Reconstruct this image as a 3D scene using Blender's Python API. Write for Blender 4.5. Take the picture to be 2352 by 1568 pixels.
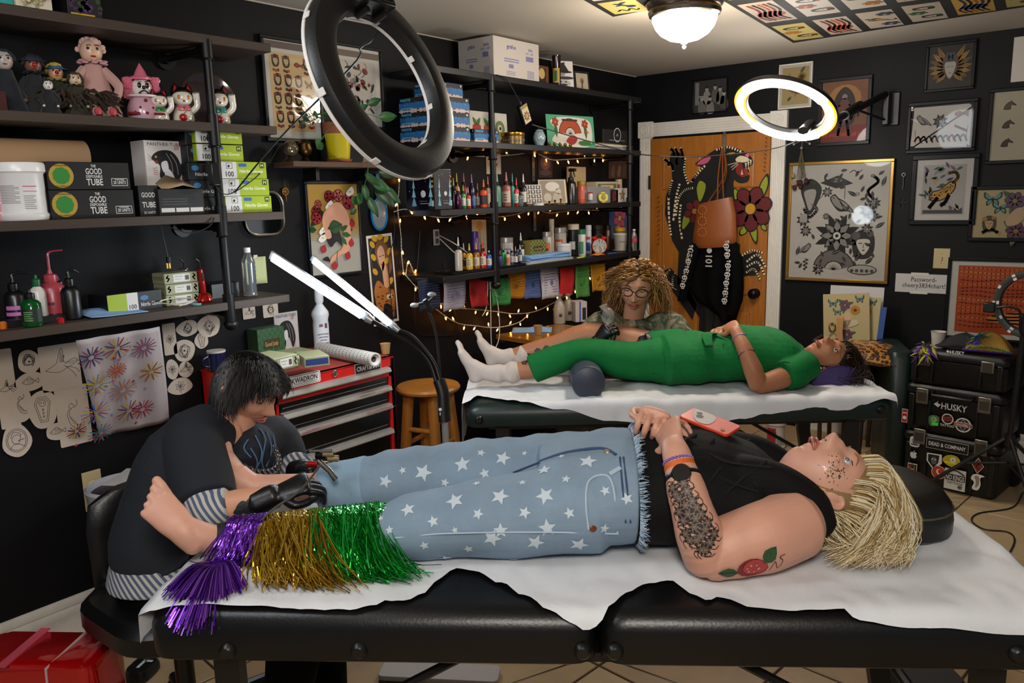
import bpy, bmesh, math, random
import numpy as np
from mathutils import Vector as V, Matrix, Euler, Quaternion, noise
from mathutils.bvhtree import BVHTree
for o in list(bpy.data.objects): bpy.data.objects.remove(o)
S=bpy.context.scene; COL=S.collection
rnd=random.Random(7); PI=math.pi
# ---------------- camera ----------------
FPX=1829.; PITCH,ROLL,YAW=[math.radians(a) for a in (10.35,-1.41,38.66)]
CAM=V((3.121,-5.460,1.645))
_fw=V((-math.sin(YAW)*math.cos(PITCH),math.cos(YAW)*math.cos(PITCH),-math.sin(PITCH)))
_r=V((math.cos(YAW),math.sin(YAW),0)); _u=_r.cross(_fw)
RT=math.cos(ROLL)*_r+math.sin(ROLL)*_u; UP=-math.sin(ROLL)*_r+math.cos(ROLL)*_u
cd=bpy.data.cameras.new('camera'); cam=bpy.data.objects.new('camera',cd); COL.objects.link(cam)
cd.sensor_width=36; cd.lens=FPX*36/2352; cd.clip_start=.02
cam.matrix_world=Matrix(((RT.x,UP.x,-_fw.x,CAM.x),(RT.y,UP.y,-_fw.y,CAM.y),(RT.z,UP.z,-_fw.z,CAM.z),(0,0,0,1)))
S.camera=cam
# ---------------- world and lights ----------------
w=bpy.data.worlds.new('world'); S.world=w; w.use_nodes=True
w.node_tree.nodes['Background'].inputs[0].default_value=(.92,.96,1.0,1); w.node_tree.nodes['Background'].inputs[1].default_value=.13
S.view_settings.view_transform='Standard'; S.view_settings.look='None'; S.view_settings.gamma=1; S.view_settings.use_curve_mapping=False
S.view_settings.exposure=0.2
def lamp(name,kind,loc,energy,color=(1,1,1),size=.2,rot=None,spot=None):
 l=bpy.data.lights.new(name,kind); l.energy=energy; l.color=color
 if kind=='AREA': l.size=size
 else: l.shadow_soft_size=size
 o=bpy.data.objects.new(name,l); COL.objects.link(o); o.location=loc
 if rot: o.rotation_euler=rot
 return o
lamp('fill_light_rear','POINT',(3.3,-5.6,2.3),112,(1,.95,.88),.25)     # added fill light behind the camera, no lamp fixture there
lamp('fill_light_front','POINT',(1.3,-5.3,2.25),26,(.85,.92,1),.25)  # cool fill added out of view, without a fixture
lamp('ceiling_lamp_light','POINT',(1.37,-1.97,2.27),36,(1,.9,.76),.12)
lamp('ring_lamp_light','POINT',(1.51,-.95,1.95),19,(1,.97,.93),.16)
lamp('tube_lamp_light','POINT',(.78,-3.35,1.36),12,(.82,.92,1),.1)
# ---------------- helpers ----------------
def px(x,y,ax,val):                                  # the point where a sight line meets a plane of the room
 d=RT*((x-1176)/FPX)-UP*((y-784)/FPX)+_fw
 t=(val-CAM[ax])/d[ax]; return CAM+d*t
def C(h,a=1.):
 h=h.lstrip('#'); r=[int(h[i:i+2],16)/255 for i in (0,2,4)]
 return tuple((c/12.92 if c<=.04045 else ((c+.055)/1.055)**2.4) for c in r)+(a,)
MATS={}
def mat(name,col='808080',r=.5,m=0.,bump=0.,bs=60.,var=0.,vs=8.,emit=0.,trans=0.,alpha=1.,sheen=0.,coat=0.,sss=0.,ecol=None,stretch=None,spec=None):
 if name in MATS: return MATS[name]
 M=bpy.data.materials.new(name); M.use_nodes=True; nt=M.node_tree; b=nt.nodes['Principled BSDF']; N=nt.nodes.new; L=nt.links.new
 c=C(col) if isinstance(col,str) else col
 b.inputs['Base Color'].default_value=c; b.inputs['Roughness'].default_value=r; b.inputs['Metallic'].default_value=m
 if spec is not None: b.inputs['Specular IOR Level'].default_value=spec
 if trans: b.inputs['Transmission Weight'].default_value=trans
 if alpha<1: b.inputs['Alpha'].default_value=alpha
 if sheen: b.inputs['Sheen Weight'].default_value=sheen
 if coat: b.inputs['Coat Weight'].default_value=coat; b.inputs['Coat Roughness'].default_value=.08
 if sss:
  b.inputs['Subsurface Weight'].default_value=sss; b.inputs['Subsurface Radius'].default_value=(.012,.005,.003); b.inputs['Subsurface Scale'].default_value=1
 if emit:
  b.inputs['Emission Color'].default_value=C(ecol) if ecol else c; b.inputs['Emission Strength'].default_value=emit
 if var or bump:
  tc=N('ShaderNodeTexCoord'); mp=N('ShaderNodeMapping'); L(tc.outputs['Object'],mp.inputs[0])
  if stretch: mp.inputs['Scale'].default_value=stretch
 if var:
  n=N('ShaderNodeTexNoise'); n.inputs['Scale'].default_value=vs; n.inputs['Detail'].default_value=5; L(mp.outputs[0],n.inputs[0])
  mx=N('ShaderNodeMix'); mx.data_type='RGBA'; L(n.outputs[0],mx.inputs[0])
  mx.inputs[6].default_value=tuple(x*(1-var) for x in c[:3])+(1,); mx.inputs[7].default_value=tuple(min(1,x*(1+var)) for x in c[:3])+(1,)
  L(mx.outputs[2],b.inputs['Base Color'])
 if bump:
  n2=N('ShaderNodeTexNoise'); n2.inputs['Scale'].default_value=bs; n2.inputs['Detail'].default_value=4; L(mp.outputs[0],n2.inputs[0])
  bp=N('ShaderNodeBump'); bp.inputs['Strength'].default_value=bump; bp.inputs['Distance'].default_value=.004; L(n2.outputs[0],bp.inputs['Height']); L(bp.outputs[0],b.inputs['Normal'])
 MATS[name]=M; return M
def colmat(name,r=.6,m=0.,sss=0.,bump=0.,bs=300,emit=0.,sheen=0.,coat=0.):
 "a material that shows the printed colours of a mesh's colour attribute"
 if name in MATS: return MATS[name]
 M=mat(name,'808080',r,m,bump,bs,sss=sss,sheen=sheen,coat=coat); nt=M.node_tree; a=nt.nodes.new('ShaderNodeVertexColor'); a.layer_name='Col'
 b=nt.nodes['Principled BSDF']; nt.links.new(a.outputs[0],b.inputs['Base Color'])
 if emit: nt.links.new(a.outputs[0],b.inputs['Emission Color']); b.inputs['Emission Strength'].default_value=emit
 return M
def tag(o,label=None,cat=None,group=None,kind=None):
 if label: o['label']=label
 if cat: o['category']=cat
 if group: o['group']=group
 if kind: o['kind']=kind
 return o
def thing(name,label,cat,loc=(0,0,0),rz=0.,group=None,rot=None):
 o=bpy.data.objects.new(name,None); COL.objects.link(o); o.location=loc; o.rotation_euler=rot or (0,0,rz); o.empty_display_size=.05
 return tag(o,label,cat,group)
def bark(o,mods=None): return o
PM=colmat('print',.55)
class MB:
 def __init__(s): s.v=[]; s.f=[]; s.c=[]; s.cur=None; s.T=None
 def at(s,loc=(0,0,0),rot=(0,0,0),sc=1.):
  s.T=Matrix.Translation(loc)@(Euler(rot).to_matrix().to_4x4())@Matrix.Diagonal((sc,sc,sc,1)) if not isinstance(sc,tuple) else Matrix.Translation(loc)@(Euler(rot).to_matrix().to_4x4())@Matrix.Diagonal(sc+(1,)); return s
 def mtx(s,T): s.T=T; return s
 def col(s,c): s.cur=C(c) if isinstance(c,str) else c; return s
 def add(s,vs,fs):
  o=len(s.v)
  s.v+=[(s.T@V(p))[:] if s.T is not None else tuple(p) for p in vs]
  s.f+=[[i+o for i in f] for f in fs]; s.c+=[s.cur]*len(fs); return s
 def box(s,c=(0,0,0),d=(1,1,1),rz=0.,taper=1.):
  x,y,z=d[0]/2,d[1]/2,d[2]/2; vs=[]
  for k,t in ((-z,1),(z,taper)):
   for a,b in ((-x,-y),(x,-y),(x,y),(-x,y)):
    a*=t;b*=t; ca,sa=math.cos(rz),math.sin(rz); vs.append((c[0]+a*ca-b*sa,c[1]+a*sa+b*ca,c[2]+k))
  return s.add(vs,[(3,2,1,0),(4,5,6,7),(0,1,5,4),(1,2,6,5),(2,3,7,6),(3,0,4,7)])
 def ring(s,c,ax,r,n,rx=None,ref=None):
  ax=V(ax).normalized(); ref=V(ref) if ref else (V((0,0,1)) if abs(ax.z)<.9 else V((1,0,0)))
  a=ref.cross(ax).normalized(); b=ax.cross(a); c=V(c); rx=rx if rx is not None else r
  return [c+a*(rx*math.cos(2*PI*i/n))+b*(r*math.sin(2*PI*i/n)) for i in range(n)]
 def loft(s,rings,cap=True,closed=True):
  n=len(rings[0]); vs=[p for r in rings for p in r]; fs=[]
  for k in range(len(rings)-1):
   for i in range(n if closed else n-1):
    j=(i+1)%n; fs.append((k*n+i,k*n+j,(k+1)*n+j,(k+1)*n+i))
  if cap and closed: fs+= [tuple(range(n-1,-1,-1)),tuple((len(rings)-1)*n+i for i in range(n))]
  return s.add(vs,fs)
 def cyl(s,p0,p1,r0,r1=None,n=16,cap=True):
  r1=r0 if r1 is None else r1; d=V(p1)-V(p0); return s.loft([s.ring(p0,d,r0,n),s.ring(p1,d,r1,n)],cap)
 def tube(s,pts,r,n=8,cap=True,flat=1.):
  pts=[V(p) for p in pts]; rs=r if isinstance(r,(list,tuple)) else [r]*len(pts); rings=[]; a=None
  for i,p in enumerate(pts):
   d=(pts[min(i+1,len(pts)-1)]-pts[max(i-1,0)]); d=d.normalized() if d.length>1e-9 else V((0,0,1))
   if a is None: a=(V((0,0,1)) if abs(d.z)<.9 else V((1,0,0))).cross(d).normalized()
   else:
    a=a-d*a.dot(d); a=a.normalized() if a.length>1e-6 else d.orthogonal().normalized()
   b=d.cross(a); rings.append([p+a*(rs[i]*math.cos(2*PI*k/n))+b*(rs[i]*flat*math.sin(2*PI*k/n)) for k in range(n)])
  return s.loft(rings,cap)
 def lathe(s,prof,n=24,c=(0,0,0),sx=1.,sy=1.):
  rings=[[(c[0]+r*sx*math.cos(2*PI*i/n),c[1]+r*sy*math.sin(2*PI*i/n),c[2]+z) for i in range(n)] for r,z in prof]
  return s.loft(rings)
 def ball(s,c,r,n=12,sc=(1,1,1)):
  m=max(4,n//2); prof=[(max(1e-4,math.sin(PI*k/m)),-math.cos(PI*k/m)) for k in range(m+1)]
  return s.loft([[(c[0]+p*r*sc[0]*math.cos(2*PI*i/n),c[1]+p*r*sc[1]*math.sin(2*PI*i/n),c[2]+z*r*sc[2]) for i in range(n)] for p,z in prof])
 def torus(s,c,ax,R,r,n=32,m=10,rr=None):
  ax=V(ax).normalized(); a=ax.orthogonal().normalized(); b=ax.cross(a); rings=[]; rr=rr or r
  for i in range(n+1):
   t=2*PI*i/n; e=a*math.cos(t)+b*math.sin(t); rings.append([V(c)+e*(R+r*math.cos(2*PI*k/m))+ax*(rr*math.sin(2*PI*k/m)) for k in range(m)])
  return s.loft(rings,cap=False)
 def poly(s,pts): return s.add(pts,[tuple(range(len(pts)))])
 def prism(s,pts,h,z0=0.):
  n=len(pts); vs=[(p[0],p[1],z0) for p in pts]+[(p[0],p[1],z0+h) for p in pts]
  return s.add(vs,[tuple(range(n-1,-1,-1)),tuple(range(n,2*n))]+[(i,(i+1)%n,n+(i+1)%n,n+i) for i in range(n)])
 def grid(s,fn,nu,nv):
  return s.add([fn(i/nu,j/nv) for j in range(nv+1) for i in range(nu+1)],[(j*(nu+1)+i,j*(nu+1)+i+1,(j+1)*(nu+1)+i+1,(j+1)*(nu+1)+i) for j in range(nv) for i in range(nu)])
 def build(s,name,m,parent=None,loc=None,rot=None,smooth=True,bev=0.,seg=2,sub=0,solid=0.,ang=40.):
  me=bpy.data.meshes.new(name); me.from_pydata(s.v,[],s.f)
  if isinstance(m,(list,tuple)):
   for q in m: me.materials.append(q)
  elif m: me.materials.append(m)
  if any(c is not None for c in s.c):
   a=me.color_attributes.new('Col','FLOAT_COLOR','CORNER'); buf=[]
   for f,c in zip(s.f,s.c): buf+=list(c or (.5,.5,.5,1))*len(f)
   a.data.foreach_set('color',buf)
  me.validate(clean_customdata=False)
  if smooth:
   me.shade_smooth()
   try: me.set_sharp_from_angle(angle=math.radians(ang))
   except Exception: pass
  o=bpy.data.objects.new(name,me); COL.objects.link(o)
  if loc is not None: o.location=loc
  if rot is not None: o.rotation_euler=rot
  if parent: o.parent=parent
  if solid: q=o.modifiers.new('solid','SOLIDIFY'); q.thickness=solid; q.offset=0
  if bev: q=o.modifiers.new('bevel','BEVEL'); q.width=bev; q.segments=seg; q.limit_method='ANGLE'; q.angle_limit=math.radians(35)
  if sub: q=o.modifiers.new('sub','SUBSURF'); q.levels=sub; q.render_levels=sub
  return o
def dup(o,parent=None,loc=None,rz=None,label=None):
 c=o.copy(); COL.objects.link(c); c.parent=parent
 if loc is not None: c.location=loc
 if rz is not None: c.rotation_euler[2]=rz
 if label: c['label']=label
 for ch in o.children: dup(ch,c)
 return c
def spline(pts,n=8):
 "points along a smooth curve through pts"
 pts=[V(p) for p in pts]; out=[]
 for i in range(len(pts)-1):
  a,b,c,d=pts[max(i-1,0)],pts[i],pts[i+1],pts[min(i+2,len(pts)-1)]
  for k in range(n):
   t=k/n; out.append(.5*((2*b)+(c-a)*t+(2*a-5*b+4*c-d)*t*t+(3*b-a-3*c+d)*t**3))
 out.append(pts[-1]); return out
# ---- flat print: coloured polygons and lettering laid on a surface ----
_txt={}
def textpolys(s,bold=False):
 k=(s,bold)
 if k not in _txt:
  cu=bpy.data.curves.new('t','FONT'); cu.body=s; cu.size=1; cu.resolution_u=2
  if bold: cu.offset=.018
  o=bpy.data.objects.new('t',cu); me=bpy.data.meshes.new_from_object(o)
  vs=[(v.co.x,v.co.y) for v in me.vertices]; fs=[tuple(p.vertices) for p in me.polygons]
  bpy.data.objects.remove(o); bpy.data.curves.remove(cu); bpy.data.meshes.remove(me); _txt[k]=(vs,fs)
 return _txt[k]
class Print:
 "drawing on a plane: origin o, right vector U, up vector W (metres); layers rise by tiny steps"
 def __init__(s,o,U,W,eps=.0004): s.o=V(o); s.U=V(U).normalized(); s.W=V(W).normalized(); s.n=s.U.cross(s.W); s.k=1; s.eps=eps; s.m=MB()
 def P(s,u,v,k=None): return s.o+s.U*u+s.W*v+s.n*(s.eps*(s.k if k is None else k))
 def up(s,k=1): s.k+=k; return s
 def poly(s,pts,c): s.m.col(c).poly([s.P(*p) for p in pts]); return s
 def rect(s,u,v,w,h,c): return s.poly([(u-w/2,v-h/2),(u+w/2,v-h/2),(u+w/2,v+h/2),(u-w/2,v+h/2)],c)
 def disc(s,u,v,r,c,ry=None,n=14,a=0.):
  ry=r if ry is None else ry; ca,sa=math.cos(a),math.sin(a)
  return s.poly([(u+r*math.cos(t)*ca-ry*math.sin(t)*sa,v+r*math.cos(t)*sa+ry*math.sin(t)*ca) for t in [2*PI*i/n for i in range(n)]],c)
 def line(s,pts,wd,c,closed=False):
  if closed: pts=list(pts)+[pts[0]]
  for (a,b),(d,e) in zip(pts[:-1],pts[1:]):
   L=math.hypot(d-a,e-b) or 1e-6; nx,ny=-(e-b)/L*wd/2,(d-a)/L*wd/2; ex,ey=(d-a)/L*wd*.3,(e-b)/L*wd*.3
   s.poly([(a-ex+nx,b-ey+ny),(a-ex-nx,b-ey-ny),(d+ex-nx,e+ey-ny),(d+ex+nx,e+ey+ny)],c)
  return s
 def curve(s,pts,wd,c,n=5,closed=False):
  if closed: pts=list(pts)+[pts[0]]
  return s.line([(p.x,p.y) for p in spline([(a,b,0) for a,b in pts],n)],wd,c)
 def blob(s,pts,c,n=4):
  q=[V((a,b,0)) for a,b in pts]; N=len(q); out=[]
  for i in range(N):
   a,b,d,e=q[i-1],q[i],q[(i+1)%N],q[(i+2)%N]
   for k in range(n):
    t=k/n; p=.5*((2*b)+(d-a)*t+(2*a-5*b+4*d-e)*t*t+(3*b-a-3*d+e)*t**3); out.append((p.x,p.y))
  return s.poly(out,c)
 def text(s,t,u,v,h,c,align='c',bold=True,rot=0.,w=None):
  vs,fs=textpolys(t,bold)
  if not vs: return s
  xs=[p[0] for p in vs]; x0,x1=min(xs),max(xs); k=h/.72; kx=k if w is None else w/max(1e-6,x1-x0)
  off={'c':-(x0+x1)/2,'l':-x0,'r':-x1}[align]; ca,sa=math.cos(rot),math.sin(rot)
  q=[]
  for x,y in vs:
   a=(x+off)*kx; b=y*k-h/2; q.append(s.P(u+a*ca-b*sa,v+a*sa+b*ca))
  s.m.col(c).add(q,fs); return s
 def rings(s,u,v,r,cols):
  for i,c in enumerate(cols): s.disc(u,v,r*(1-i/len(cols)),c,n=20); s.up()
  return s
 def star(s,u,v,r,c,n=5,inner=.42,a=PI/2):
  return s.poly([(u+(r if i%2==0 else r*inner)*math.cos(a+PI*i/n),v+(r if i%2==0 else r*inner)*math.sin(a+PI*i/n)) for i in range(2*n)],c)
 def leaf(s,u,v,l,wd,a,c,vein=None):
  ca,sa=math.cos(a),math.sin(a); f=lambda x,y:(u+x*ca-y*sa,v+x*sa+y*ca)
  s.poly([f(0,0),f(l*.25,wd*.42),f(l*.5,wd*.5),f(l*.78,wd*.28),f(l,0),f(l*.78,-wd*.28),f(l*.5,-wd*.5),f(l*.25,-wd*.42)],c)
  if vein: s.up(); s.line([f(0,0),f(l*.9,0)],wd*.08,vein); s.up(-1)
  return s
 def flower(s,u,v,r,pc,cc,n=6,edge='15120f',leafc=None,a0=.3):
  if leafc:
   for i in range(3): s.leaf(u+r*.5*math.cos(a0+i*2.1),v+r*.5*math.sin(a0+i*2.1),r*1.2,r*.6,a0+i*2.1,leafc,edge)
   s.up(2)
  for i in range(n):
   a=a0+2*PI*i/n; s.disc(u+r*.58*math.cos(a),v+r*.58*math.sin(a),r*.46,edge,r*.36,a=a)
  s.up()
  for i in range(n):
   a=a0+2*PI*i/n; s.disc(u+r*.58*math.cos(a),v+r*.58*math.sin(a),r*.4,pc,r*.3,a=a)
  s.up(); s.disc(u,v,r*.3,edge); s.up(); s.disc(u,v,r*.24,cc); s.up(); return s
 def rose(s,u,v,r,c,dk):
  s.disc(u,v,r,dk,n=12); s.up()
  for i in range(5):
   a=i*1.257+.4; s.disc(u+.5*r*math.cos(a),v+.5*r*math.sin(a),r*.45,c,r*.36,a=a+PI/2)
  s.up(); s.disc(u,v,r*.42,dk); s.up(); s.disc(u+r*.05,v,r*.33,c); s.up(); s.disc(u,v,r*.14,dk); s.up(); return s
 def fin(s,name,t): return s.m.build(name,PM,t,smooth=False)
 def build(s,name='print',m=None,parent=None):
  o=s.m.build(name,m or PM,None,smooth=False)
  if parent: o.parent=parent; o.matrix_parent_inverse=wm(parent).inverted()
  return o
def wm(o):
 m=o.matrix_basis if o.parent is None else wm(o.parent)@o.matrix_parent_inverse@o.matrix_basis
 return m
def keep(o,parent):
 "parent o without moving it"
 o.parent=parent; o.matrix_parent_inverse=wm(parent).inverted(); return o
# ---------------- structure ----------------
H=2.5
wallm=mat('wall_paint','08080b',.6,bump=.15,bs=90,var=.12,vs=3,spec=.22)
ceilm=mat('ceiling_paint','aaa092',.8,bump=.1,bs=40,var=.04,vs=2)
whitem=mat('trim_white','d8d2c8',.45,var=.06,vs=20)
def struct(mb,name,m,label,cat,**k): o=mb.build(name,m,**k); return tag(o,label,cat,kind='structure')
struct(MB().box((-.05,-3.2,H/2),(.1,6.4,H)),'wall_left',wallm,'black painted wall behind the pipe shelves','wall',smooth=False)
struct(MB().box((2.4,.05,H/2),(5,.1,H)),'wall_back',wallm,'black painted wall around the panther door','wall',smooth=False)
struct(MB().box((2.4,-3.2,H+.05),(5.2,6.6,.1)),'ceiling',ceilm,'cream painted plaster ceiling','ceiling',smooth=False)
# floor of large beige tiles with recessed grout
grout=mat('grout','4a3d30',.9,bump=.3,bs=200)
fl=struct(MB().box((2.4,-3.2,-.05),(5.2,6.8,.09)),'floor',grout,'beige stone tile floor with dark grout','floor',smooth=False)
tm=[mat('tile_%d'%i,c,.42,bump=.25,bs=35,var=.22,vs=9) for i,c in enumerate(('a98f6c','a08563','b09874'))]
ts=.475; tb=[]
for i in range(3):
 q=MB().box((0,0,-.002),(ts-.008,ts-.008,.012)).build('tile',tm[i],bev=.003,seg=1); tb.append(q)
used=[0,0,0]; a=math.radians(-6.5)
for i in range(-12,14):
 for j in range(-14,10):
  x0,y0=(i+.5)*ts,(j+.5)*ts
  x=2.26+x0*math.cos(a)-y0*math.sin(a); y=-2.86+x0*math.sin(a)+y0*math.cos(a)
  if not(-.15<x<4.9 and -6.2<y<.15): continue
  k=rnd.randrange(3); o=tb[k] if not used[k] else tb[k].copy()
  if used[k]: COL.objects.link(o)
  used[k]=1; o.location=(x,y,-.0025); o.rotation_euler=(0,0,a+rnd.choice((0,PI/2,PI))); o.parent=fl
# trim round the room edges
def board(name,p0,p1,label):
 "moulded baseboard from p0 to p1, profile swept on the room side"
 d=(V(p1)-V(p0)); L=d.length; d.normalize(); n=V((d.y,-d.x,0)); m=MB()
 prof=[(0,0),(.022,0),(.022,.012),(.016,.02),(.016,.105),(.019,.115),(.012,.135),(.016,.145),(.008,.17),(0,.172)]
 m.loft([[V(p)+n*a+V((0,0,b)) for a,b in prof] for p in (p0,p1)])
 return struct(m,name,mat('baseboard_white','c9c2b8',.5,var=.22,vs=14,bump=.4,bs=25),label,'baseboard')
board('baseboard_left',(0,-6.3,0),(0,-3.75,0),'chipped white moulded baseboard along the shelf wall')
board('baseboard_back',(1.3,0,0),(4.8,0,0),'white baseboard behind the stacked tool boxes')
for o in S.objects:
 if o.name=='baseboard_back': o.data.flip_normals()
# jog in the back wall: shallow pilaster strip
struct(MB().box((2.12,-.012,H/2),(1.9,.03,H)).box((0,0,0),(0,0,0)),'trim_1',wallm,'slightly raised black wall panel carrying the framed prints','trim',smooth=False) if False else None
# light strip of bare plaster edge where wall paint meets the ceiling
m=MB(); m.tube([(.004,-6,2.498),(.004,-.004,2.498)],.004,5)
struct(m,'trim_2',ceilm,'thin unpainted edge between black wall and ceiling','trim')
# ceiling dome lamp
def dome(x,y,label,lit=True):
 t=thing('ceiling_lamp',label,'lamp',(x,y,H))
 MB().lathe([(.05,0),(.172,0),(.176,-.012),(.168,-.03),(.158,-.038),(.165,-.05),(.16,-.066),(.148,-.072),(.14,-.068),(.05,-.06)],40).build('lamp_base',mat('nickel','8d8378',.28,1),t)
 MB().lathe([(.148,-.066),(.145,-.09),(.132,-.12),(.108,-.148),(.07,-.17),(.03,-.18),(.001,-.181)],40).build('glass_bowl',mat('lit_glass','fff4e2',.4,emit=7,ecol='fff0dc'),t)
 MB().lathe([(.001,-.176),(.022,-.18),(.014,-.19),(.006,-.193),(.011,-.203),(.005,-.212),(.001,-.213)],16).build('finial',mat('nickel'),t)
dome(1.37,-1.955,'lit frosted glass dome lamp with nickel rim on the ceiling')
# ceiling prints: black taped backing sheets with rows of prints
# ---------------- drawing on walls ----------------
def zoomer(ox,oy,k): return lambda *p:[(ox+a*k,oy+b*k) for a,b in p]
Z3=zoomer(1440,140,.28067)      # photo crops used while measuring
def backp(pts,y=0.): return [(q.x,q.z) for q in (px(a,b,1,y) for a,b in pts)]
def leftp(pts,x=0.): return [(q.y,q.z) for q in (px(a,b,0,x) for a,b in pts)]
# ---------------- door with painted panther ----------------
pine=mat('pine','a2621f',.42,var=.35,vs=5,stretch=(9,9,.9),bump=.15,bs=20)
dt=thing('door_1','orange pine panel door painted with a black panther','door',(0,-.0,0)); dt['kind']='structure'
DX0,DX1,DH=.145,1.055,2.04
MB().box(((DX0+DX1)/2,-.012,DH/2),(DX1-DX0,.03,DH-.01)).build('door_slab',pine,dt,smooth=False)
m=None
cw=(DX1-DX0-.115*3)/2
for i,(z0,z1) in enumerate(((.22,.78),(.92,1.55),(1.67,1.9))):
 for j in range(2):
  x0=DX0+.115+j*(cw+.115)
  MB().box((x0+cw/2,-.03,(z0+z1)/2),(cw,.012,z1-z0)).build('door_panel',pine,dt,bev=.012,seg=2)
  b=MB()
  for a in ((x0,x0+cw,z0,z0),(x0,x0+cw,z1,z1)): b.tube([(a[0]-.008,-.029,a[2]),(a[1]+.008,-.029,a[3])],.008,6)
  for xx in (x0,x0+cw): b.tube([(xx,-.029,z0),(xx,-.029,z1)],.008,6)
  b.build('panel_moulding',pine,dt)
MB().lathe([(.012,0),(.034,0),(.034,.01),(.012,.014),(.012,.03),(.03,.038),(.036,.05),(.034,.062),(.02,.074),(.001,.077)],20).build('door_knob',mat('black_metal','0b0b0b',.35,.6),dt,loc=(.985,-.027,.93),rot=(PI/2,0,0))
for z in (1.72,1.05): MB().cyl((DX0-.004,-.034,z-.05),(DX0-.004,-.034,z+.05),.009,n=8).build('hinge',mat('black_metal'),dt)
# the painting on the door face
p=Print((0,-.038,0),(1,0,0),(0,0,1)); B=lambda pts:backp(pts,-.04); K='0c0b0b'; CR='d8c9a4'; GR='8a9420'; RD='5f1217'
p.eps=.0003
p.poly(B(Z3((365,880),(470,860),(500,1000),(560,960),(640,860),(720,760),(830,740),(960,760),(1020,800),(1010,860),(900,900),(870,1000),(880,1100),(905,1300),(900,1560),(420,1560),(370,1470),(310,1250),(320,1100),(370,980))),K); p.up()
p.poly(B([(1560,560),(1700,560),(1690,700),(1655,790),(1600,720),(1555,650)]),K)
p.poly(B([(1695,590),(1735,578),(1755,600),(1740,630),(1700,636)]),K); p.poly(B([(1515,625),(1540,615),(1580,660),(1600,700),(1590,735),(1560,690)]),K); p.up()
# head
p.blob(B(Z3((560,850),(640,780),(740,720),(860,705),(950,735),(1020,790),(1025,850),(960,880),(840,900),(720,880))),K); p.up()
p.blob(B(Z3((570,845),(620,800),(685,785),(660,830),(610,848))),'c0567a'); p.blob(B(Z3((890,800),(930,775),(985,790),(1000,815),(950,830),(900,825))),CR)
p.blob(B(Z3((965,770),(985,758),(1000,765),(990,790))),'cf6a84'); p.blob(B(Z3((815,760),(850,748),(885,750),(850,770))),'b8860f')
p.blob(B(Z3((890,870),(930,825),(955,880),(1000,900),(960,950),(905,930))),'7e1712'); p.up()
p.blob(B(Z3((960,890),(990,880),(1000,910),(975,930))),'8f2a24')
for a in ((965,850),(985,840),(1005,825)): p.poly(B(Z3((a[0],a[1]-20),(a[0]+16,a[1]-15),(a[0]+8,a[1]+35))),CR)
for a in ((940,930),(995,905)): p.poly(B(Z3((a[0]-8,a[1]),(a[0]+10,a[1]),(a[0],a[1]-45))),CR)
p.blob(B(Z3((870,900),(940,950),(1000,930),(990,985),(930,1000),(880,970))),K); p.up()
for e in (((825,850),(900,830)),((850,870),(905,835)),((860,890),(910,845))): p.line(B(Z3(*e)),.004,CR)
# cream highlights along body and arm
for e in (((635,860),(560,940),(530,985)),((735,725),(830,705),(930,740)),((500,1000),(470,900),(475,800)),((340,1120),(345,1300),(360,1420)),((430,1010),(400,1130),(380,1300)),((535,1040),(470,1060),(420,1130),(400,1260)),((440,1180),(430,1300),(450,1450)),((370,980),(350,1060),(345,1120))):
 p.curve(B(Z3(*e)),.016,CR)
for c in ((375,730,355,715),(410,745,395,712),(450,750,440,712),(330,815,305,805),(365,850,345,820),(400,800,420,770)):
 p.curve(B(Z3((c[0]+10,c[1]+45),(c[0]+5,c[1]+10),(c[2],c[3]))),.017,CR)
p.blob(B(Z3((360,760),(400,745),(450,760),(470,800),(455,870),(390,880),(350,830))),K)
for e in (((1716,600),(1740,585),(1758,612)),((1716,612),(1740,602),(1755,630)),((1715,625),(1732,618),(1745,640)),((1700,590),(1725,575),(1750,580)),((1525,612),(1512,622),(1508,640)),((1538,620),(1528,632),(1525,650)),((1550,628),(1545,640),(1545,660)),((1600,570),(1585,575),(1580,600),(1590,650))): p.curve(B(e),.014,CR)
p.up()
# leaves and flowers
for c in (((600,960),(660,1000),(640,1100),(590,1180),(560,1060),(570,1000)),((470,1240),(540,1220),(540,1290),(450,1400),(440,1330)),((870,1040),(910,1060),(920,1120),(880,1140)),((1150,920),(1165,1000),(1120,1110),(1070,1100),(1090,1000)),((920,1390),(980,1330),(985,1400),(930,1430)),((1030,1340),(1070,1380),(1060,1500),(1000,1400)),((1100,1330),(1140,1350),(1140,1390),(1100,1370))):
 p.blob(B(Z3(*c)),K); p.up(); cx=sum(a for a,b in c)/len(c); cz=sum(b for a,b in c)/len(c)
 p.blob(B(Z3(*[(cx+(a-cx)*.72,cz+(b-cz)*.78) for a,b in c])),GR); p.up(-1)
p.up(2)
(fu,fv),=B(Z3((1010,1210))); p.flower(fu,fv,.155,RD,'c08a1e',7,K); (fu,fv),=B(Z3((555,1230))); p.flower(fu,fv,.085,RD,'b06a18',6,K)
p.blob(B([(1575,595),(1590,590),(1592,640),(1580,655)]),GR)
for i in range(9): p.leaf(*B(Z3((1150-i*2,640+i*33)))[0],.022,.007,2.4,'6b1d12')
for i in range(11): p.leaf(*B(Z3((250+(i%2)*4,1125+i*38)))[0],.026,.009,.8,'7a2415')
p.build('painted_panther',None,dt)
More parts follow.
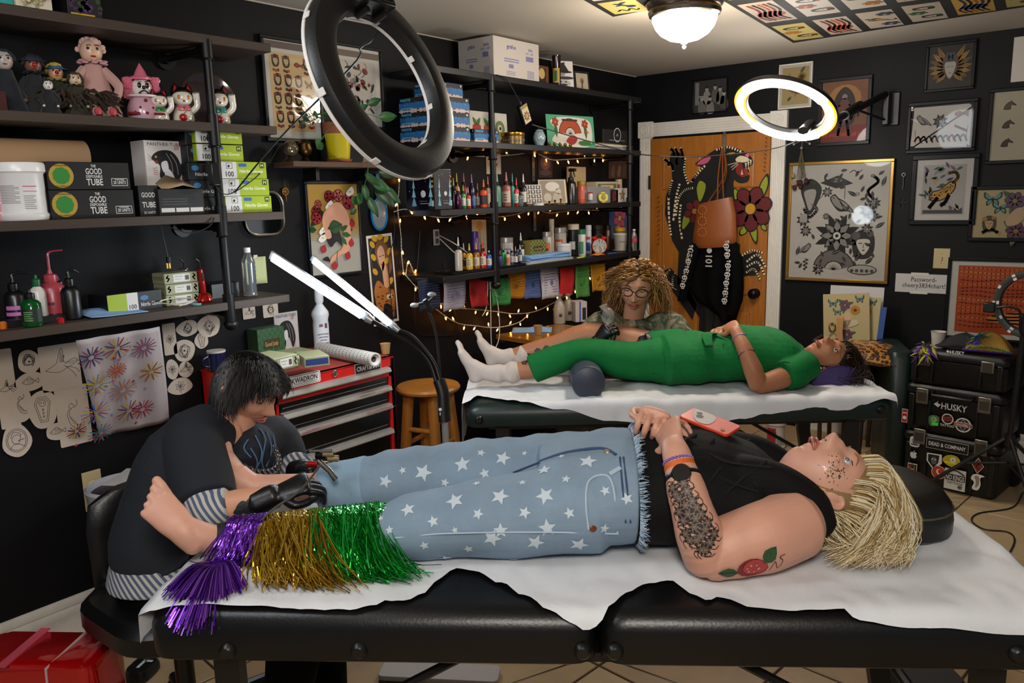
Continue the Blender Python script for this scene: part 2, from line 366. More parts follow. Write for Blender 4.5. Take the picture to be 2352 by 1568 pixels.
# casing
def casing():
 t=thing('trim_1','white fluted door casing with corner rosettes','door casing'); t['kind']='structure'
 zt=2.05
 for n,x0,x1 in (('left',.05,.143),('right',1.06,1.153)):
  m=MB().box(((x0+x1)/2,-.011,zt/2),(x1-x0,.022,zt))
  for i in range(6): m.tube([(x0+.014+i*.013,-.022,.2),(x0+.014+i*.013,-.022,zt-.01)],.0045,6)
  m.build('casing_post',whitem,t,smooth=True)
  m=MB().box(((x0+x1)/2,-.016,zt+.055),(x1-x0+.022,.032,.115)); xc=(x0+x1)/2; m.torus((xc,-.032,zt+.055),(0,1,0),.032,.005,24,6).torus((xc,-.032,zt+.055),(0,1,0),.016,.005,20,6).ball((xc,-.033,zt+.055),.008,8)
  m.build('rosette_block',whitem,t)
 m=MB().box(((.143+1.06)/2,-.011,zt+.052),(.92,.022,.098))
 for i in range(5): m.tube([(.15,-.022,zt+.016+i*.018),(1.05,-.022,zt+.016+i*.018)],.0045,6)
 m.build('casing_head',whitem,t)
casing()
# ---------------- pipe shelving ----------------
pipem=mat('pipe_black','0d0d0f',.42,.4); woodL=mat('shelf_wood','382a20',.6,var=.3,vs=6,stretch=(6,.5,6),bump=.1,bs=40); boardB=mat('shelf_black','0e0e10',.45,var=.2,vs=10)
def shelving(name,label,y0,y1,zs,pipes,bm,xd=.31,th=.032,zt=None,zb=None):
 t=thing(name,label,'shelf')
 for i,z in enumerate(zs):
  MB().box((xd/2+.004,(y0+y1)/2,z-th/2),(xd,y1-y0,th)).build('shelf_board',bm,t,bev=.002,seg=1)
 for y in pipes:
  x=xd-.012; zt2=zt or max(zs)-.04
  m=MB().cyl((x,y,zb),(x,y,zt2),.0165,n=16)
  m.build('pipe_post',pipem,t)
  for z in zs:
   m=MB().cyl((.005,y,z-th-.02),(x,y,z-th-.02),.0135,n=12).build('pipe_bracket',pipem,t)
   m=MB().cyl((x,y,z-th-.055),(x,y,z-th+.015 if z==max(zs) else z+.03),.0225,n=16).torus((x,y,z-th-.055),(0,0,1),.0225,.004,16,6).cyl((x-.05,y,z-th-.02),(x-.01,y,z-th-.02),.019,n=12).build('pipe_tee',pipem,t)
   MB().cyl((.001,y,z-th-.02),(.012,y,z-th-.02),.042,n=20).cyl((.01,y,z-th-.02),(.03,y,z-th-.02),.02,n=12).build('wall_flange',pipem,t)
  MB().ball((x,y,zb),.03,12,(1,1,.8)).build('pipe_cap',pipem,t)
 return t
ZL=(2.262,1.945,1.605,1.262); ZM=(2.283,1.93,1.585,1.245)
shelving('pipe_shelving','brown wood shelves on black pipe posts holding dolls and supplies',-5.6,-3.44,ZL,(-3.715,-5.2),woodL,zb=1.17)
shelving('pipe_shelving.001','black shelves on black pipe posts holding ink bottles beside the door',-2.5,-.47,ZM,(-2.06,-.6),boardB,zb=1.16)
# ---------------- framed pictures ----------------
glassm=mat('picture_glass','000000',.03,alpha=.12,spec=.9)
def rectL(x0,y0,x1,y1): a,b=leftp([(x0,y0),(x1,y1)]); return (a[0]+b[0])/2,(a[1]+b[1])/2,abs(b[0]-a[0]),abs(b[1]-a[1])
def rectB(x0,y0,x1,y1): a,b=backp([(x0,y0),(x1,y1)]); return (a[0]+b[0])/2,(a[1]+b[1])/2,abs(b[0]-a[0]),abs(b[1]-a[1])
def picture(name,label,wall,rect,fr=.018,fcol='0b0b0c',paper='e8e2d6',art=None,cat='picture',dep=.02,glass=True,tilt=0.,fm=None,mattew=0.,mattec='f0ece4',group=None,off=.0):
 "framed print hung on the left ('L') or back ('B') wall; art(Print,w,h) draws inside"
 u,v,w,h=rect; U,W=((0,1,0),(0,0,1)) if wall=='L' else ((1,0,0),(0,0,1)); U=V(U);W=V(W)
 if tilt: q=Quaternion(U.cross(W),tilt); U=q@U; W=q@W
 n=U.cross(W); o=(V((0,u,v)) if wall=='L' else V((u,0,v)))+n*(.002+off)
 t=thing(name,label,cat,o,group=group)
 T=Matrix((U,W,n)).transposed().to_4x4()
 m=MB().mtx(T)
 if fr:
  fm=fm or mat('frame_'+fcol,fcol,.4,spec=.2)
  for a,b,c,d in ((0,h/2-fr/2,w,fr),(0,-h/2+fr/2,w,fr)): MB().mtx(T).box((a,b,dep/2),(c,d,dep)).build('frame_rail',fm,t,bev=.003,seg=2)
  for a in (-w/2+fr/2,w/2-fr/2): MB().mtx(T).box((a,0,dep/2),(fr,h-2*fr,dep)).build('frame_stile',fm,t,bev=.003,seg=2)
 iw,ih=w-2*fr*.96,h-2*fr*.96; zb=dep*.45 if fr else .002
 MB().mtx(T).box((0,0,zb/2),(iw,ih,zb)).build('print_sheet' if not mattew else 'mat_board',mat('paper_'+(mattec if mattew else paper),mattec if mattew else paper,.7),t)
 aw,ah=iw,ih
 if mattew:
  aw,ah=iw-2*mattew,ih-2*mattew; MB().mtx(T).box((0,0,zb+.0006),(aw,ah,.0012)).build('print_sheet',mat('paper_'+paper,paper,.7),t)
 if art:
  p=Print(n*(zb+(.0014 if mattew else .0004)),U,W,.00025); art(p,aw,ah); p.fin('printed_art',t)
 if glass and fr: MB().mtx(T).box((0,0,dep*.8),(iw,ih,.0015)).build('glass_pane',glassm,t,smooth=False)
 return t
# ---------------- motif kit for flash prints ----------------
def m_face(p,u,v,s,hair='1a1210',skin=None,lip='8e1b16',deco='a52a1e',paper='e7cf9d'):
 skin=skin or paper
 p.blob([(u-.5*s,v-.1*s),(u-.45*s,v+.5*s),(u,v+.75*s),(u+.45*s,v+.5*s),(u+.5*s,v-.2*s),(u+.25*s,v-.6*s),(u-.3*s,v-.6*s)],hair); p.up()
 p.blob([(u-.28*s,v+.25*s),(u+.25*s,v+.28*s),(u+.28*s,v-.1*s),(u+.02*s,v-.45*s),(u-.25*s,v-.1*s)],skin); p.up()
 p.line([(u-.2*s,v+.1*s),(u-.06*s,v+.1*s)],.04*s,hair).line([(u+.08*s,v+.1*s),(u+.2*s,v+.1*s)],.04*s,hair).line([(u+.02*s,v+.05*s),(u,v-.1*s),(u+.05*s,v-.11*s)],.025*s,hair)
 p.disc(u+.02*s,v-.23*s,.07*s,lip,.03*s); p.disc(u-.35*s,v+.45*s,.2*s,deco); p.disc(u+.3*s,v+.55*s,.15*s,deco); p.up(-2)
def m_butterfly(p,u,v,s,c='8d5a2a',d='17110e'):
 for k in (-1,1):
  p.blob([(u,v),(u+k*.7*s,v+.7*s),(u+k*.75*s,v+.2*s),(u+k*.3*s,v-.1*s)],d); p.blob([(u,v),(u+k*.5*s,v-.15*s),(u+k*.5*s,v-.6*s),(u+k*.15*s,v-.4*s)],d)
  p.up(); p.blob([(u+k*.12*s,v+.1*s),(u+k*.6*s,v+.58*s),(u+k*.62*s,v+.25*s),(u+k*.3*s,v+.02*s)],c); p.blob([(u+k*.1*s,v-.05*s),(u+k*.4*s,v-.18*s),(u+k*.4*s,v-.48*s),(u+k*.15*s,v-.32*s)],c); p.up(-1)
 p.up(2); p.disc(u,v,.05*s,d,.3*s); p.up(-2)
def m_bird(p,u,v,s,c='8e8a84',d='17130f',f=1):
 g=lambda *q:[(u+f*a*s,v+b*s) for a,b in q]
 p.blob(g((-.55,.35),(-.3,.55),(-.1,.35),(.3,.1),(.75,-.45),(.35,-.35),(-.05,-.35),(-.35,-.05)),d); p.up()
 p.blob(g((-.48,.35),(-.3,.47),(-.12,.28),(.1,.05),(.1,-.25),(-.3,-.02)),c); p.blob(g((-.05,.22),(.3,.05),(.62,-.38),(.2,-.2)),c); p.up()
 for i in range(4): p.line(g((.02+.1*i,.12-.09*i),(.2+.1*i,-.15-.07*i)),.025*s,d)
 p.disc(*g((-.36,.36))[0],.04*s,d); p.up(-2)
def m_snake(p,u,v,s,c='8f8b86',d='191512',n=2.2):
 pts=[(u+s*(.45*math.sin(n*2*PI*t))*(1-.5*t),v+s*(1-2*t)) for t in [i/14 for i in range(15)]]
 p.curve(pts,.22*s,d,3); p.up(); p.curve(pts,.14*s,c,3); p.up(); p.disc(pts[0][0],pts[0][1],.17*s,d,.12*s); p.up(); p.disc(pts[0][0],pts[0][1],.11*s,c,.07*s); p.up(-3)
def m_fan(p,u,v,r,c='6f6b66',d='14110f',a0=.2,a1=PI-.2):
 n=12; arc=lambda R:[(u+R*math.cos(a0+(a1-a0)*i/n),v+R*math.sin(a0+(a1-a0)*i/n)) for i in range(n+1)]
 p.poly([(u,v)]+arc(r),d); p.up(); p.poly(arc(r*.95)+arc(r*.45)[::-1],c); p.poly([(u,v)]+arc(r*.4),'ddd6c8'); p.up()
 for i in range(n+1): p.line([(u,v),arc(r*.42)[i]],.02*r,d)
 p.up(-2)
def m_eyeflower(p,u,v,r,g='8c8781',d='171310',w='d8d2c6',n=8):
 for i in range(n): p.leaf(u,v,r*1.35,r*.5,2*PI*(i+.5)/n,d);
 p.up()
 for i in range(n): p.leaf(u,v,r,r*.55,2*PI*i/n,d); p.up(); p.leaf(u,v,r*.9,r*.42,2*PI*i/n,g); p.up(-1)
 p.up(2); p.disc(u,v,r*.3,d); p.up(); p.disc(u,v,r*.22,w); p.up(); p.disc(u,v,r*.1,d); p.up(-4)
def m_cat(p,u,v,s,c='b98a1e',d='17110d',spots=True):
 g=lambda *q:[(u+a*s,v+b*s) for a,b in q]
 p.curve(g((.45,.45),(.7,.75),(.55,1.05),(.2,1.0)),.16*s,d,5); p.blob(g((-.75,-.35),(-.55,.0),(-.2,.1),(.3,.55),(.6,.5),(.6,.1),(.3,-.3),(-.1,-.55),(-.5,-.6)),d); p.up()
 p.curve(g((.45,.45),(.7,.75),(.55,1.05),(.2,1.0)),.1*s,c,5); p.blob(g((-.66,-.33),(-.5,-.05),(-.2,.03),(.3,.46),(.53,.42),(.52,.1),(.25,-.25),(-.1,-.47),(-.48,-.52)),c); p.curve(g((-.3,-.4),(-.55,-.75),(-.7,-.95)),.2*s,c,4); p.curve(g((.3,-.2),(.15,-.6),(-.1,-.85)),.2*s,c,4); p.up()
 q=random.Random(3)
 if spots:
  for i in range(46): a,b=q.uniform(-.5,.5),q.uniform(-.4,.4); p.disc(u+(a*.9+.02)*s,v+(a*.62+b*.35-.02)*s,.035*s,d,.028*s,6)
 for dx in (-.6,-.45): p.disc(*g((dx,-.22))[0],.05*s,d)
 p.disc(*g((-.55,-.38))[0],.09*s,'7d1710',.06*s); p.up(-2)
def m_fish(p,u,v,s,c='a5321c',d='15110e'):
 g=lambda *q:[(u+a*s,v+b*s) for a,b in q]
 p.blob(g((-.6,.1),(-.2,.33),(.35,.12),(.8,.3),(.7,-.02),(.75,-.35),(.35,-.1),(-.15,-.25),(-.55,-.12)),d); p.up(); p.blob(g((-.52,.08),(-.2,.24),(.35,.06),(.7,.2),(.62,-.02),(.66,-.24),(.35,-.05),(-.15,-.17),(-.5,-.1)),c); p.up()
 for i in range(4): p.curve(g((-.1+.14*i,.18-.03*i),(-.04+.14*i,0),(-.1+.14*i,-.14+.02*i)),.03*s,d,3)
 p.disc(*g((-.38,.06))[0],.06*s,d); p.up(-2)
def m_horse(p,u,v,s,c='6b4a1c',d='231708'):
 g=lambda *q:[(u+a*s,v+b*s) for a,b in q]
 p.blob(g((-.7,-.5),(-.5,.1),(-.1,.45),(.1,.5),(.15,.7),(.28,.45),(.75,.05),(.7,-.1),(.3,.02),(.15,-.1),(.1,-.55)),d); p.up(); p.blob(g((-.58,-.42),(-.4,.08),(-.05,.36),(.22,.36),(.62,.04),(.3,.08),(.05,-.1),(.0,-.45)),c); p.up(-1)
def line_art(p,w,h,seed,kind,ink='3a3632',wd=.0016):
 q=random.Random(seed); s=min(w,h)*.42
 if kind=='flower':
  for i in range(7): a=2*PI*i/7; p.curve([(0,0),(s*.5*math.cos(a-.3),s*.5*math.sin(a-.3)),(s*.75*math.cos(a),s*.75*math.sin(a)),(s*.5*math.cos(a+.3),s*.5*math.sin(a+.3)),(0,0)],wd,ink,4)
  p.curve([(0,-s*.2),(s*.1,-s*.8),(0,-s*1.1)],wd,ink)
 elif kind=='bird':
  f=lambda *t:[(a*s,b*s) for a,b in t]
  p.curve(f((-.9,-.1),(-.5,.1),(-.2,.3),(.0,.9),(.2,1.2),(.25,.6),(.3,.25),(.9,.45),(1,.2),(.4,-.1),(.0,-.3),(-.5,-.25),(-.9,-.1)),wd,ink)
  p.curve(f((.2,.1),(.7,-.4),(.9,-.8)),wd,ink); p.curve(f((.3,0),(.9,-.2),(1.1,-.5)),wd,ink)
  for i in range(5): p.curve(f((0+.05*i,.3),(.05+.06*i,.7),(.1+.05*i,1.0-.1*i)),wd*.8,ink,3); p.curve(f((.3+.12*i,.15),(.45+.12*i,.3)),wd*.8,ink,2)
 elif kind=='coffin':
  f=lambda *t:[(a*s,b*s) for a,b in t]
  p.line(f((-.35,1.1),(.35,1.1),(.65,.6),(.3,-1.1),(-.3,-1.1),(-.65,.6)),wd,ink,True); p.line(f((-.25,.95),(.25,.95),(.5,.55),(.2,-.95),(-.2,-.95),(-.5,.55)),wd,ink,True)
  p.curve(f((-.2,.4),(-.25,.7),(0,.85),(.25,.7),(.2,.4),(0,.3)),wd,ink,closed=True); p.disc(-.08*s,.6*s,.05*s,ink); p.disc(.1*s,.6*s,.05*s,ink)
  for i in range(3): p.curve(f((0,.1-.3*i),(-.06,-.05-.3*i),(.06,-.05-.3*i),(0,.1-.3*i)),wd,ink,3)
 elif kind=='oval':
  for r in (1,.86): p.curve([(s*r*math.cos(t)*.85,s*r*math.sin(t)*1.05) for t in [2*PI*i/16 for i in range(16)]],wd,ink,3,True)
  p.curve([(-.4*s,.2*s),(-.1*s,.5*s),(.3*s,.35*s),(.25*s,0),(.1*s,-.3*s),(-.3*s,-.2*s)],wd,ink,closed=True); p.curve([(-.6*s,-.7*s),(-.3*s,-.35*s),(.2*s,-.4*s),(.6*s,-.7*s)],wd,ink); p.line([(.1*s,-.05*s),(.6*s,.02*s)],wd*1.5,ink); p.curve([(-.45*s,.3*s),(-.2*s,.75*s),(.35*s,.55*s),(.35*s,.35*s)],wd,ink)
 elif kind=='fish':
  f=lambda *t:[(a*s,b*s) for a,b in t]
  p.curve(f((-1,0),(-.5,.35),(.2,.3),(.6,.05),(1,.3),(.95,-.3),(.6,-.05),(.1,-.3),(-.6,-.25)),wd,ink,closed=True); p.curve(f((-.5,.35),(-.1,.65),(.3,.28)),wd,ink); p.disc(-.7*s,.05*s,.06*s,ink)
  for i in range(5): p.line(f((-.35+.18*i,.25),(-.3+.18*i,-.2)),wd*.7,ink)
 elif kind=='mermaid':
  f=lambda *t:[(a*s,b*s) for a,b in t]
  p.curve(f((-.1,1),(-.3,.8),(-.1,.6),(.1,.75),(-.1,1)),wd,ink); p.curve(f((-.1,.6),(-.3,.3),(-.25,-.1),(0,-.5),(.3,-.8),(.7,-.6),(.6,-.9),(.2,-1.1),(-.2,-.8),(-.4,-.3),(-.45,.2),(-.25,.6)),wd,ink); p.curve(f((.1,.6),(.35,.9),(.3,1.2)),wd,ink)
  for i in range(5): p.line(f((-.35+.07*i,-.1-.16*i),(-.05+.08*i,-.16-.16*i)),wd*.7,ink)
 else:
  for i in range(9):
   a0=q.uniform(0,6); pts=[(s*.9*math.cos(a0+t*.9)*q.uniform(.3,1)*.8,s*.9*math.sin(a0+t*.9)*q.uniform(.3,1)) for t in range(5)]; p.curve(pts,wd,ink,4)
  p.disc(0,0,s*.12,ink)
# ---------------- left wall pictures ----------------
def art_women(p,w,h):
 p.rect(0,-.02*h,w*.8,h*.8,'dcb87e'); p.rect(0,h*.455,w*.98,h*.07,'6b5850'); p.up(); q=random.Random(5)
 for i in range(4):
  for j in range(4):
   u=-.29*w+.195*w*i+(.02*w if j%2 else 0); v=.27*h-.19*h*j
   if (i,j)==(2,0): m_fish(p,u+.03*w,v,.13*w,'b03a1e')
   elif (i,j)==(3,1) : m_butterfly(p,u,v,.1*w,'8d4a26')
   else:
    m_face(p,u,v+.02*h,.135*w,deco=q.choice(('8e2417','a8402a','7d3a22')),paper='dcb87e')
    for k in range(3): p.disc(u+(k-1)*.04*w,v-.07*h-.008*h*(k%2),.024*w,q.choice(('8e2417','6d2a1c','a85a2e','3a2a1c')))
 p.up()
picture('flash_print','large framed sheet of red and brown tattoo women heads left of the ring light','L',rectL(590,78,742,330),.016,'0b0c10','d9d4c8',art_women)
def art_shade(p,w,h):
 p.rect(0,h*.42,w*.98,h*.08,'7d6a60'); p.up(); q=random.Random(11)
 p.rect(0,-.05*h,w*.78,h*.78,'cfc6ba'); p.up()
 for i in range(34): p.disc(q.uniform(-.33,.33)*w,q.uniform(-.38,.28)*h,q.uniform(.03,.08)*w,q.choice(('15110f','7b1a18','3b2a24','8c8279','201a18')),q.uniform(.02,.06)*w,a=q.uniform(0,3));
 p.up()
 for i in range(14): u,v=q.uniform(-.3,.3)*w,q.uniform(-.35,.25)*h; p.curve([(u,v),(u+.07*w,v+.05*h),(u+.02*w,v+.1*h)],.012*w,q.choice(('15110f','9c2420','d8d0c4')))
picture('flash_print','framed red and black print half hidden behind the ring light','L',rectL(755,95,880,300),.014,'15161c','ddd7cc',art_shade)
def art_roses(p,w,h):
 p.rect(0,h*.26,w,h*.48,'d2a347'); p.rect(0,-.24*h,w,h*.52,'cfc9bc'); p.up()
 for i in range(8): p.rect(0,h*(.02-.02*i),w,h*.022,['d0a551','cfa85c','cfac69','cfb077','cfb485','cfb992','cfbe9e','cfc3ab'][i])
 p.up()
 for u,v in ((-.33,.12),(.3,.3),(-.25,.22),(.36,-.02),(.3,-.1),(-.36,.0)): p.leaf(u*w,v*h,.18*w,.1*w,u*9+v*4,'1d5a34','0f3a20')
 p.up()
 for u,v,r,c in ((-.34,.2,.1,'8e1f24'),(-.3,.28,.07,'d9605a'),(-.08,.36,.1,'a82430'),(.1,.37,.1,'d86a60'),(.3,.3,.13,'a3202a'),(-.36,.13,.1,'9b2328')): p.rose(u*w,v*h,r*w,c,'6b1218')
 for u,v in ((-.18,.25),(.25,.4),(-.33,-.02),(-.35,-.1)): p.blob([(u*w,v*h),(u*w+.12*w,v*h+.07*h),(u*w+.16*w,v*h),(u*w+.05*w,v*h-.04*h)],'e8e4da'); p.up(); p.disc(u*w+.08*w,v*h+.01*h,.02*w,'d89a2a',.012*w); p.up(-1)
 p.up(2)      # curled figure simplified to one peach shape with black hair
 p.blob([(-.2*w,.2*h),(.05*w,.3*h),(.25*w,.18*h),(.3*w,-.05*h),(.24*w,-.25*h),(.05*w,-.3*h),(-.15*w,-.38*h),(-.1*w,-.3*h),(.12*w,-.2*h),(.14*w,.02*h),(-.05*w,.1*h),(-.2*w,-.02*h),(-.26*w,.08*h)],'d99b7a'); p.up()
 p.blob([(-.18*w,-.0*h),(-.02*w,.04*h),(.08*w,-.05*h),(.1*w,-.2*h),(.0*w,-.14*h),(-.12*w,-.2*h),(-.2*w,-.1*h)],'16131a'); p.up(); p.blob([(-.22*w,-.02*h),(-.13*w,.0*h),(-.1*w,-.09*h),(-.2*w,-.1*h)],'e0a888'); p.up()
 p.leaf(-.14*w,.0*h,.28*w,.2*w,.25,'24502c','17361d'); p.leaf(.1*w,-.02*h,.16*w,.08*w,.5,'1d5a34','0f3a20'); p.leaf(.12*w,-.06*h,.18*w,.09*w,-.2,'1d5a34','0f3a20'); p.leaf(.1*w,-.1*h,.16*w,.08*w,-.9,'1d5a34','0f3a20')
 for u,v,a in ((-.3,-.26,1.1),(.18,-.36,1.2),(.28,-.22,1.4),(-.1,-.46,1.2),(.33,.0,1.5)): p.leaf(u*w,v*h,.15*w,.12*w,a,'a01f28')
 p.curve([(-.0*w,-.25*h),(-.02*w,-.33*h),(-.01*w,-.42*h)],.012*w,'1d4a2c'); p.blob([(-.3*w,-.33*h),(-.2*w,-.3*h),(-.16*w,-.36*h)],'111014')
picture('flash_print','framed print of red roses and white lilies on a yellow ground above the tube lamp','L',rectL(693,416,832,626),.014,'0d0e16','cfc9bc',art_roses,fm=mat('frame_blue_black','0e1018',.3))
def art_tiger(p,w,h):
 p.rect(0,0,w*.88,h*.94,'17141a'); p.up(); p.curve([(-.35*w,.1*h),(-.4*w,.3*h),(-.2*w,.42*h),(.1*w,.44*h),(.35*w,.3*h),(.38*w,.1*h)],.02*w,'6a6050')
 p.blob([(-.22*w,.33*h),(0,.46*h),(.25*w,.4*h),(.38*w,.25*h),(.3*w,.05*h),(-.1*w,.15*h)],'7a4a1e'); p.up(); p.blob([(-.15*w,.3*h),(.02*w,.38*h),(.15*w,.3*h),(.1*w,.15*h),(-.02*w,.1*h)],'d9a582'); p.blob([(0,.15*h),(.15*w,.18*h),(.25*w,-.1*h),(.05*w,-.12*h)],'d09a74'); p.up()
 for u,v in ((-.3,.4),(.25,.44),(.33,.3),(-.3,.26),(.2,.2),(-.28,.1),(.3,-.03),(-.2,.46),(.02,.47)): p.disc(u*w,v*h,.12*w,'c99a1c',.03*h,a=u*3)
 p.line([(-.08*w,.26*h),(.0*w,.26*h)],.02*w,'1a1210'); p.line([(.05*w,.265*h),(.12*w,.265*h)],.02*w,'1a1210'); p.disc(.0*w,.17*h,.04*w,'a0302a',.01*h)
 p.blob([(-.38*w,-.1*h),(-.2*w,.0*h),(.1*w,-.1*h),(.35*w,-.12*h),(.4*w,-.25*h),(.3*w,-.45*h),(.2*w,-.3*h),(-.05*w,-.28*h),(-.12*w,-.42*h),(-.3*w,-.4*h),(-.35*w,-.25*h)],'a5652a'); p.up()
 q=random.Random(4)
 for i in range(26): u,v=q.uniform(-.33,.33)*w,q.uniform(-.4,-.06)*h; p.curve([(u,v),(u+.05*w,v+.012*h),(u+.09*w,v-.006*h)],.022*w,'14100e',3)
 p.disc(.2*w,-.2*h,.12*w,'d8c4a0',.03*h); p.up(); p.disc(.2*w,-.21*h,.05*w,'1a1210',.012*h)
picture('art_print','tall narrow unframed print of a woman and a tiger below the blue hand mirror','L',rectL(843,540,912,738),0,paper='d9d3c6',art=art_tiger,glass=False,cat='poster',tilt=.045)
# rear view mirror, hand mirror and little wall things
def wall_thing(name,label,cat,X,Y,off=.004): q=px(X,Y,0,0); return thing(name,label,cat,(off,q.y,q.z))
t=wall_thing('wall_mirror','small chrome rear-view style mirror with rounded corners beside glove boxes','mirror',603,490)
def rr(w,h,r,n=5,k=1.):
 out=[]
 for cx,cy,a0 in ((w/2-r,h/2-r,0),(-w/2+r,h/2-r,PI/2),(-w/2+r,-h/2+r,PI),(w/2-r,-h/2+r,1.5*PI)):
  out+=[(cx+r*math.cos(a0+PI/2*i/n),cy+r*math.sin(a0+PI/2*i/n)) for i in range(n+1)]
 return out
TL=Matrix(((0,0,1,0),(1,0,0,0),(0,1,0,0),(0,0,0,1)))   # plane x-y -> left wall
MB().mtx(TL).tube([(a,b,.012) for a,b in rr(.2,.19,.06)+[rr(.2,.19,.06)[0]]],.006,8).build('mirror_rim',mat('aged_metal','6b6459',.35,.9),t)
MB().mtx(TL).prism(rr(.195,.185,.058),.008).build('mirror_glass',mat('mirror','c8ccd2',.04,1),t,smooth=False)
t=wall_thing('hand_mirror','blue rimmed hand mirror hanging upside down by the plant','mirror',867,490)
oc=[(.052*math.cos(a),.078*math.sin(a)-.005) for a in [2*PI*i/28 for i in range(28)]]
MB().mtx(TL).tube([(a,b,.01) for a,b in oc+oc[:1]],.006,8).tube([(0,.07,.01),(0,.12,.01),(.002,.2,.01)],[.012,.009,.011],8,flat=.5).build('mirror_rim',mat('blue_plastic','1677a8',.3),t)
MB().mtx(TL).prism([(a*.96,b*.96) for a,b in oc],.008).build('mirror_glass',mat('mirror_pale','d9dde0',.15,.6),t,smooth=False)
t=wall_thing('keychain','small brass openwork charm hanging on a nail','charm',652,440)
m=MB().mtx(TL); m.torus((0,0,.006),(0,0,1),.016,.003,18,6)
for i in range(8): m.cyl((.004*math.cos(i*.785),.004*math.sin(i*.785),.006),(.016*math.cos(i*.785),.016*math.sin(i*.785),.006),.0018,n=5)
m.ball((0,0,.006),.005,8).tube([(0,.016,.006),(.001,.06,.006)],.0012,5).tube([(0,-.016,.006),(.002,-.03,.006),(0,-.045,.006)],.003,6); m.build('charm_wheel',mat('brass','b98a3c',.3,1),t)
t=wall_thing('wall_hook','small oval wooden key plaque above the glove boxes','hook',596,385)
MB().mtx(TL).prism([(.018*math.cos(a),.03*math.sin(a)) for a in [2*PI*i/16 for i in range(16)]],.008).build('plaque',mat('dark_wood','33261a',.5),t); MB().mtx(TL).torus((0,.004,.01),(1,0,0),.008,.002,12,5).build('ring',mat('brass'),t)
t=wall_thing('sticky_note','pale green note taped behind the water bottle','note',594,620)
MB().mtx(TL).grid(lambda a,b:((a-.5)*.06,(b-.5)*.12,.002+.01*a*a),4,4).build('paper_sheet',mat('note_green','b8c08a',.8),t,solid=.0006); MB().mtx(TL).box((-.015,.062,.003),(.02,.014,.001)).build('tape',mat('tape_clear','c8c4b4',.4),t)
# ---------------- massage tables ----------------
def rr2(L,W,r,n=5):
 return [(a+L/2,b+W/2) for a,b in rr(L,W,r,n)]
def massage_table(label,o,th,L,W,zt,pad,padm,buttons,hinge=True):
 t=thing('massage_table',label,'massage table',(o[0],o[1],0),th)
 halves=((0,L/2-.003),(L/2+.003,L)) if hinge else ((0,L),)
 for a,b in halves:
  m=MB(); n=10; rings=[]
  for z,ins in ((zt-pad,.012),(zt-pad+.008,.002),(zt-pad+.03,0),(zt-.045,0),(zt-.025,.006),(zt-.008,.022),(zt,.05)):
   rings.append([(a+x,y,z) for x,y in [(p[0]+ins,p[1]+ins) for p in rr2(b-a-2*ins,W-2*ins,.05)]])
  m.loft(rings).build('pad',padm,t)
 for s,z in buttons:
  MB().at((s,0,z),(PI/2,0,0)).lathe([(.001,.012),(.012,.012),(.018,.006),(.02,-.001)],14).build('corner_button',mat('button_black','101010',.35),t)
 lm=mat('table_leg_black','0c0b0b',.45)
 for s in (.16,L-.16):
  k=1 if s<L/2 else -1
  for d in (.07,W-.07):
   m=MB(); m.loft([[(s-.03+x*.06+k*off,d-.02+y*.04,z) for x,y in ((0,0),(1,0),(1,1),(0,1))] for z,off in ((zt-pad-.01,0),(.42,.0),(.02,-.07))]); m.build('leg',lm,t)
   MB().tube([(s,d,.3),(s+k*.55,d,zt-pad-.02)],.016,6,flat=.6).build('leg_brace',lm,t)
  MB().cyl((s-k*.03,.07,.26),(s-k*.03,W-.07,.26),.016,n=8).build('cross_bar',lm,t)
 for d in (.1,W-.1):
  MB().tube([(.2,d,.28),(L/2,d,zt-pad-.03),(L-.2,d,.28)],.0022,5).build('tension_cable',mat('steel_cable','8a8378',.4,.8),t)
 MB().box((L/2,W/2,zt-pad-.012),(L-.2,W-.12,.022)).build('underside_panel',lm,t)
 return t
leather=mat('black_vinyl','08080a',.36,bump=.12,bs=140,spec=.45); greenv=mat('green_vinyl','0d1f1c',.4,bump=.12,bs=140)
FT=dict(o=(1.43,-4.70),th=math.radians(35),L=2.04,W=.82,z=.75); BT=dict(o=(.86,-2.975),th=math.radians(37.7),L=1.86,W=.72,z=.755)
def local(T,P):
 d=V(P)-V((T['o'][0],T['o'][1],0)); c,s=math.cos(T['th']),math.sin(T['th']); return V((d.x*c+d.y*s,-d.x*s+d.y*c,d.z))
def world(T,s,d,z): c,q=math.cos(T['th']),math.sin(T['th']); return V((T['o'][0]+s*c-d*q,T['o'][1]+s*q+d*c,z))
def pxfront(T,X,Y,d0=0.):
 "where a sight line meets the vertical plane of a table's near side: (s,z)"
 dr=RT*((X-1176)/FPX)-UP*((Y-784)/FPX)+_fw; n=V((-math.sin(T['th']),math.cos(T['th']),0)); p0=world(T,0,d0,0)
 t=(p0-CAM).dot(n)/dr.dot(n); P=CAM+dr*t; l=local(T,P); return l.x,l.z
def pxtop(T,X,Y,z=None): return local(T,px(X,Y,2,z or T['z']))
massage_table('black vinyl massage table in the foreground carrying the client in starred jeans',FT['o'],FT['th'],FT['L'],FT['W'],FT['z'],.125,leather,[(.19,.655),(.49,.66),(.985,.665),(1.055,.665),(1.9,.67)])
massage_table('dark green massage table under the client in green',BT['o'],BT['th'],BT['L'],BT['W'],BT['z'],.105,greenv,[(.06,.69),(1.8,.70)])
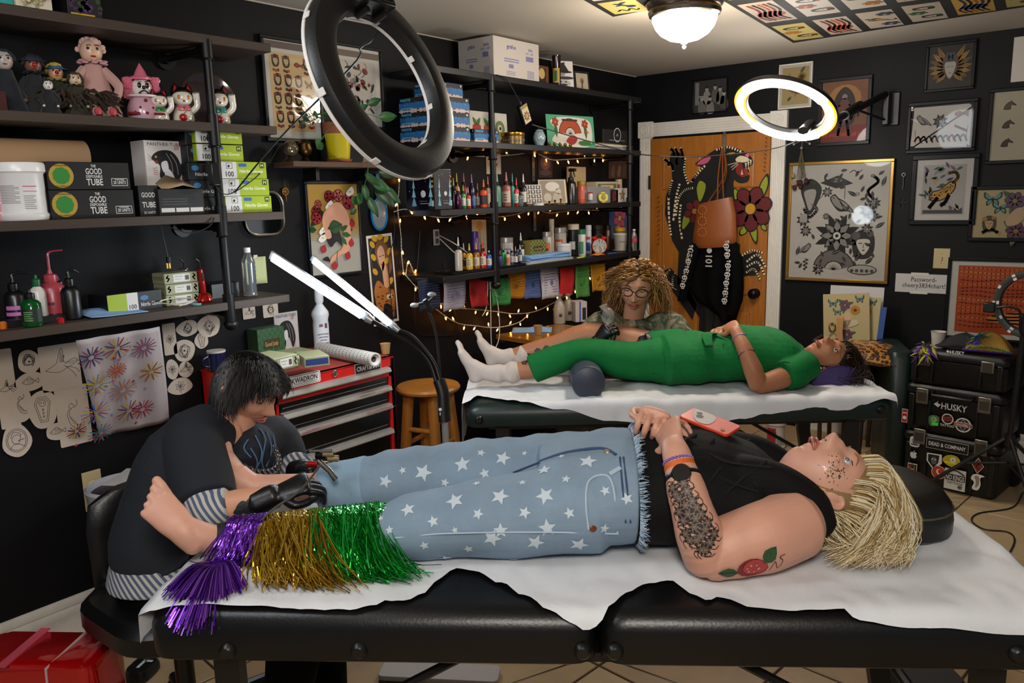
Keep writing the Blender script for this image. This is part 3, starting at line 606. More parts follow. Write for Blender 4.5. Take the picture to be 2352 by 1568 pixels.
# ---- paper sheets ----
def sheet(label,T,edge,s0,s1,name,left=.0,right=.0,seed=1,amp=.006,dback=-.03,m=None,mound=()):
 "paper over a table: edge = [(s,hang)] where hang is how far it drops past the near side (negative: pulled back)"
 nu,nv=150,56; q=V((seed*3.1,seed*1.7,0)); W=T['W']; rp=.03
 es=sorted(edge)
 def hang(s):
  for (a,b),(c,d) in zip(es[:-1],es[1:]):
   if a<=s<=c: t=(s-a)/(c-a+1e-9); t=t*t*(3-2*t); return b+(d-b)*t
  return es[0][1] if s<es[0][0] else es[-1][1]
 L=T['L']
 def f(a,b):
  s=s0+(s1-s0)*a; h=hang(s); tot=W-dback+h; l=tot*b; d=W-dback-l; z=T['z']+.004+amp*abs(noise.noise(V((s*5,d*5,0))+q))*1.2+amp*.6*abs(noise.noise(V((s*14,d*9,2))+q))
  for ms,md,mh,mr in mound: z+=mh*math.exp(-((s-ms)**2+(d-md)**2)/mr**2)
  y=d
  if d<rp:
   ex=rp-d; k=ex/(rp*1.57)
   if k<1: y=rp-rp*math.sin(k*PI/2)-.005*k; z-=rp*(1-math.cos(k*PI/2))
   else:
    dn=ex-rp*1.57; fl=.012*noise.noise(V((s*9,0,5))+q)+.006*noise.noise(V((s*23,dn*4,1))+q)
    y=-.006-abs(fl)*min(1,dn*14)-.1*dn*dn-.02*max(0,noise.noise(V((s*6,3,seed))))*min(1,dn*9); z-=rp+dn
  x=s
  if s<.012:
   e=.012-s; x=-.012-.03*e; z-=e
  if s>L-.012:
   e=s-L+.012; x=L+.006+.05*e; z-=e*(1)
  return (x,y,z)
 t=thing(name,label,'paper sheet',(T['o'][0],T['o'][1],0),T['th'])
 MB().grid(f,nu,nv).build('paper_sheet',m or mat('exam_paper','d8dade',.75,bump=.25,bs=500,var=.03,vs=6),t,ang=70)
 return t
def edgepts(T,pts,zt=None):
 out=[]
 for X,Y in pts:
  s,z=pxfront(T,X,Y)
  if z<=T['z']-.02: out.append((s,T['z']-z-.01))
  else:
   l=pxtop(T,X,Y); out.append((l.x,-max(0,l.y)) if l.y>0 else (s,T['z']-z))
 return out
fe=edgepts(FT,[(330,1400),(430,1396),(620,1398),(800,1402),(862,1396),(885,1384),(930,1386),(975,1368),(1010,1335),(1045,1312),(1090,1318),(1150,1345),(1200,1372),(1260,1405),(1310,1432),(1345,1450),(1375,1438),(1398,1400),(1440,1370),(1490,1345),(1545,1340),(1590,1370),(1625,1388),(1650,1376),(1672,1384),(1720,1398),(1830,1408),(1945,1410),(1962,1422),(2100,1436),(2352,1458)])
sheet('white exam paper hanging over the black foreground table',FT,fe,-.07,FT['L']+.03,'exam_paper',seed=2,amp=.013)
be=edgepts(BT,[(1065,930),(1100,915),(1180,925),(1290,945),(1400,967),(1507,978),(1560,976),(1644,975),(1703,961),(1776,953),(1821,947),(1870,936),(1890,938),(1905,946),(1944,947),(1978,930),(2031,914),(2060,925)])
sheet('white exam paper on the dark green table under the reclining client in green',BT,be,-.2,BT['L']+.02,'exam_paper.001',seed=5,amp=.018)
# ---------------- red tool chest ----------------
CX,CY0,CY1,CZ=.5,-3.70,-3.045,.95
redm=mat('chest_red','b3150f',.35,var=.08,vs=15); blackd=mat('drawer_black','0a0a0c',.22); alum=mat('aluminium','b9b2aa',.38,.75,var=.12,vs=30)
t=thing('tool_chest','red rolling tool chest with black drawers and silver pulls','tool chest',(.004,0,0)); yc=(CY0+CY1)/2
m=MB().box((.25,yc,CZ-.004),(.5,CY1-CY0,.008)).box((.25,CY0+.012,.51),(.5,.024,.87)).box((.25,CY1-.012,.51),(.5,.024,.87)).box((.01,yc,.51),(.02,CY1-CY0,.87)).box((.25,yc,.09),(.5,CY1-CY0,.03))
m.box((.487,yc,CZ-.045),(.026,CY1-CY0,.09)).box((.487,CY0+.018,.5),(.026,.036,.82)).box((.487,CY1-.018,.5),(.026,.036,.82)).build('chest_body',redm,t,bev=.003)
zs=[px(895,v,0,CX).z for v in (843,886,927,985,1075)]+[.12]
for i in range(5):
 zt_,zb_=zs[i],zs[i+1]; h=zt_-zb_
 if h<.03: h=.14; zb_=zt_-h
 d=MB().box((CX-.012,yc,(zt_+zb_)/2+.004),(.016,CY1-CY0-.085,h-.008)).build('drawer',blackd,t,bev=.003)
 mm=MB().loft([[(CX-.004,y,zt_+.008),(CX+.02,y,zt_+.004),(CX+.026,y,zt_-.012),(CX+.02,y,zt_-.018),(CX+.014,y,zt_-.006),(CX-.004,y,zt_-.004)] for y in (CY0+.04,CY1-.04)])
 mm.build('drawer_pull',alum,d)
 if i>0:
  MB().tube([(CX-.002,CY0+.05,zt_+.026),(CX-.002,CY1-.05,zt_+.026)],.003,6).build('drawer_groove',mat('gloss_edge','3a3a3e',.15,.6),d)
 if i in (2,1):
  p=Print((CX+.0265,yc,zt_-.004),(0,1,0),(0,0,1)); q=random.Random(i)
  for k in range(26 if i==2 else 8):
   u=q.uniform(-.22,-.05) if k%2 and i==2 else q.uniform(.1,.28); p.rect(u,q.uniform(-.006,.004),q.uniform(.02,.07),.0013,q.choice(('b04a52','a03a44','c07078')))
  tag(p.fin('red_scuff',d),kind='stuff')
p=Print((CX+.001,0,0),(0,1,0),(0,0,1)); a,b,c,e=leftp([(807,858),(877,830),(880,842),(664,858)],CX)
cu,cz=leftp([(843,842)],CX)[0]; p.o=V((CX+.006,0,0))
p.rect(cu,cz,.15,.046,'b4b0aa'); p.up(); p.rect(cu,cz,.144,.04,'111114'); p.up(); p.text('CRAFTSMAN',cu,cz,.02,'c4c0ba',w=.128); p.build('chest_badge',None,t); p=Print((CX+.006,0,0),(0,1,0),(0,0,1))
ku,kz=leftp([(698,870)],CX)[0]; p.poly([(ku+x,kz+y) for x,y in rr(.155,.048,.008)],'d9d6d2'); p.up(); p.line([(ku+x,kz+y) for x,y in rr(.145,.039,.006)],.0018,'15151a',True); p.text('KWADRON',ku,kz+.002,.021,'15151a',w=.125); p.line([(ku-.055,kz-.013),(ku+.06,kz-.013)],.002,'15151a')
p.build('sticker',None,t)
lu,lz=leftp([(767,857)],CX)[0]
MB().at((CX+.001,lu,lz),(0,PI/2,0)).lathe([(.001,.007),(.009,.007),(.0135,.004),(.014,0)],18).box((0,0,.0075),(.012,.0025,.001)).build('lock',mat('chrome','b8b8ba',.18,1),t)
for x in (.06,.44):
 for y in (CY0+.06,CY1-.06): MB().cyl((x,y-.015,.038),(x,y+.015,.038),.037,n=16).box((x,y,.066),(.05,.045,.03)).build('caster',mat('button_black'),t)
mm=MB().grid(lambda a,b:(.02+.46*a,CY0+.02+(CY1-CY0-.04)*b,CZ+.002),1,1).build('grip_mat',mat('red_mesh_liner','8f2a20',.8,bump=.6,bs=260),t)
# ---------------- wooden stool ----------------
oak=mat('oak','a5692a',.4,var=.25,vs=7,stretch=(5,5,.8)); sx_,sy_,sh=.335,-2.665,.72
t=thing('bar_stool','round wooden bar stool beside the red tool chest','stool',(sx_,sy_,0))
MB().lathe([(.001,sh-.034),(.14,sh-.034),(.158,sh-.026),(.163,sh-.014),(.155,sh-.003),(.13,sh),(.06,sh-.003),(.001,sh-.004)],36).build('seat',mat('oak_seat','a86d2c',.38,var=.25,vs=6,stretch=(6,.8,6)),t)
lt=[]
for i in range(4):
 a=PI/4+i*PI/2+.2; tx,ty=.1*math.cos(a),.1*math.sin(a); bx_,by_=.17*math.cos(a),.17*math.sin(a); lt.append((tx,ty,bx_,by_))
 MB().loft([[(bx_+dx,by_+dy,0) for dx,dy in rr(.04,.04,.006,2)],[(tx+dx,ty+dy,sh-.03) for dx,dy in rr(.042,.042,.006,2)]]).build('leg',oak,t)
for i in range(4):
 A,B_=lt[i],lt[(i+1)%4]
 for z in ((.2,.42) if i%2 else (.28,.5)):
  k=z/sh; P=lambda q:(q[2]+(q[0]-q[2])*k,q[3]+(q[1]-q[3])*k,z); MB().cyl(P(A),P(B_),.013,n=10).build('rung',oak,t)
# ---------------- husky style tool box stack ----------------
hb0=V((2.148,-.741,0)); hth=math.radians(-8); hw,hd=.475,.36
hp=mat('box_black','0a0a0b',.42,bump=.2,bs=300)
def hpx(X,Y):
 n=V((math.sin(hth),-math.cos(hth),0)); dr=RT*((X-1176)/FPX)-UP*((Y-784)/FPX)+_fw; k=(hb0-CAM).dot(n)/dr.dot(n); P=CAM+dr*k-hb0; return P.x*math.cos(hth)+P.y*math.sin(hth),P.z
z1=hpx(2075,985)[1]; z2=hpx(2085,878)[1]; z3=hpx(2090,800)[1]
def sticker(p,kind,u,v,s):
 W_='d8d4cc'
 if kind=='skull': p.poly([(u+x,v+y) for x,y in rr(s,s*1.15,s*.3)],'c9c6c2'); p.up(); p.disc(u,v+.1*s,s*.3,'20201f'); p.up(); p.disc(u,v+.1*s,s*.24,'c9c6c2'); p.up(); p.disc(u-.09*s,v+.12*s,.07*s,'151515'); p.disc(u+.09*s,v+.12*s,.07*s,'151515'); p.rect(u,v-.3*s,s*.7,s*.14,'3a3a3a'); p.up(-3)
 if kind=='apple':
  p.blob([(u-.35*s,v+.1*s),(u-.2*s,v+.3*s),(u,v+.22*s),(u+.2*s,v+.3*s),(u+.36*s,v+.18*s),(u+.26*s,v),(u+.36*s,v-.2*s),(u+.15*s,v-.48*s),(u,v-.42*s),(u-.15*s,v-.48*s),(u-.33*s,v-.2*s)],'c4c4c8'); p.leaf(u,v+.3*s,.22*s,.12*s,1.0,'c4c4c8')
 if kind=='card':
  p.rect(u,v,s*.66,s*1.2,'d8d0c0'); p.up(); p.rect(u,v+.04*s,s*.58,s*.98,'2a1c18'); p.up(); m_face(p,u,v+.05*s,s*.5,'3a1a14','d6a27c',deco='b8301c'); p.disc(u,v+.42*s,s*.16,'2f6a2c'); p.rect(u,v-.52*s,s*.5,s*.08,'1a1a1a'); p.up(-2)
 if kind=='band': p.rect(u,v,s,s*.27,'c8c4bc'); p.up(); p.rect(u,v,s*.985,s*.25,'0d0d0e'); p.up(); p.text('DEAD & COMPANY',u,v,s*.1,W_,w=s*.88); p.up(-2)
 if kind=='beast': p.blob([(u-.5*s,v+.5*s),(u+.5*s,v+.55*s),(u+.55*s,v-.1*s),(u,v-.7*s),(u-.5*s,v-.1*s)],W_,1); p.up(); p.blob([(u-.42*s,v+.42*s),(u+.35*s,v+.45*s),(u+.3*s,v-.1*s),(u,v-.55*s),(u-.4*s,v-.1*s)],'141414',1); p.up(); p.disc(u,v,.2*s,'5a5a58',.3*s); p.up(); p.disc(u-.1*s,v+.1*s,.05*s,'d8d4cc'); p.disc(u+.1*s,v+.1*s,.05*s,'d8d4cc'); p.up(-3)
 if kind=='lion': p.blob([(u-.6*s,v),(u-.3*s,v+.4*s),(u+.3*s,v+.45*s),(u+.6*s,v+.05*s),(u+.3*s,v-.4*s),(u-.2*s,v-.35*s)],'b3a21e'); p.up(); p.disc(u+.1*s,v+.12*s,.2*s,'d8d4cc'); p.rect(u-.05*s,v-.12*s,s*.8,s*.14,'d8c832'); p.disc(u+.1*s,v+.1*s,.07*s,'222015'); p.up(-1)
 if kind=='orange': p.disc(u,v,s*.5,'d8d4cc',n=24); p.up(); p.disc(u,v,s*.46,'b0351c',n=24); p.up(); p.disc(u+.05*s,v+.05*s,s*.22,'d8d4cc',n=20); p.up(); p.disc(u+.12*s,v+.08*s,s*.18,'b0351c',n=20); p.up(-3)
 if kind=='nokings': p.rect(u,v,s,s*1.1,'c9c6c0'); p.up(); p.rect(u,v+.1*s,s*.94,s*.34,'1a1a1a'); p.up(); p.text('NO KINGS',u,v+.1*s,s*.26,W_,w=s*.86); p.text('TATTOOS',u,v-.18*s,s*.12,'1a1a1a'); p.curve([(u-.4*s,v+.4*s),(u,v+.5*s),(u+.4*s,v+.32*s)],.08*s,'4a4a48'); p.flower(u+.25*s,v-.36*s,.12*s,'6a6a68','1a1a1a'); p.up(-2)
 if kind=='diamond': p.poly([(u,v+.6*s),(u+.38*s,v),(u,v-.6*s),(u-.38*s,v)],'d8d4cc'); p.up(); p.poly([(u,v+.54*s),(u+.34*s,v),(u,v-.54*s),(u-.34*s,v)],'7e2a12'); p.up(); p.curve([(u-.15*s,v+.1*s),(u+.1*s,v+.2*s),(u-.1*s,v-.1*s),(u+.15*s,v-.25*s)],.06*s,'1a0d08'); p.up(-2)
 if kind=='dancer': p.blob([(u-.2*s,v+.4*s),(u+.1*s,v+.5*s),(u+.5*s,v+.42*s),(u+.25*s,v+.25*s),(u+.3*s,v-.2*s),(u+.15*s,v-.6*s),(u-.2*s,v-.55*s),(u-.1*s,v-.1*s),(u-.3*s,v+.1*s)],W_); p.up(); p.blob([(u-.1*s,v+.3*s),(u+.15*s,v+.35*s),(u+.2*s,v-.2*s),(u,v-.45*s),(u,v)],'8a7f70'); p.up(-1)
 if kind=='green': p.blob([(u-.4*s,v+.3*s),(u,v+.5*s),(u+.4*s,v+.35*s),(u+.3*s,v-.3*s),(u-.3*s,v-.45*s)],'3f6a3a'); p.up(); p.disc(u,v+.12*s,.25*s,'7aa06a'); p.rect(u+.1*s,v-.25*s,s*.5,s*.25,'3fd84a'); p.disc(u-.05*s,v+.14*s,.06*s,'14180f'); p.up(-1)
 if kind=='wave': p.disc(u,v+.15*s,s*.42,'d8d4cc',n=20); p.up(); p.disc(u,v+.15*s,s*.34,'141414',n=20); p.up(); p.text('Great',u-.05*s,v+.28*s,s*.2,'b03a2c',w=s*.8,rot=.2); p.text('Wave',u,v+.08*s,s*.2,'b03a2c',w=s*.7,rot=.2); p.text('TATTOO',u,v-.38*s,s*.17,W_,w=s); p.up(-2)
 if kind=='waverly': p.disc(u,v,s*.48,'d8d4cc',n=24); p.up(); p.disc(u,v,s*.4,'16181a',n=24); p.up(); p.line([(u-.4*s,v+.18*s),(u+.4*s,v+.18*s)],.02*s,'d8d4cc'); p.curve([(u,v-.4*s),(u-.2*s,v),(u,v+.4*s)],.02*s,'d8d4cc'); p.curve([(u,v-.4*s),(u+.2*s,v),(u,v+.4*s)],.02*s,'d8d4cc'); p.rect(u,v,s*1.08,s*.26,'d8d4cc'); p.up(); p.rect(u,v,s*1.04,s*.22,'7d1f1c'); p.up(); p.text('WAVERLY',u,v,s*.14,'d8d4cc',w=s*.94); p.up(-4)
 if kind=='red': p.rect(u,v,s*.55,s*1.4,'d8d0c8'); p.up(); p.rect(u,v,s*.48,s*1.3,'9a1f18'); p.up(); p.rect(u,v+.3*s,s*.4,s*.1,'d8d0c8'); p.disc(u,v-.2*s,s*.18,'d8d0c8'); p.up(-2)
def toolbox(label,z0,z1,latch_z,w=hw,d=hd,lid=.05,wheel=False):
 t=thing('tool_box',label,'tool box',(hb0.x,hb0.y,z0),hth,group='stacked black tool boxes'); h=z1-z0
 MB().loft([[(x+w/2,y+d/2,z) for x,y in rr(w-i,d-i,.03)] for z,i in ((.004,.03),(.02,.012),(h-lid-.006,.0))]).build('box_body',hp,t,bev=.002,seg=1)
 MB().loft([[(x+w/2,y+d/2,z) for x,y in rr(w+i,d+i,.03)] for z,i in ((h-lid,.008),(h-lid+.012,.014),(h-.014,.012),(h,-.012))]).build('box_lid',hp,t,bev=.002,seg=1)
 for x in (.03,w-.03): MB().box((x,-.004,h*.45),(.03,.016,h*.7)).build('corner_rib',hp,t,bev=.005)
 for x in (.12,w-.12): MB().box((x,-.002,h*.4),(.014,.01,h*.6)).build('front_rib',hp,t,bev=.003)
 for x in (.085,w-.085):
  q=MB().box((x,-.014,latch_z-z0),(.062,.012,.085 if h>.2 else .06)).build('latch',mat('latch_steel','8d877c',.35,.85),t,bev=.004)
  MB().box((x,-.021,latch_z-z0),(.044,.003,.05)).build('latch_groove',mat('latch_dark','5f594f',.4,.8),q,bev=.001)
 return t
tb1=toolbox('lowest black tool box plastered with many stickers',0,z1,z1-.02,wheel=True)
tb2=toolbox('middle black tool box with a wolf logo and three stickers',z1+.001,z2,z2-.06)
zmid=z2+(z3-z2)*.45
tb3=toolbox('uppermost black tool box with steel latches under the feather mask',z2+.001,z3,z3-.05,lid=.045)
for x in(.02,hw-.02): MB().cyl((x,hd-.05,.06),(x,hd-.01,.06),.06,n=16).build('wheel',mat('button_black'),tb1)
MB().tube([(.14,-.006,z2-z1-.03),(.14,-.03,z2-z1-.045),(.335,-.03,z2-z1-.045),(.335,-.006,z2-z1-.03)],.011,8).build('carry_handle',hp,tb2)
def hstick(t,items):
 for k,X,Y,s in items:
  p=Print(hb0,(math.cos(hth),math.sin(hth),0),(0,0,1),.0004); p.o=hb0+p.n*.0125; u,v=hpx(X,Y)
  if k=='wolf':
   p.text('HUSKY',u+.3*s,v,s*.32,'c9c9c6',w=s*1.15); p.poly([(u-.62*s,v+.02*s),(u-.42*s,v+.2*s),(u-.45*s,v+.08*s),(u-.3*s,v+.04*s),(u-.42*s,v-.12*s)],'c9c9c6')
  else: sticker(p,k,u,v,s)
  p.build('printed_logo' if k=='wolf' else 'sticker',None,t)
hstick(tb1,[('skull',2103,1013,.052),('apple',2100,1042,.048),('card',2097,1080,.075),('band',2177,1023,.21),('beast',2147,1056,.075),('lion',2187,1058,.075),('orange',2158,1083,.075),('nokings',2195,1100,.105),('diamond',2248,1068,.075),('dancer',2243,1103,.08)])
hstick(tb2,[('green',2147,965,.065),('wave',2178,965,.07),('waverly',2214,975,.082),('red',2080,953,.055),('wolf',2178,932,.11)])
hstick(tb3,[('wolf',2192,808,.06)])
# ---------------- ring lights and lamps ----------------
def pd(X,Y,d): return CAM+(RT*((X-1176)/FPX)-UP*((Y-784)/FPX)+_fw)*d
def basis(n,upref=V((0,0,1))):
 n=V(n).normalized(); a=upref.cross(n).normalized(); b=n.cross(a); return Matrix((a,b,n)).transposed().to_4x4()
def tiltn(c,deg,a,b):
 "facing direction tilted deg away from the sight line to c"
 v=(CAM-c).normalized(); r=(RT-v*RT.dot(v)).normalized(); u=(UP-v*UP.dot(v)); u=(u-r*u.dot(r)).normalized()
 return (v*math.cos(math.radians(deg))+(r*a+u*b)*math.sin(math.radians(deg))).normalized()
rblack=mat('ring_black','0c0c0d',.42,bump=.08,bs=200)
c=pd(889,187,1.8); nb=tiltn(c,58,.866,.5)
t=thing('ring_light','large unlit black ring light hanging in the foreground','ring light',c); T=basis(nb)
def sweep(prof,n=72,a0=0,a1=2*PI):
 return [[(r*math.cos(a),r*math.sin(a),z) for r,z in prof] for a in [a0+(a1-a0)*i/n for i in range(n+1)]]
MB().mtx(T).loft(sweep([(.158,-.012),(.16,.006),(.166,.017),(.176,.02),(.19,.019),(.205,.018),(.219,.013),(.226,.0),(.226,-.012),(.20,-.016),(.17,-.016)]),cap=False).build('ring_housing',rblack,t)
MB().mtx(T).loft(sweep([(.157,-.012),(.1575,-.02),(.164,-.024),(.222,-.024),(.2285,-.02),(.2285,-.012)]),cap=False).build('diffuser',mat('diffuser_white','cfcac6',.5),t)
for i in range(8):
 a=i*PI/4+.2; r=.2285; MB().mtx(T@Matrix.Rotation(a,4,'Z')).box((r,0,-.008),(.004,.016,.018)).build('diffuser_clip',mat('diffuser_white'),t,bev=.001)
 MB().mtx(T@Matrix.Rotation(a+.3,4,'Z')).box((.157,0,-.008),(.003,.014,.016)).build('diffuser_clip',mat('diffuser_white'),t,bev=.001)
cb=pd(908,40,1.76); Tb=T.copy(); ang=math.atan2(*(reversed([(T.inverted()@(cb-c)).x,(T.inverted()@(cb-c)).y])))
Tr=T@Matrix.Rotation(ang,4,'Z')
MB().mtx(Tr).box((.196,0,.03),(.075,.11,.05)).box((.2,.02,.056),(.05,.04,.006)).build('control_box',rblack,t,bev=.008)
m=MB().mtx(Tr)
for i in range(5): m.box((.165+.009*i,-.025,.0556),(.004,.04,.003))
m.build('vent_fins',mat('button_black'),t)
for s in (-1,1): MB().mtx(Tr).cyl((.15,.03*s,.0),(.15,.03*s,.035),.008,n=10).build('thumb_screw',mat('button_black'),t)
top=wm(t)@(Tr@V((.236,0,.03))); hook=V((top.x+.03,top.y+.02,2.5))-c
MB().tube(spline([top-c,top-c+V((.01,.0,.06)),hook+V((0,0,-.2)),hook],6),.016,10).build('boom_arm',rblack,t)
MB().tube(spline([pd(868,70,1.79)-c,pd(850,95,1.82)-c,pd(828,110,1.9)-c,pd(806,155,2.0)-c,pd(640,320,2.55)-c,pd(540,440,2.9)-c],6),.0028,6).build('power_cord',mat('cord_black','101012',.5),t)
# lit ring light on the back wall arm
c=pd(1802,254,4.22); nf=tiltn(c,58,-.26,-.966); T=basis(nf)
t=thing('ring_light.001','lit ring light on a black wall arm in front of the back wall prints','ring light',c)
MB().mtx(T).loft(sweep([(.205,.0),(.2,-.018),(.21,-.032),(.235,-.036),(.262,-.03),(.272,-.014),(.27,.0)]),cap=False).build('ring_housing',rblack,t)
e1=mat('ring_lit','ffffff',.4,emit=16,ecol='fff9f0'); e2=mat('ring_lit_amber','ff9a3a',.4,emit=4.0,ecol='ff7a14')
x_=T.inverted().to_3x3()@RT; y_=T.inverted().to_3x3()@UP; aR=math.atan2(x_.y,x_.x); dirn=1 if math.sin(math.atan2(y_.y,y_.x)-aR)>0 else -1
def A(deg): return aR+dirn*math.radians(deg)
for a0,a1,k in ((55,165,0),(165,245,1),(245,335,0),(-25,55,1)):
 if k==0: MB().mtx(T).loft(sweep([(.21,.0),(.213,.012),(.222,.017),(.255,.017),(.264,.012),(.267,.0)],24,A(a0),A(a1)),cap=False).build('lit_diffuser',e1,t)
 else:
  MB().mtx(T).loft(sweep([(.208,.001),(.216,.006),(.22,.006)],24,A(a0),A(a1)),cap=False).build('amber_edge',e2,t); MB().mtx(T).loft(sweep([(.256,.006),(.262,.007),(.269,.001)],24,A(a0),A(a1)),cap=False).build('amber_edge',e2,t)
  for i in range(14):
   a=A(a0)+(A(a1)-A(a0))*(i+.5)/14; MB().mtx(T@Matrix.Rotation(a,4,'Z')).box((.238,0,.006),(.036,.019,.008)).build('led_segment',e1,t,bev=.003)
  MB().mtx(T).loft(sweep([(.215,.002),(.262,.002)],24,A(a0),A(a1)),cap=False).build('led_bed',mat('led_bed','ffb060',.4,emit=4,ecol='ffa040'),t)
cw_=V((1.79,-.0,2.12))
ctl=pd(1860,272,4.3)-c; MB().tube([pd(1845,300,4.25)-c,pd(1862,282,4.35)-c],.03,8,flat=.7).build('control_box',rblack,t)
MB().box((0,0,0),(.1,.012,.2)).build('wall_plate',rblack,t,loc=V((1.80,-.008,2.115))-c,bev=.01)
MB().box((0,0,0),(.035,.06,.19)).build('arm_bracket',rblack,t,loc=V((1.785,-.045,2.115))-c,bev=.004)
ends=[V((1.78,-.07,2.2))-c,pd(1958,255,4.75)-c,pd(1900,285,4.4)-c]
MB().tube(ends,.02,10).build('arm_tube',rblack,t); MB().tube([pd(1975,242,4.85)-c,pd(1940,265,4.62)-c],.028,12).build('arm_collar',rblack,t)
MB().tube([V((1.78,-.07,2.05))-c,pd(1968,252,4.8)-c],.011,8,flat=.6).build('arm_strut',rblack,t); MB().tube([pd(1958,262,4.7)-c,pd(1953,275,4.7)-c],.008,6).build('arm_lever',rblack,t)
wp=[pd(1830,322,4.25),pd(1790,338,4.3),pd(1700,352,4.55),pd(1590,360,4.8),pd(1500,357,4.85),px(1450,350,0,.32),px(1330,318,0,.32),px(1222,286,0,.33)]
MB().tube([p-c for p in spline(wp,8)],.0035,6).build('power_cord',mat('cord_grey','4a4642',.35),t)
# twin tube lamp
d0=3.0; c=V((pd(1028,1045,3.0).x,pd(1028,1045,3.0).y,0))
t=thing('tube_lamp','twin white light tube lamp on a curved black neck and silver pole','lamp',c)
tl=mat('tube_lit','ffffff',.4,emit=17,ecol='e4f1ff'); sil=mat('tube_shell','b9bcc0',.35,.7)
for (x0,y0),(x1,y1),dd,w in (((628,590),(832,722),2.9,.018),((722,597),(895,742),2.95,.014)):
 a,b=pd(x0,y0,dd)-c,pd(x1,y1,dd)-c; ax=(b-a).normalized(); f=(CAM-c-(a+b)/2).normalized(); f=(f-ax*f.dot(ax)).normalized(); sd=ax.cross(f); sd=sd if sd.z>0 else -sd
 look=f*.75-sd*.65; look.normalize(); q=ax.cross(look)
 R=Matrix((q,look,ax)).transposed().to_4x4(); L=(b-a).length
 MB().mtx(Matrix.Translation(a)@R).loft([[(w*1.0*math.cos(k),w*math.sin(k),z) for k in [PI+.15+(PI-.3)*i/10 for i in range(11)]]+[(w*.97,.001,z),(-w*.97,.001,z)] for z in (-.015,L+.025)]).build('tube_shell',sil,t)
 MB().mtx(Matrix.Translation(a)@R).loft([[(w*.98*math.cos(k),w*.8*math.sin(k)+.002,z) for k in [PI*i/10 for i in range(11)]] for z in (0,L)]).build('light_tube',tl,t)
 MB().mtx(Matrix.Translation(a)@R).cyl((0,0,L+.02),(0,0,L+.045),w,w*.7,14).build('tube_cap',sil,t)
 e=b+ax*.04; MB().tube(spline([e,pd(945 if x0<700 else 950,790 if x0<700 else 775,2.98)-c,pd(985 if x0<700 else 995,830,3.0)-c,pd(1003 if x0<700 else 1012,880,3.0)-c],6),.008,10).build('goose_neck',rblack,t)
MB().tube(spline([pd(1008,872,3.0)-c,pd(1018,905,3.0)-c,pd(1020,950,3.0)-c,pd(1022,968,3.0)-c],5),[.026]*11+[.03]*3+[.022,.018] if False else .026,14,flat=.8).build('lamp_handle',rblack,t,)
p=Print((0,0,0),RT,UP); p.o=pd(1011,945,2.965)-c; p.disc(0,.008,.006,'d8d8d8'); p.rect(0,-.008,.003,.012,'d8d8d8'); p.fin('power_mark',t)
MB().cyl(pd(1022,968,3.0)-c,V((0,0,.03)),.013,n=16).build('lamp_pole',mat('silver_pole','b4b4b8',.3,.6),t)
MB().lathe([(.001,.0),(.13,.0),(.135,.01),(.12,.025),(.02,.03),(.001,.03)],32).build('lamp_foot',rblack,t)
MB().tube(spline([pd(1012,900,3.02)-c,pd(1008,820,3.02)-c,pd(1000,760,3.02)-c,pd(985,715,3.02)-c],6),.005,8).build('phone_neck',rblack,t)
MB().tube([pd(952,702,3.02)-c,pd(985,692,3.02)-c,pd(1000,680,3.02)-c],.011,8,flat=.6).tube([pd(975,688,3.0)-c,pd(992,714,3.02)-c],.009,8).build('phone_clamp',rblack,t)
for X,Y in ((952,701),(992,676)): MB().ball(pd(X,Y,3.0)-c,.014,10,(1.4,1,.7)).build('clamp_pad',mat('grey_rubber','8c8a88',.7),t)
# ring light on a tripod at the right edge
c=V((2.76,-.86,0))
t=thing('ring_light.002','unlit ring light standing on a black tripod by the tool boxes','ring light',c); rc=px(2368,700,1,-.9)-c
T=basis(V((-.25,-.97,-.05)))
T=Matrix.Translation(rc)@T
MB().mtx(T).loft(sweep([(.135,-.012),(.137,.012),(.15,.018),(.165,.016),(.172,.0),(.168,-.014),(.15,-.018)]),cap=False).build('ring_housing',mat('ring_grey','3a3836',.45),t)
for i in range(18):
 a=i*PI/9+.17*(i%3); MB().mtx(T@Matrix.Rotation(a,4,'Z')).box((.142+.018*(i%2),0,.017),(.012,.016,.003)).build('tape_piece',mat('white_tape','d5d2cc',.7),t)
MB().tube(spline([rc+V((0,0,-.17)),rc+V((0,.01,-.2)),V((rc.x,rc.y,.95))],4),.012,8).build('tripod_neck',rblack,t)
MB().tube(spline([rc+V((-.14,-.03,-.02)),rc+V((-.09,-.04,-.01)),rc+V((-.04,-.04,-.03)),rc+V((-.03,-.03,-.13)),rc+V((0,0,-.17))],6),.006,8).build('phone_neck',rblack,t)
MB().box(rc+V((-.17,-.03,-.02)),(.05,.03,.05)).build('phone_clamp',rblack,t,bev=.006)
hub=V((px(2318,1010,1,-.86)-c)); hub=V((hub.x,0,hub.z))
MB().cyl(hub+V((0,0,-.05)),V((rc.x*.6+hub.x*.4,rc.y,1.02)),.014,n=10).build('tripod_pole',rblack,t); MB().cyl(hub+V((0,0,-.03)),hub+V((0,0,.03)),.024,n=12).build('tripod_collar',rblack,t)
for a,l in ((3.4,.44),(-1.15,.5),(.8,.4)):
 f=V((hub.x+l*math.cos(a),l*math.sin(a)*.8,.012)); MB().tube([hub+V((0,0,.02)),f],.01,8).build('tripod_leg',rblack,t); MB().ball(f,.016,8).build('rubber_foot',mat('button_black'),t); mid=(hub+V((0,0,.02))).lerp(f,.45); MB().tube([hub+V((0,0,-.12)),mid],.006,6).build('tripod_brace',rblack,t)
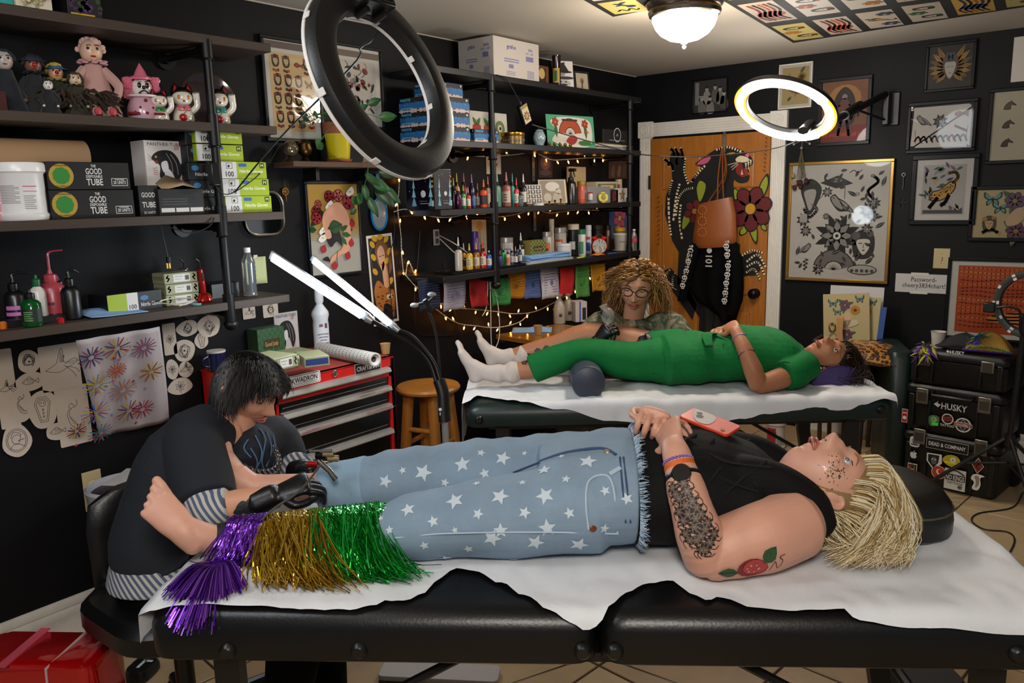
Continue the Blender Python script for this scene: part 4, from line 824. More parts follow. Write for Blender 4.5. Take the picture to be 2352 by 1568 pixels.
# ---------------- string lights and flags ----------------
bulbm=mat('fairy_bulb','ffb04a',.3,emit=34,ecol='ff9a30'); wirem=mat('fairy_wire','d8cdb8',.5)
capm=mat('fairy_cap','c8bca4',.5)
tip=MB().lathe([(.0008,.0),(.0032,.001),(.0036,.006),(.0026,.013),(.0006,.017)],8); capb=MB().lathe([(.0025,-.013),(.0038,-.012),(.0038,0),(.003,.002)],8)
tipme=tip.build('bulb',bulbm).data; capme=capb.build('bulb_socket',capm).data
for o in list(S.objects):
 if o.name in('bulb','bulb_socket'): bpy.data.objects.remove(o)
def fairy(label,pts,x,step,seed):
 q=random.Random(seed); P=[px(a,b,0,x) for a,b in pts]; P=spline(P,8); t=thing('fairy_lights',label,'string lights',P[0])
 P=[p-P[0] for p in P]
 fine=spline(P,3)
 m=MB();
 for ph in (0,PI): m.tube([p+V((math.cos(i*.9+ph)*.002,math.sin(i*.7+ph)*.001,math.sin(i*.9+ph)*.002)) for i,p in enumerate(fine)],.0013,5)
 m.build('light_wire',wirem,t); acc=0; last=fine[0]
 for p in fine[1:]:
  acc+=(p-last).length; last=p
  if acc>step*1.35:
   acc=q.uniform(-.02,.01); r=(q.uniform(-.5,.5)+(PI if q.random()<.75 else 0),q.uniform(-.6,.6),0)
   k=bpy.data.objects.new('bulb_socket',capme); COL.objects.link(k); k.parent=t; k.location=p+Euler(r).to_matrix()@V((0,0,.012)); k.rotation_euler=r; k.scale=(1.05,)*3
   b=bpy.data.objects.new('bulb',tipme); COL.objects.link(b); b.parent=k; b.scale=(1.05,)*3
fairy('warm fairy lights under the second black shelf',[(1010,330),(1045,345),(1090,358),(1140,358),(1190,354),(1228,350),(1265,366),(1300,366),(1340,363),(1385,362)],.1,.08,1)
fairy('warm fairy lights under the third black shelf',[(905,486),(930,480),(960,488),(1000,498),(1045,497),(1095,487),(1140,497),(1175,494),(1230,482),(1265,489),(1320,482),(1375,483)],.1,.08,2)
fairy('warm fairy lights running down the wall beside the tiger print',[(915,350),(917,420),(914,480),(921,540),(923,590),(930,640),(938,600),(955,640)],.02,.085,3)
fairy('warm fairy lights looping below the prayer flags up to the shelf end',[(930,630),(960,662),(1000,690),(1045,706),(1090,710),(1140,715),(1180,720),(1225,716),(1262,700),(1300,678),(1330,655),(1360,627),(1392,603)],.09,.07,4)
fairy('lowest loop of warm fairy lights above the feet in white socks',[(975,682),(1005,712),(1050,741),(1095,748),(1130,752),(1165,748),(1195,738),(1215,720)],.06,.07,5)
fl=thing('prayer_flags','string of coloured cloth prayer flags under the lowest black shelf','flags',(.2,px(960,640,0,.2).y,1.2)); o0=fl.location.copy()
FL=[(958,1010,642,712,'1b2038'),(1016,1070,640,712,'a8a0a8'),(1076,1118,640,704,'9c0f10'),(1126,1168,638,701,'2f7a3c'),(1168,1206,622,686,'b8780e'),(1204,1244,618,684,'4a5c8a'),(1241,1284,614,684,'b4acb2'),(1284,1320,612,680,'b0120e'),(1320,1354,610,682,'4d8a3a'),(1356,1388,606,668,'c0820e')]
for i,(x0,x1,y0,y1,cl) in enumerate(FL):
 a,b,cc=px(x0,y0,0,.2),px(x1,y0,0,.2),px((x0+x1)/2,y1,0,.2); w=b.y-a.y; h=(a.z+b.z)/2-cc.z
 f=MB().grid(lambda u,v:(.008*math.sin(u*5+i)+.012*v*math.sin(v*3+i*2),(u-.5)*w*(1-.04*v),-h*v+.004*math.sin(u*6)),8,8).build('flag',mat('flag_'+cl,cl,.85,var=.12,vs=40,bump=.2,bs=300),fl,loc=V((.2,(a.y+b.y)/2,(a.z+b.z)/2))-o0,solid=.0008)
 if cl in('a8a0a8','b4acb2','b8780e','4a5c8a','4d8a3a','2f7a3c','1b2038','c0820e'):
  p=Print((.014,0,0),(0,1,0),(0,0,1),.0005); ink={'a8a0a8':'6a6488','b4acb2':'6a6488'}.get(cl,'20180c')
  ink=ink if cl in('a8a0a8','b4acb2') else {'b8780e':'8a5a08','4a5c8a':'33436e','4d8a3a':'2f6a2a','2f7a3c':'1f5a2c','1b2038':'3a4468','c0820e':'8a5a08'}[cl]
  for k in range(9):
   if k in(4,5):
    p.rect(-w*.3,-h*(.12+.085*k),w*.2,h*.02,ink); p.rect(w*.3,-h*(.12+.085*k),w*.2,h*.02,ink)
   else: p.rect(0,-h*(.12+.085*k),w*.8,h*.016,ink);
  p.disc(0,-h*.5,w*.09,ink); p.fin('printed_prayer',f)
MB().tube([px(X,Y,0,.2)-o0 for X,Y in ((955,640),(1040,640),(1125,637),(1205,619),(1300,612),(1390,604))],.002,6).build('flag_cord',mat('cord_grey'),fl)
# ---------------- goods on shelves ----------------
def crate(name,label,y0,y1,xf,z0,h,dep=.1,col='111113',face=None,side=None,cat='box',rz=0.,group=None,r=.45,topface=None,bev=.0015):
 "box standing with its face towards the room (+x); face/side(Print,w,h) draw on the front and on the end towards the camera"
 w=y1-y0; t=thing(name,label,cat,(xf-dep/2,(y0+y1)/2,z0),rz,group)
 MB().box((0,0,h/2),(dep,w,h)).build('box_body',mat('card_'+col,col,r),t,bev=bev,seg=1,smooth=False)
 if face: p=Print((dep/2+.0004,0,h/2),(0,1,0),(0,0,1),.00025); p.rect(0,0,w*.985,h*.97,col); p.up(); face(p,w,h); p.fin('printed_front',t)
 if side: p=Print((0,-w/2-.0004,h/2),(1,0,0),(0,0,1),.00025); side(p,dep,h); p.fin('printed_end',t)
 if topface: p=Print((0,0,h+.0004),(0,1,0),(-1,0,0),.00025); topface(p,w,dep); p.fin('printed_top',t)
 return t
def span(x0,x1,Y,xd): return px(x0,Y,0,xd).y,px(x1,Y,0,xd).y
def hgt(X,y0,y1,xd): return px(X,y0,0,xd).z-px(X,y1,0,xd).z
def stand(X,Y,xd,z): return V((xd,px(X,Y,0,xd).y,z))
def lath(name,prof,m,t,n=20,loc=None,sx=1.,sy=1.): return MB().lathe(prof,n,sx=sx,sy=sy).build(name,m,t,loc=loc)
Z1,Z2,Z3_,Z4=ZL
# top shelf
def floral(p,w,h):
 q=random.Random(2);
 for i in range(16): p.flower(q.uniform(-.45,.45)*w,q.uniform(-.45,.45)*h,.02,q.choice(('b98a7a','c9a48c')),'8a7a3a',5,'9a9468','8d9468')
crate('keepsake_box','cream floral box at the top left corner of the shelves',*span(38,120,15,.29),.29,Z1,.16,.2,'cfc3ab',floral)
crate('keepsake_box','dark box with purple leaves and gold dots on the top shelf',*span(157,234,30,.29),.29,Z1,.18,.2,'120d12',lambda p,w,h:[(p.disc(random.Random(i).uniform(-.48,.48)*w,random.Random(i+50).uniform(-.45,.45)*h,.008,random.Random(i).choice(('3a1f46','2a3a1a','4a2a5a'))) ) for i in range(60)]+[p.disc(-.4*w+i*.05*w,-.46*h,.003,'c99a2a') for i in range(14)])
crate('keepsake_box','teal box at the extreme left of the top shelf',*span(-60,32,15,.28),.28,Z1,.15,.2,'2f9a94')
# ---- dolls ----
def doll(label,pos,h,dress,hair='15120f',hat=None,face='d9b090',nose=None,lean=0.,arms=True,cat='doll',hairlong=False,collar=None,legs=None,rz=None,name='doll'):
 h*=1.3; t=thing(name,label,cat,pos,-.25 if rz is None else rz); r=h*.135; zb=h*.62; dm=mat('cloth_'+dress,dress,.85,sheen=.2,bump=.3,bs=120); sk=mat('doll_face_'+face,face,.35)
 MB().at((0,0,0),(0,lean,0)).lathe([(.02,0),(h*.24,.0),(h*.25,h*.06),(h*.2,h*.2),(h*.15,h*.4),(h*.1,zb-.01),(.02,zb)],16,sx=.75).build('body',dm,t)
 hz=zb+r*.95; hx=lean*hz
 hd=MB(); hd.ball((hx,0,hz),r,18,(.92,.88,1.05)); hd.ball((hx+r*.88,0,hz-.05*r),r*.16,8); hd.build('head',sk,t)
 for s in(-1,1):
  MB().ball((hx+r*.8,s*r*.34,hz+r*.16),r*.13,10).build('eye',mat('doll_eye','1a120c',.15),t)
  MB().tube([(hx+r*.82,s*r*.5,hz+.38*r),(hx+r*.9,s*r*.3,hz+.45*r),(hx+r*.9,s*r*.14,hz+.4*r)],r*.04,5).build('brow',mat('doll_eye'),t)
 MB().ball((hx+r*.8,0,hz-.46*r),r*.16,8,(.5,1.5,.5)).build('mouth',mat('doll_lip','8e1c1c',.3),t)
 if nose: MB().ball((hx+r*.98,0,hz-.08*r),r*.24,10).build('nose',mat('doll_nose_'+nose,nose,.25),t)
 q=random.Random(len(label)); m=MB()
 for i in range(46):
  a=q.uniform(0,2*PI); e=q.uniform(.1,1.5);
  if math.cos(a)>.55 and e>.7: continue
  m.ball((hx-.1*r+r*1.02*math.cos(a)*math.sin(e),r*1.0*math.sin(a)*math.sin(e),hz+r*1.02*math.cos(e)),r*.26,6)
 m.build('hair',mat('doll_hair_'+hair,hair,.8),t)
 if hat: lath('hat',[(.001,r*.95),(r*.75,r*.8),(r*.95,r*.45),(r*1.4,r*.4),(r*1.42,r*.33),(r*.9,r*.33)],mat('hat_'+hat,hat,.7),t,16,(hx-.05*r,0,hz))
 if collar:
  m=MB()
  for i in range(16): a=i*PI/8; m.ball((hx*.9+r*.95*math.cos(a),r*.95*math.sin(a),zb+.0*r+(.15*r if i%2 else 0)),r*.3,6,(1,1,.4))
  m.build('collar',mat('collar_'+collar,collar,.7),t)
 if arms:
  for s in(-1,1): MB().tube(spline([(hx*.6,s*h*.1,zb*.88),(h*.05,s*h*.22,zb*.6),(h*.13,s*h*.17,zb*.36)],4),[h*.055]*5+[h*.045]*4,8).build('arm',dm,t); MB().ball((h*.135,s*h*.165,zb*.33),h*.036,8).build('hand',sk,t)
 if legs:
  for s in(-1,1): MB().tube(spline([(h*.05,s*h*.07,h*.07),(h*.2,s*h*.08,h*.09),(h*.3,s*h*.075,h*.05)],3),h*.05,8).build('leg',dm,t); MB().ball((h*.34,s*h*.075,h*.05),h*.055,8,(1.2,.8,.9)).build('shoe',mat('shoe_'+legs,legs,.5),t)
 return t
doll('black clown doll with red nose and dark glitter hat',stand(92,282,.2,Z2),.165,'0d0d12','0c0b0c','1d2440','6b4530','a01812',collar='1a1c2c')
doll('yellow haired clown doll in a blue hat with red nose',stand(140,270,.15,Z2),.155,'2a2a18','b9a02a','2f5f94','cfa078','a01812',collar='b49a5a')
doll('seated pale pink pierrot doll in a bonnet and bow',stand(232,292,.2,Z2),.235,'b98d84','c9a196',None,'d2a88c',None,-.12,legs='b8474a',collar='c9989a')
t=doll('dark feathered jester doll with a small masked face',stand(185,291,.23,Z2),.125,'2a2416','2c2a12',None,'c9b090',collar='3a3a1c')
m=MB(); q=random.Random(8)
for i in range(90):
 a=q.uniform(-2.2,2.2); e=q.uniform(.02,.08); b=V((.02*math.cos(a),.06*math.sin(a),e)); m.tube(spline([b,b+V((.02,.03*math.sin(a),.01)),b+V((.03,.06*math.sin(a)+q.uniform(-.02,.02),q.uniform(-.03,.0)))],2),[.004,.004,.005,.004,.001],4)
tag(m.build('feather_boa',mat('feather_brown','2b1d0e',.8),t),kind='stuff')
doll('black plush figure with a white half mask face',stand(122,292,.26,Z2),.095,'0b0b0c','0b0b0c',None,'cfc8bc')
doll('dark blue glitter doll at the left end of the doll shelf',stand(28,286,.2,Z2),.17,'0a0d18','10131f',None,'a89c90',arms=False)
crate('keepsake_box','dark red box beside the dolls at the left edge',*span(-10,20,262,.29),.29,Z2,.06,.1,'3a0d0f')
# pink clown jar
pk=mat('pink_ceramic','cf6a80',.2,coat=.6); wh=mat('white_ceramic','ddd0cc',.18,coat=.6)
pos=stand(335,294,.2,Z2); t=thing('clown_jar','pink ceramic frowning clown jar with pointed hat and heart dots','cookie jar',pos,-.3); h=hgt(335,133,294,.2)
lath('body',[(.02,0),(.052,.0),(.058,.02),(.056,.05),(.046,.075),(.03,.09)],mat('clown_suit','c79aa8',.25,coat=.5),t,24)
lath('ruff',[(.03,.082),(.058,.084),(.062,.09),(.03,.098)],wh,t,24); MB().ball((0,0,.118),.036,20,(.95,1,1)).build('head',wh,t)
for s in(-1,1):
 m=MB(); q=random.Random(s+5)
 for i in range(22): a=q.uniform(0,6.28); m.ball((-.005+.012*math.cos(a),s*(.044+q.uniform(-.008,.012)),.118+.03*math.sin(a*2.3)),.0135,8)
 m.build('hair_puff',pk,t)
 MB().ball((.032,s*.013,.124),.009,10,(.5,.8,1.2)).build('eye',mat('doll_eye'),t); MB().tube([(.03,s*.024,.142),(.036,s*.006,.136)],.0018,5).build('brow',mat('doll_eye'),t)
 lath('hand_pad',[(.001,.01),(.02,.008),(.022,0),(.001,0)],mat('red_felt','7a1016',.8),t,14,(.045,s*.042,.02))
MB().ball((.037,0,.116),.007,10).build('nose',mat('doll_eye'),t); MB().tube(spline([(.03,-.017,.097),(.036,0,.106),(.03,.017,.097)],4),.0022,6).build('mouth',mat('doll_eye'),t)
lath('hat_brim',[(.02,.147),(.038,.145),(.041,.151),(.036,.157),(.02,.155)],pk,t,24); lath('hat',[(.027,.152),(.018,.175),(.001,.205)],pk,t,20)
for i,(z,y) in enumerate(((.07,0),(.045,-.02),(.045,.022),(.025,0),(.03,-.035),(.03,.037))):
 rr_=.058-.0*z; MB().ball((math.sqrt(max(0,.056**2-y*y))+(-.006 if z>.06 else 0),y,z),.007 if i in(0,3) else .005,8,(.4,1,1)).build('heart_dot',mat('red_felt'),t)
# beckoning cat figurines
def lucky_cat(label,X,Y,ytop,bib,extra=None,xd=.24):
 pos=stand(X,Y,xd,Z2); h=hgt(X,ytop,Y,xd); t=thing('lucky_cat',label,'figurine',pos,-.35); k=h/.1; s=lambda *a:[(r*k,z*k) for r,z in a]
 cw=mat('cat_white','d8cfc0',.15,coat=.7); bk=mat('cat_black','0c0b0c',.2,coat=.5); rd=mat('cat_red','a8121a',.25,coat=.5)
 lath('body',s((.005,0),(.026,0),(.029,.008),(.027,.025),(.02,.04),(.012,.05)),cw,t,20)
 MB().ball((.002*k,0,.066*k),.026*k,20,(.95,1.05,.88)).build('head',cw,t); MB().ball((-.004*k,0,.078*k),.0255*k,18,(.97,1.1,.72)).build('hair_cap',bk,t)
 for q in(-1,1):
  lath('ear',s((.013,-.004),(.009,.009),(.0005,.02)),bk,t,10,(-.002*k,q*.017*k,.086*k)); lath('inner_ear',s((.008,-.003),(.0055,.007),(.0005,.015)),rd,t,8,(.003*k,q*.017*k,.0865*k))
  MB().ball((.022*k,q*.011*k,.066*k),.0055*k,10,(.6,1,1.2)).build('eye',mat('cat_eye','b06a18',.2),t); MB().ball((.022*k,q*.01*k,.009*k),.009*k,10,(1.2,.9,.8)).build('paw',cw,t)
 MB().ball((.0255*k,0,.056*k),.003*k,8).build('nose',rd,t)
 MB().tube(spline([(.006*k,.022*k,.03*k),(.01*k,.036*k,.045*k),(.01*k,.036*k,.066*k),(.014*k,.034*k,.08*k)],4),[.009*k]*8+[.0095*k]*5,10).build('raised_arm',cw,t)
 MB().torus((0,0,.043*k),(0,0,1),.018*k,.0035*k,20,6).build('neck_band',mat('bib_'+bib,bib,.25,coat=.5),t); MB().ball((.019*k,0,.034*k),.013*k,12,(.5,1.3,.7)).build('bib',mat('bib_'+bib),t); MB().ball((.025*k,0,.038*k),.0035*k,8).build('bell',mat('brass'),t)
 if extra: MB().ball((.026*k,-.006*k,.012*k),.011*k,12).build('held_fruit',rd,t); MB().tube([(.028*k,-.004*k,.022*k),(.03*k,.004*k,.032*k)],.0012*k,5).build('fruit_stem',mat('green_plastic','1d6a34',.4),t)
lucky_cat('smallest lucky cat figurine with a green bib',371,296,226,'1f7a3a')
lucky_cat('middle lucky cat figurine with a pink band holding a cherry',425,296,211,'c46a72',1)
lucky_cat('lucky cat figurine with a teal band right of the pipe post',506,293,207,'1f8a86',1)
pos=stand(482,292,.13,Z2); r=hgt(482,167,290,.13)/2; t=thing('display_plate','dark patterned display plate with a gold rim behind the cats','plate',pos+V((0,0,r)),rot=(0,PI/2-.2,-.3))
MB().lathe([(.001,0),(r*.6,.0),(r*.97,.012),(r,.016),(r*.97,.02),(r*.62,.006),(.001,.006)],40).build('plate_disc',mat('plate_dark','33282c',.12,.2,var=.6,vs=14,coat=.7),t); MB().torus((0,0,.016),(0,0,1),r*.99,.003,40,6).build('gold_rim',mat('gold_paint','a87a2e',.25,.9),t)
# ---- third shelf ----
pos=px(192,362,0,.16); t=thing('paper_roll','thick roll of brown kraft paper lying along the shelf','paper roll',(.16,0,pos.z)); R_=hgt(100,322,402,.16)/2
MB().at((0,0,0),(PI/2,0,0)).lathe([(.02,-pos.y),(R_,-pos.y),(R_,5.3),(.02,5.3)],32).build('rolled_paper',mat('kraft','9a7a58',.7,var=.06,vs=4),t); MB().at((0,0,0),(PI/2,0,0)).lathe([(.02,-pos.y-.001),(.026,-pos.y-.001),(.026,5),(.02,5)],16).build('core_tube',mat('cardboard','7a5c3c',.8),t)
def tub(name,label,X,Y,x0,x1,ytop,xd,z,body='d9d6d4',lid='dedcda',lab=None,cat='tub'):
 w=abs(px(x1,Y,0,xd).y-px(x0,Y,0,xd).y)*.5*.98; h=hgt(X,ytop,Y,xd); t=thing(name,label,cat,stand(X,Y,xd,z))
 lath('tub_body',[(w*.9,0),(w*.95,.004),(w*.97,h*.1),(w*.9,h*.13),(w*.9,h*.8),(w*.96,h*.83)],mat('plastic_'+body,body,.35),t,28)
 lath('tub_lid',[(w*.96,h*.83),(w,h*.84),(w,h*.96),(w*.94,h),(.001,h)],mat('plastic_'+lid,lid,.3),t,28)
 if lab:
  m=MB()
  for c,u0,u1,v0,v1 in lab:
   m.col(c).add([((w*.905)*math.cos(a),(w*.905)*math.sin(a),zz) for zz in (h*v0,h*v1) for a in [u0+(u1-u0)*i/8 for i in range(9)]],[(i,i+1,i+10,i+9) for i in range(8)])
  m.build('printed_label',PM,t)
 return t
def lines(c,u0,u1,v0,v1,n): return [(c,u0,u1-(.1 if i%3==2 else 0)*(u1-u0)*2,v0+(v1-v0)*i/n,v0+(v1-v0)*(i+.45)/n) for i in range(n)]
tub('wipes_tub','large white wipes tub with printed text on the supply shelf',62,533,2,122,402,.24,Z3_,lab=lines('8d8888',-1.35,-.45,.3,.62,12)+[('b84a6a',-.3,.3,.58,.595),('b84a6a',-.3,.3,.5,.51)]+lines('9a9494',-.3,.2,.2,.45,7))
tub('wipes_tub','pink labelled tub cut by the left photo edge',-10,536,-60,30,405,.2,Z3_,body='c98a94',lid='d8d2d0',lab=[('d8c8c8',-1.2,.8,.1,.16),('d8c8c8',-1.2,.8,.3,.33),('b05a6a',-1.2,.8,.5,.7)])
def goodtube(p,w,h):
 p.disc(-.34*w,0,h*.43,'a8882a',n=20); p.up(); p.disc(-.34*w,0,h*.31,'2a7a2c',n=9); p.up(); p.text('BIODEGRADABLE',-.34*w,h*.36,h*.05,'3a3a14',w=h*.5); p.text('ECO FRIENDLY',-.34*w,-h*.37,h*.05,'3a3a14',w=h*.45)
 for s,v,hh,ww in(('THE',.36,.1,.06),('GOOD',.17,.22,.2),('DISPOSABLE',-.02,.1,.2),('TUBE',-.22,.24,.2)): p.text(s,.05*w,v*h,hh*h,'d0cdc8',w=ww*w)
 p.line([(.26*w,-.1*h),(.46*w,-.1*h),(.46*w,-.36*h),(.26*w,-.36*h)],.002,'c8c4c0',True); p.text('20 UNITS',.36*w,-.24*h,h*.12,'d0cdc8',w=.16*w); p.text('CONTAINS',.36*w,-.14*h,h*.05,'d0cdc8')
h2=hgt(210,465,530,.29); y0,y1=span(120,312,500,.29)
crate('tube_box','lower black box of disposable tubes with green round logo',y0,y1,.29,Z3_,h2,.16,'0c0a0b',goodtube,group='boxes of disposable tubes')
crate('tube_box','upper black box of disposable tubes with torn top',*span(113,302,430,.29),.285,Z3_+h2+.001,hgt(210,402,465,.29),.16,'0c0a0b',goodtube,group='boxes of disposable tubes')
crate('tube_box','black box of disposable tubes standing end on by the panther box',*span(322,366,480,.28),.28,Z3_,hgt(345,445,515,.28),.2,'0c0a0b',lambda p,w,h:[p.text(s,-.02*w,v*h,hh*h,'c4c0ba',w=ww*w) for s,v,hh,ww in(('GOOD',.2,.16,.7),('TUBE',-.12,.18,.7),('20 UNITS',-.38,.08,.6))],group='boxes of disposable tubes')
def blacklabels(p,w,h):
 for i in range(3): p.rect(-.32*w+.32*w*i,-.3*h,.29*w,.16*h,'c4c0ba')
 for i in range(3): p.rect(-.15*w,.12*h-.1*h*i,.55*w,.012*h,'6a6866')
bx_=crate('supply_box','open black box with three small white labels',*span(367,470,480,.29),.29,Z3_,hgt(420,448,508,.29),.18,'100f11',blacklabels)
yb=(span(367,470,480,.29)); zt_=Z3_+hgt(420,448,508,.29)
t=thing('torn_flap','torn tan cardboard flap lying on the open black box','cardboard',(.28,(yb[0]+yb[1])/2,zt_+.001))
MB().add([(.0,-.07,.0),(.02,-.05,.0),(.03,.0,.012),(.0,.075,-.0),(-.01,.02,.03),(-.02,-.04,.05),(-.03,-.075,.02)],[(0,1,2,4,5,6),(2,3,4)]).build('card_piece',mat('cardboard_pale','a48a66',.8),t,solid=.0015)
def panther(p,w,h):
 p.text('PANTHER·TUBES',0,.42*h,.075*h,'2a2422',w=.85*w,bold=False)
 p.blob([(-.36*w,.1*h),(-.2*w,.26*h),(.1*w,.28*h),(.28*w,.1*h),(.34*w,-.2*h),(.2*w,-.42*h),(.1*w,-.2*h),(-.05*w,-.1*h),(-.1*w,-.35*h),(-.2*w,-.3*h),(-.18*w,-.05*h)],'17161a'); p.up()
 p.blob([(-.14*w,.0*h),(.0*w,.05*h),(.02*w,-.15*h),(-.1*w,-.2*h)],'cfc8c6'); p.curve([(.1*w,.2*h),(.22*w,.0*h),(.24*w,-.25*h)],.012*w,'b8b2b0'); p.curve([(0,.22*h),(.1*w,.02*h),(.12*w,-.2*h)],.01*w,'b8b2b0'); p.disc(-.25*w,.14*h,.025*w,'c8a030'); p.blob([(-.3*w,.04*h),(-.22*w,.06*h),(-.24*w,-.02*h)],'8e1c18')
 for i in range(4): p.line([(.2*w+.03*w*i,.3*h),(.23*w+.035*w*i,.4*h)],.012*w,'a82a20'); p.line([(-.34*w,-.12*h-.04*h*i),(-.24*w,-.1*h-.05*h*i)],.01*w,'a82a20'); p.line([(.25*w,-.4*h+.03*h*i),(.34*w,-.42*h+.03*h*i)],.01*w,'a82a20')
 for i in range(4): p.line([(-.44*w,.2*h-.05*h*i),(-.34*w,.12*h-.015*h*i)],.006*w,'17161a')
crate('tube_box','white panther tubes box standing behind the open black box on the shelf',*span(336,432,390,.2),.2,Z3_+hgt(345,445,515,.28)+.001,hgt(380,345,448,.2),.1,'cfc6c2',panther)
def blackglove(p,w,h): p.disc(-.32*w,.2*h,.1*w,'2f6a9c',.16*h); p.up(); p.text('Nitrile Gloves',.02*w,-.16*h,.2*h,'b8b8bc',w=.7*w)
gh=hgt(480,400,440,.27)*.97; gy=span(432,502,420,.24)
for i in range(5): crate('glove_box','black nitrile glove box, %s in its stack behind the pipe post'%('lowest','second from below','middle one','second from top','topmost')[i],gy[0]+.004*(i%2),gy[1]+.03,.25,Z3_+i*(gh+.001),gh,.11,'0e0f13',blackglove,group='black glove boxes')
def greenglove(p,w,h):
 p.rect(-.32*w,0,.34*w,h*.98,'c9c6c2'); p.up(); p.text('100',-.3*w,-.22*h,.3*h,'15151a'); p.line([(-.36*w,.1*h),(-.24*w,.1*h),(-.24*w,.42*h),(-.36*w,.42*h)],.0016,'15151a',True); p.leaf(-.33*w,.16*h,.06*w,.05*w,.9,'15151a')
 p.poly([(x-.02*w,y+.3*h) for x,y in rr(.17*w,.2*h,.02*w)],'2a5a9c'); p.text('Nitrile Gloves',.16*w,-.05*h,.2*h,'dfe0c0',w=.5*w); p.rect(.1*w,-.3*h,.36*w,.02*h,'a8b060'); p.rect(.4*w,.28*h,.1*w,.3*h,'15151a'); p.up(); p.text('M',.4*w,.28*h,.2*h,'d8dc80')
gh2=hgt(570,397,436,.28)*.985
for i in range(3): crate('glove_box','lime green nitrile glove box, %s of the three nearest the mirror'%('lowest','middle','topmost')[i],*span(514-i*3,621-i*3,450,.28),.285,Z3_+i*(gh2+.001),gh2,.11,'93a816',greenglove,group='green glove boxes')
for i in range(2): crate('glove_box','lime green nitrile glove box, %s at the summit of the stack'%('second from the top','highest one')[i],*span(455,562,370,.28),.275,Z3_+(3+i)*(gh2+.001),gh2*.95,.11,'93a816',greenglove,group='green glove boxes')
t=thing('power_adapter','black power brick hanging on the pipe post','adapter',px(492,400,0,.335)); MB().box((0,0,0),(.03,.036,.085)).build('adapter_case',mat('adapter_black','0d0d0f',.3),t,bev=.004)
c0=t.location.copy(); MB().tube(spline([V((0,.0,-.042)),px(512,445,0,.34)-c0,px(540,440,0,.33)-c0,px(590,405,0,.3)-c0,px(620,370,0,.2)-c0,px(645,330,0,.1)-c0],6),.0022,6).build('adapter_cord',mat('cord_black'),t)
t=thing('hanging_plug','black two prong plug dangling on its cord below the supply shelf','plug',px(370,515,0,.31)); c0=t.location.copy()
MB().tube(spline([V((0,0,0)),px(374,540,0,.32)-c0,px(382,575,0,.32)-c0,px(386,592,0,.32)-c0],5),.0025,6).build('plug_cord',mat('cord_black'),t)
MB().tube(spline([V((0,0,0)),px(400,525,0,.33)-c0,px(440,535,0,.33)-c0,px(480,520,0,.33)-c0,px(492,500,0,.32)-c0],5),.0025,6).build('loop_cord',mat('cord_black'),t)
MB().tube([px(386,590,0,.32)-c0,px(387,604,0,.32)-c0],.008,8).build('plug_body',mat('adapter_black'),t); MB().box(px(384,610,0,.32)-c0,(.002,.006,.02)).box(px(390,610,0,.32)-c0,(.002,.006,.02)).build('prong',mat('brass'),t)
# ---- fourth shelf ----
def squeeze(label,X,Y,xd,r,h,body,cap,spout=None,lab=None,m=None,name='squeeze_bottle'):
 t=thing(name,label,'bottle',stand(X,Y,xd,Z4)); bm=m or mat('plastic_'+body,body,.3)
 lath('bottle_body',[(r*.8,0),(r*.97,.004),(r,.015),(r,h*.62),(r*.8,h*.7),(r*.45,h*.75),(r*.4,h*.8)],bm,t,20)
 lath('bottle_cap',[(r*.5,h*.76),(r*.52,h*.78),(r*.5,h*.9),(r*.2,h*.93),(r*.15,h)],mat('plastic_'+cap,cap,.35),t,16)
 if spout: MB().tube(spline([(0,0,h*.95)]+[(0,a,b) for a,b in spout],5),[.0045]*(len(spout)*5-4)+[.003]*5,8).build('spout',mat('plastic_'+cap),t)
 if lab:
  m=MB()
  for c,u0,u1,v0,v1 in lab: m.col(c).add([(r*1.015*math.cos(a),r*1.015*math.sin(a),zz) for zz in (h*v0,h*v1) for a in [u0+(u1-u0)*i/8 for i in range(9)]],[(i,i+1,i+10,i+9) for i in range(8)])
  m.build('printed_label',PM,t)
 return t
squeeze('black squeeze bottle with a pink lettered label',42,745,.16,.033,.15,'111013','0c0c0d',[(.0,.165),(.03,.17),(.05,.165)],[('b86aa8',-1.4,.2,.2,.28),('b86aa8',-1.3,.1,.33,.42)])
squeeze('pink wash bottle with a long bent nozzle',128,735,.15,.042,.17,'a8404c','a8404c',[(.0,.2),(.005,.23),(.05,.235)],[('5a1f2c',-.9,-.3,.3,.36)])
squeeze('white bottle with a dark green cap on the low shelf',96,748,.19,.026,.16,'cfcac4','0f5a34',None,[('b8482a',-1.1,-.3,.25,.3),('2f6a3a',-1.1,-.3,.15,.24)])
squeeze('dark purple labelled black spray bottle behind the others',146,745,.14,.03,.14,'0f0d10','0c0c0d',[(-.01,.15),(-.05,.14)],[('6a4a78',-1.3,-.2,.2,.6)])
squeeze('plain black squirt bottle in front of the pink wash bottle',172,760,.23,.031,.155,'0c0c0d','0c0c0d',[(.0,.165),(.02,.168),(.035,.158)])
squeeze('translucent green soap bottle at the front of the low shelf',80,772,.28,.03,.12,'0b4a22','0c0c0d',None,[('15201a',-1.5,.8,.14,.5)]+lines('6a9a5a',-1.2,-.3,.18,.46,5),m=mat('green_soap','0f6a2c',.08,trans=.6))
pos=stand(75,760,.2,Z4); crate('organizer_tray','black open organizer tray under the squeeze bottles',*span(10,150,745,.22),.24,Z4,.022,.1,'0b0b0c',cat='tray')
pos=stand(8,757,.2,Z4); t=thing('ink_cup','small orange ink cup at the left end of the low shelf','cup',stand(6,745,.24,Z4+.0)); lath('cap',[(.012,0),(.013,.018),(.008,.024),(.001,.024)],mat('orange_plastic','c8661a',.4),t,14)
t=thing('ink_cup','small red plastic ink cup beside the black squirt bottle','cup',stand(142,760,.28,Z4)); lath('cap',[(.011,0),(.012,.014),(.008,.018),(.001,.018)],mat('cat_red','a8121a',.25),t,14)
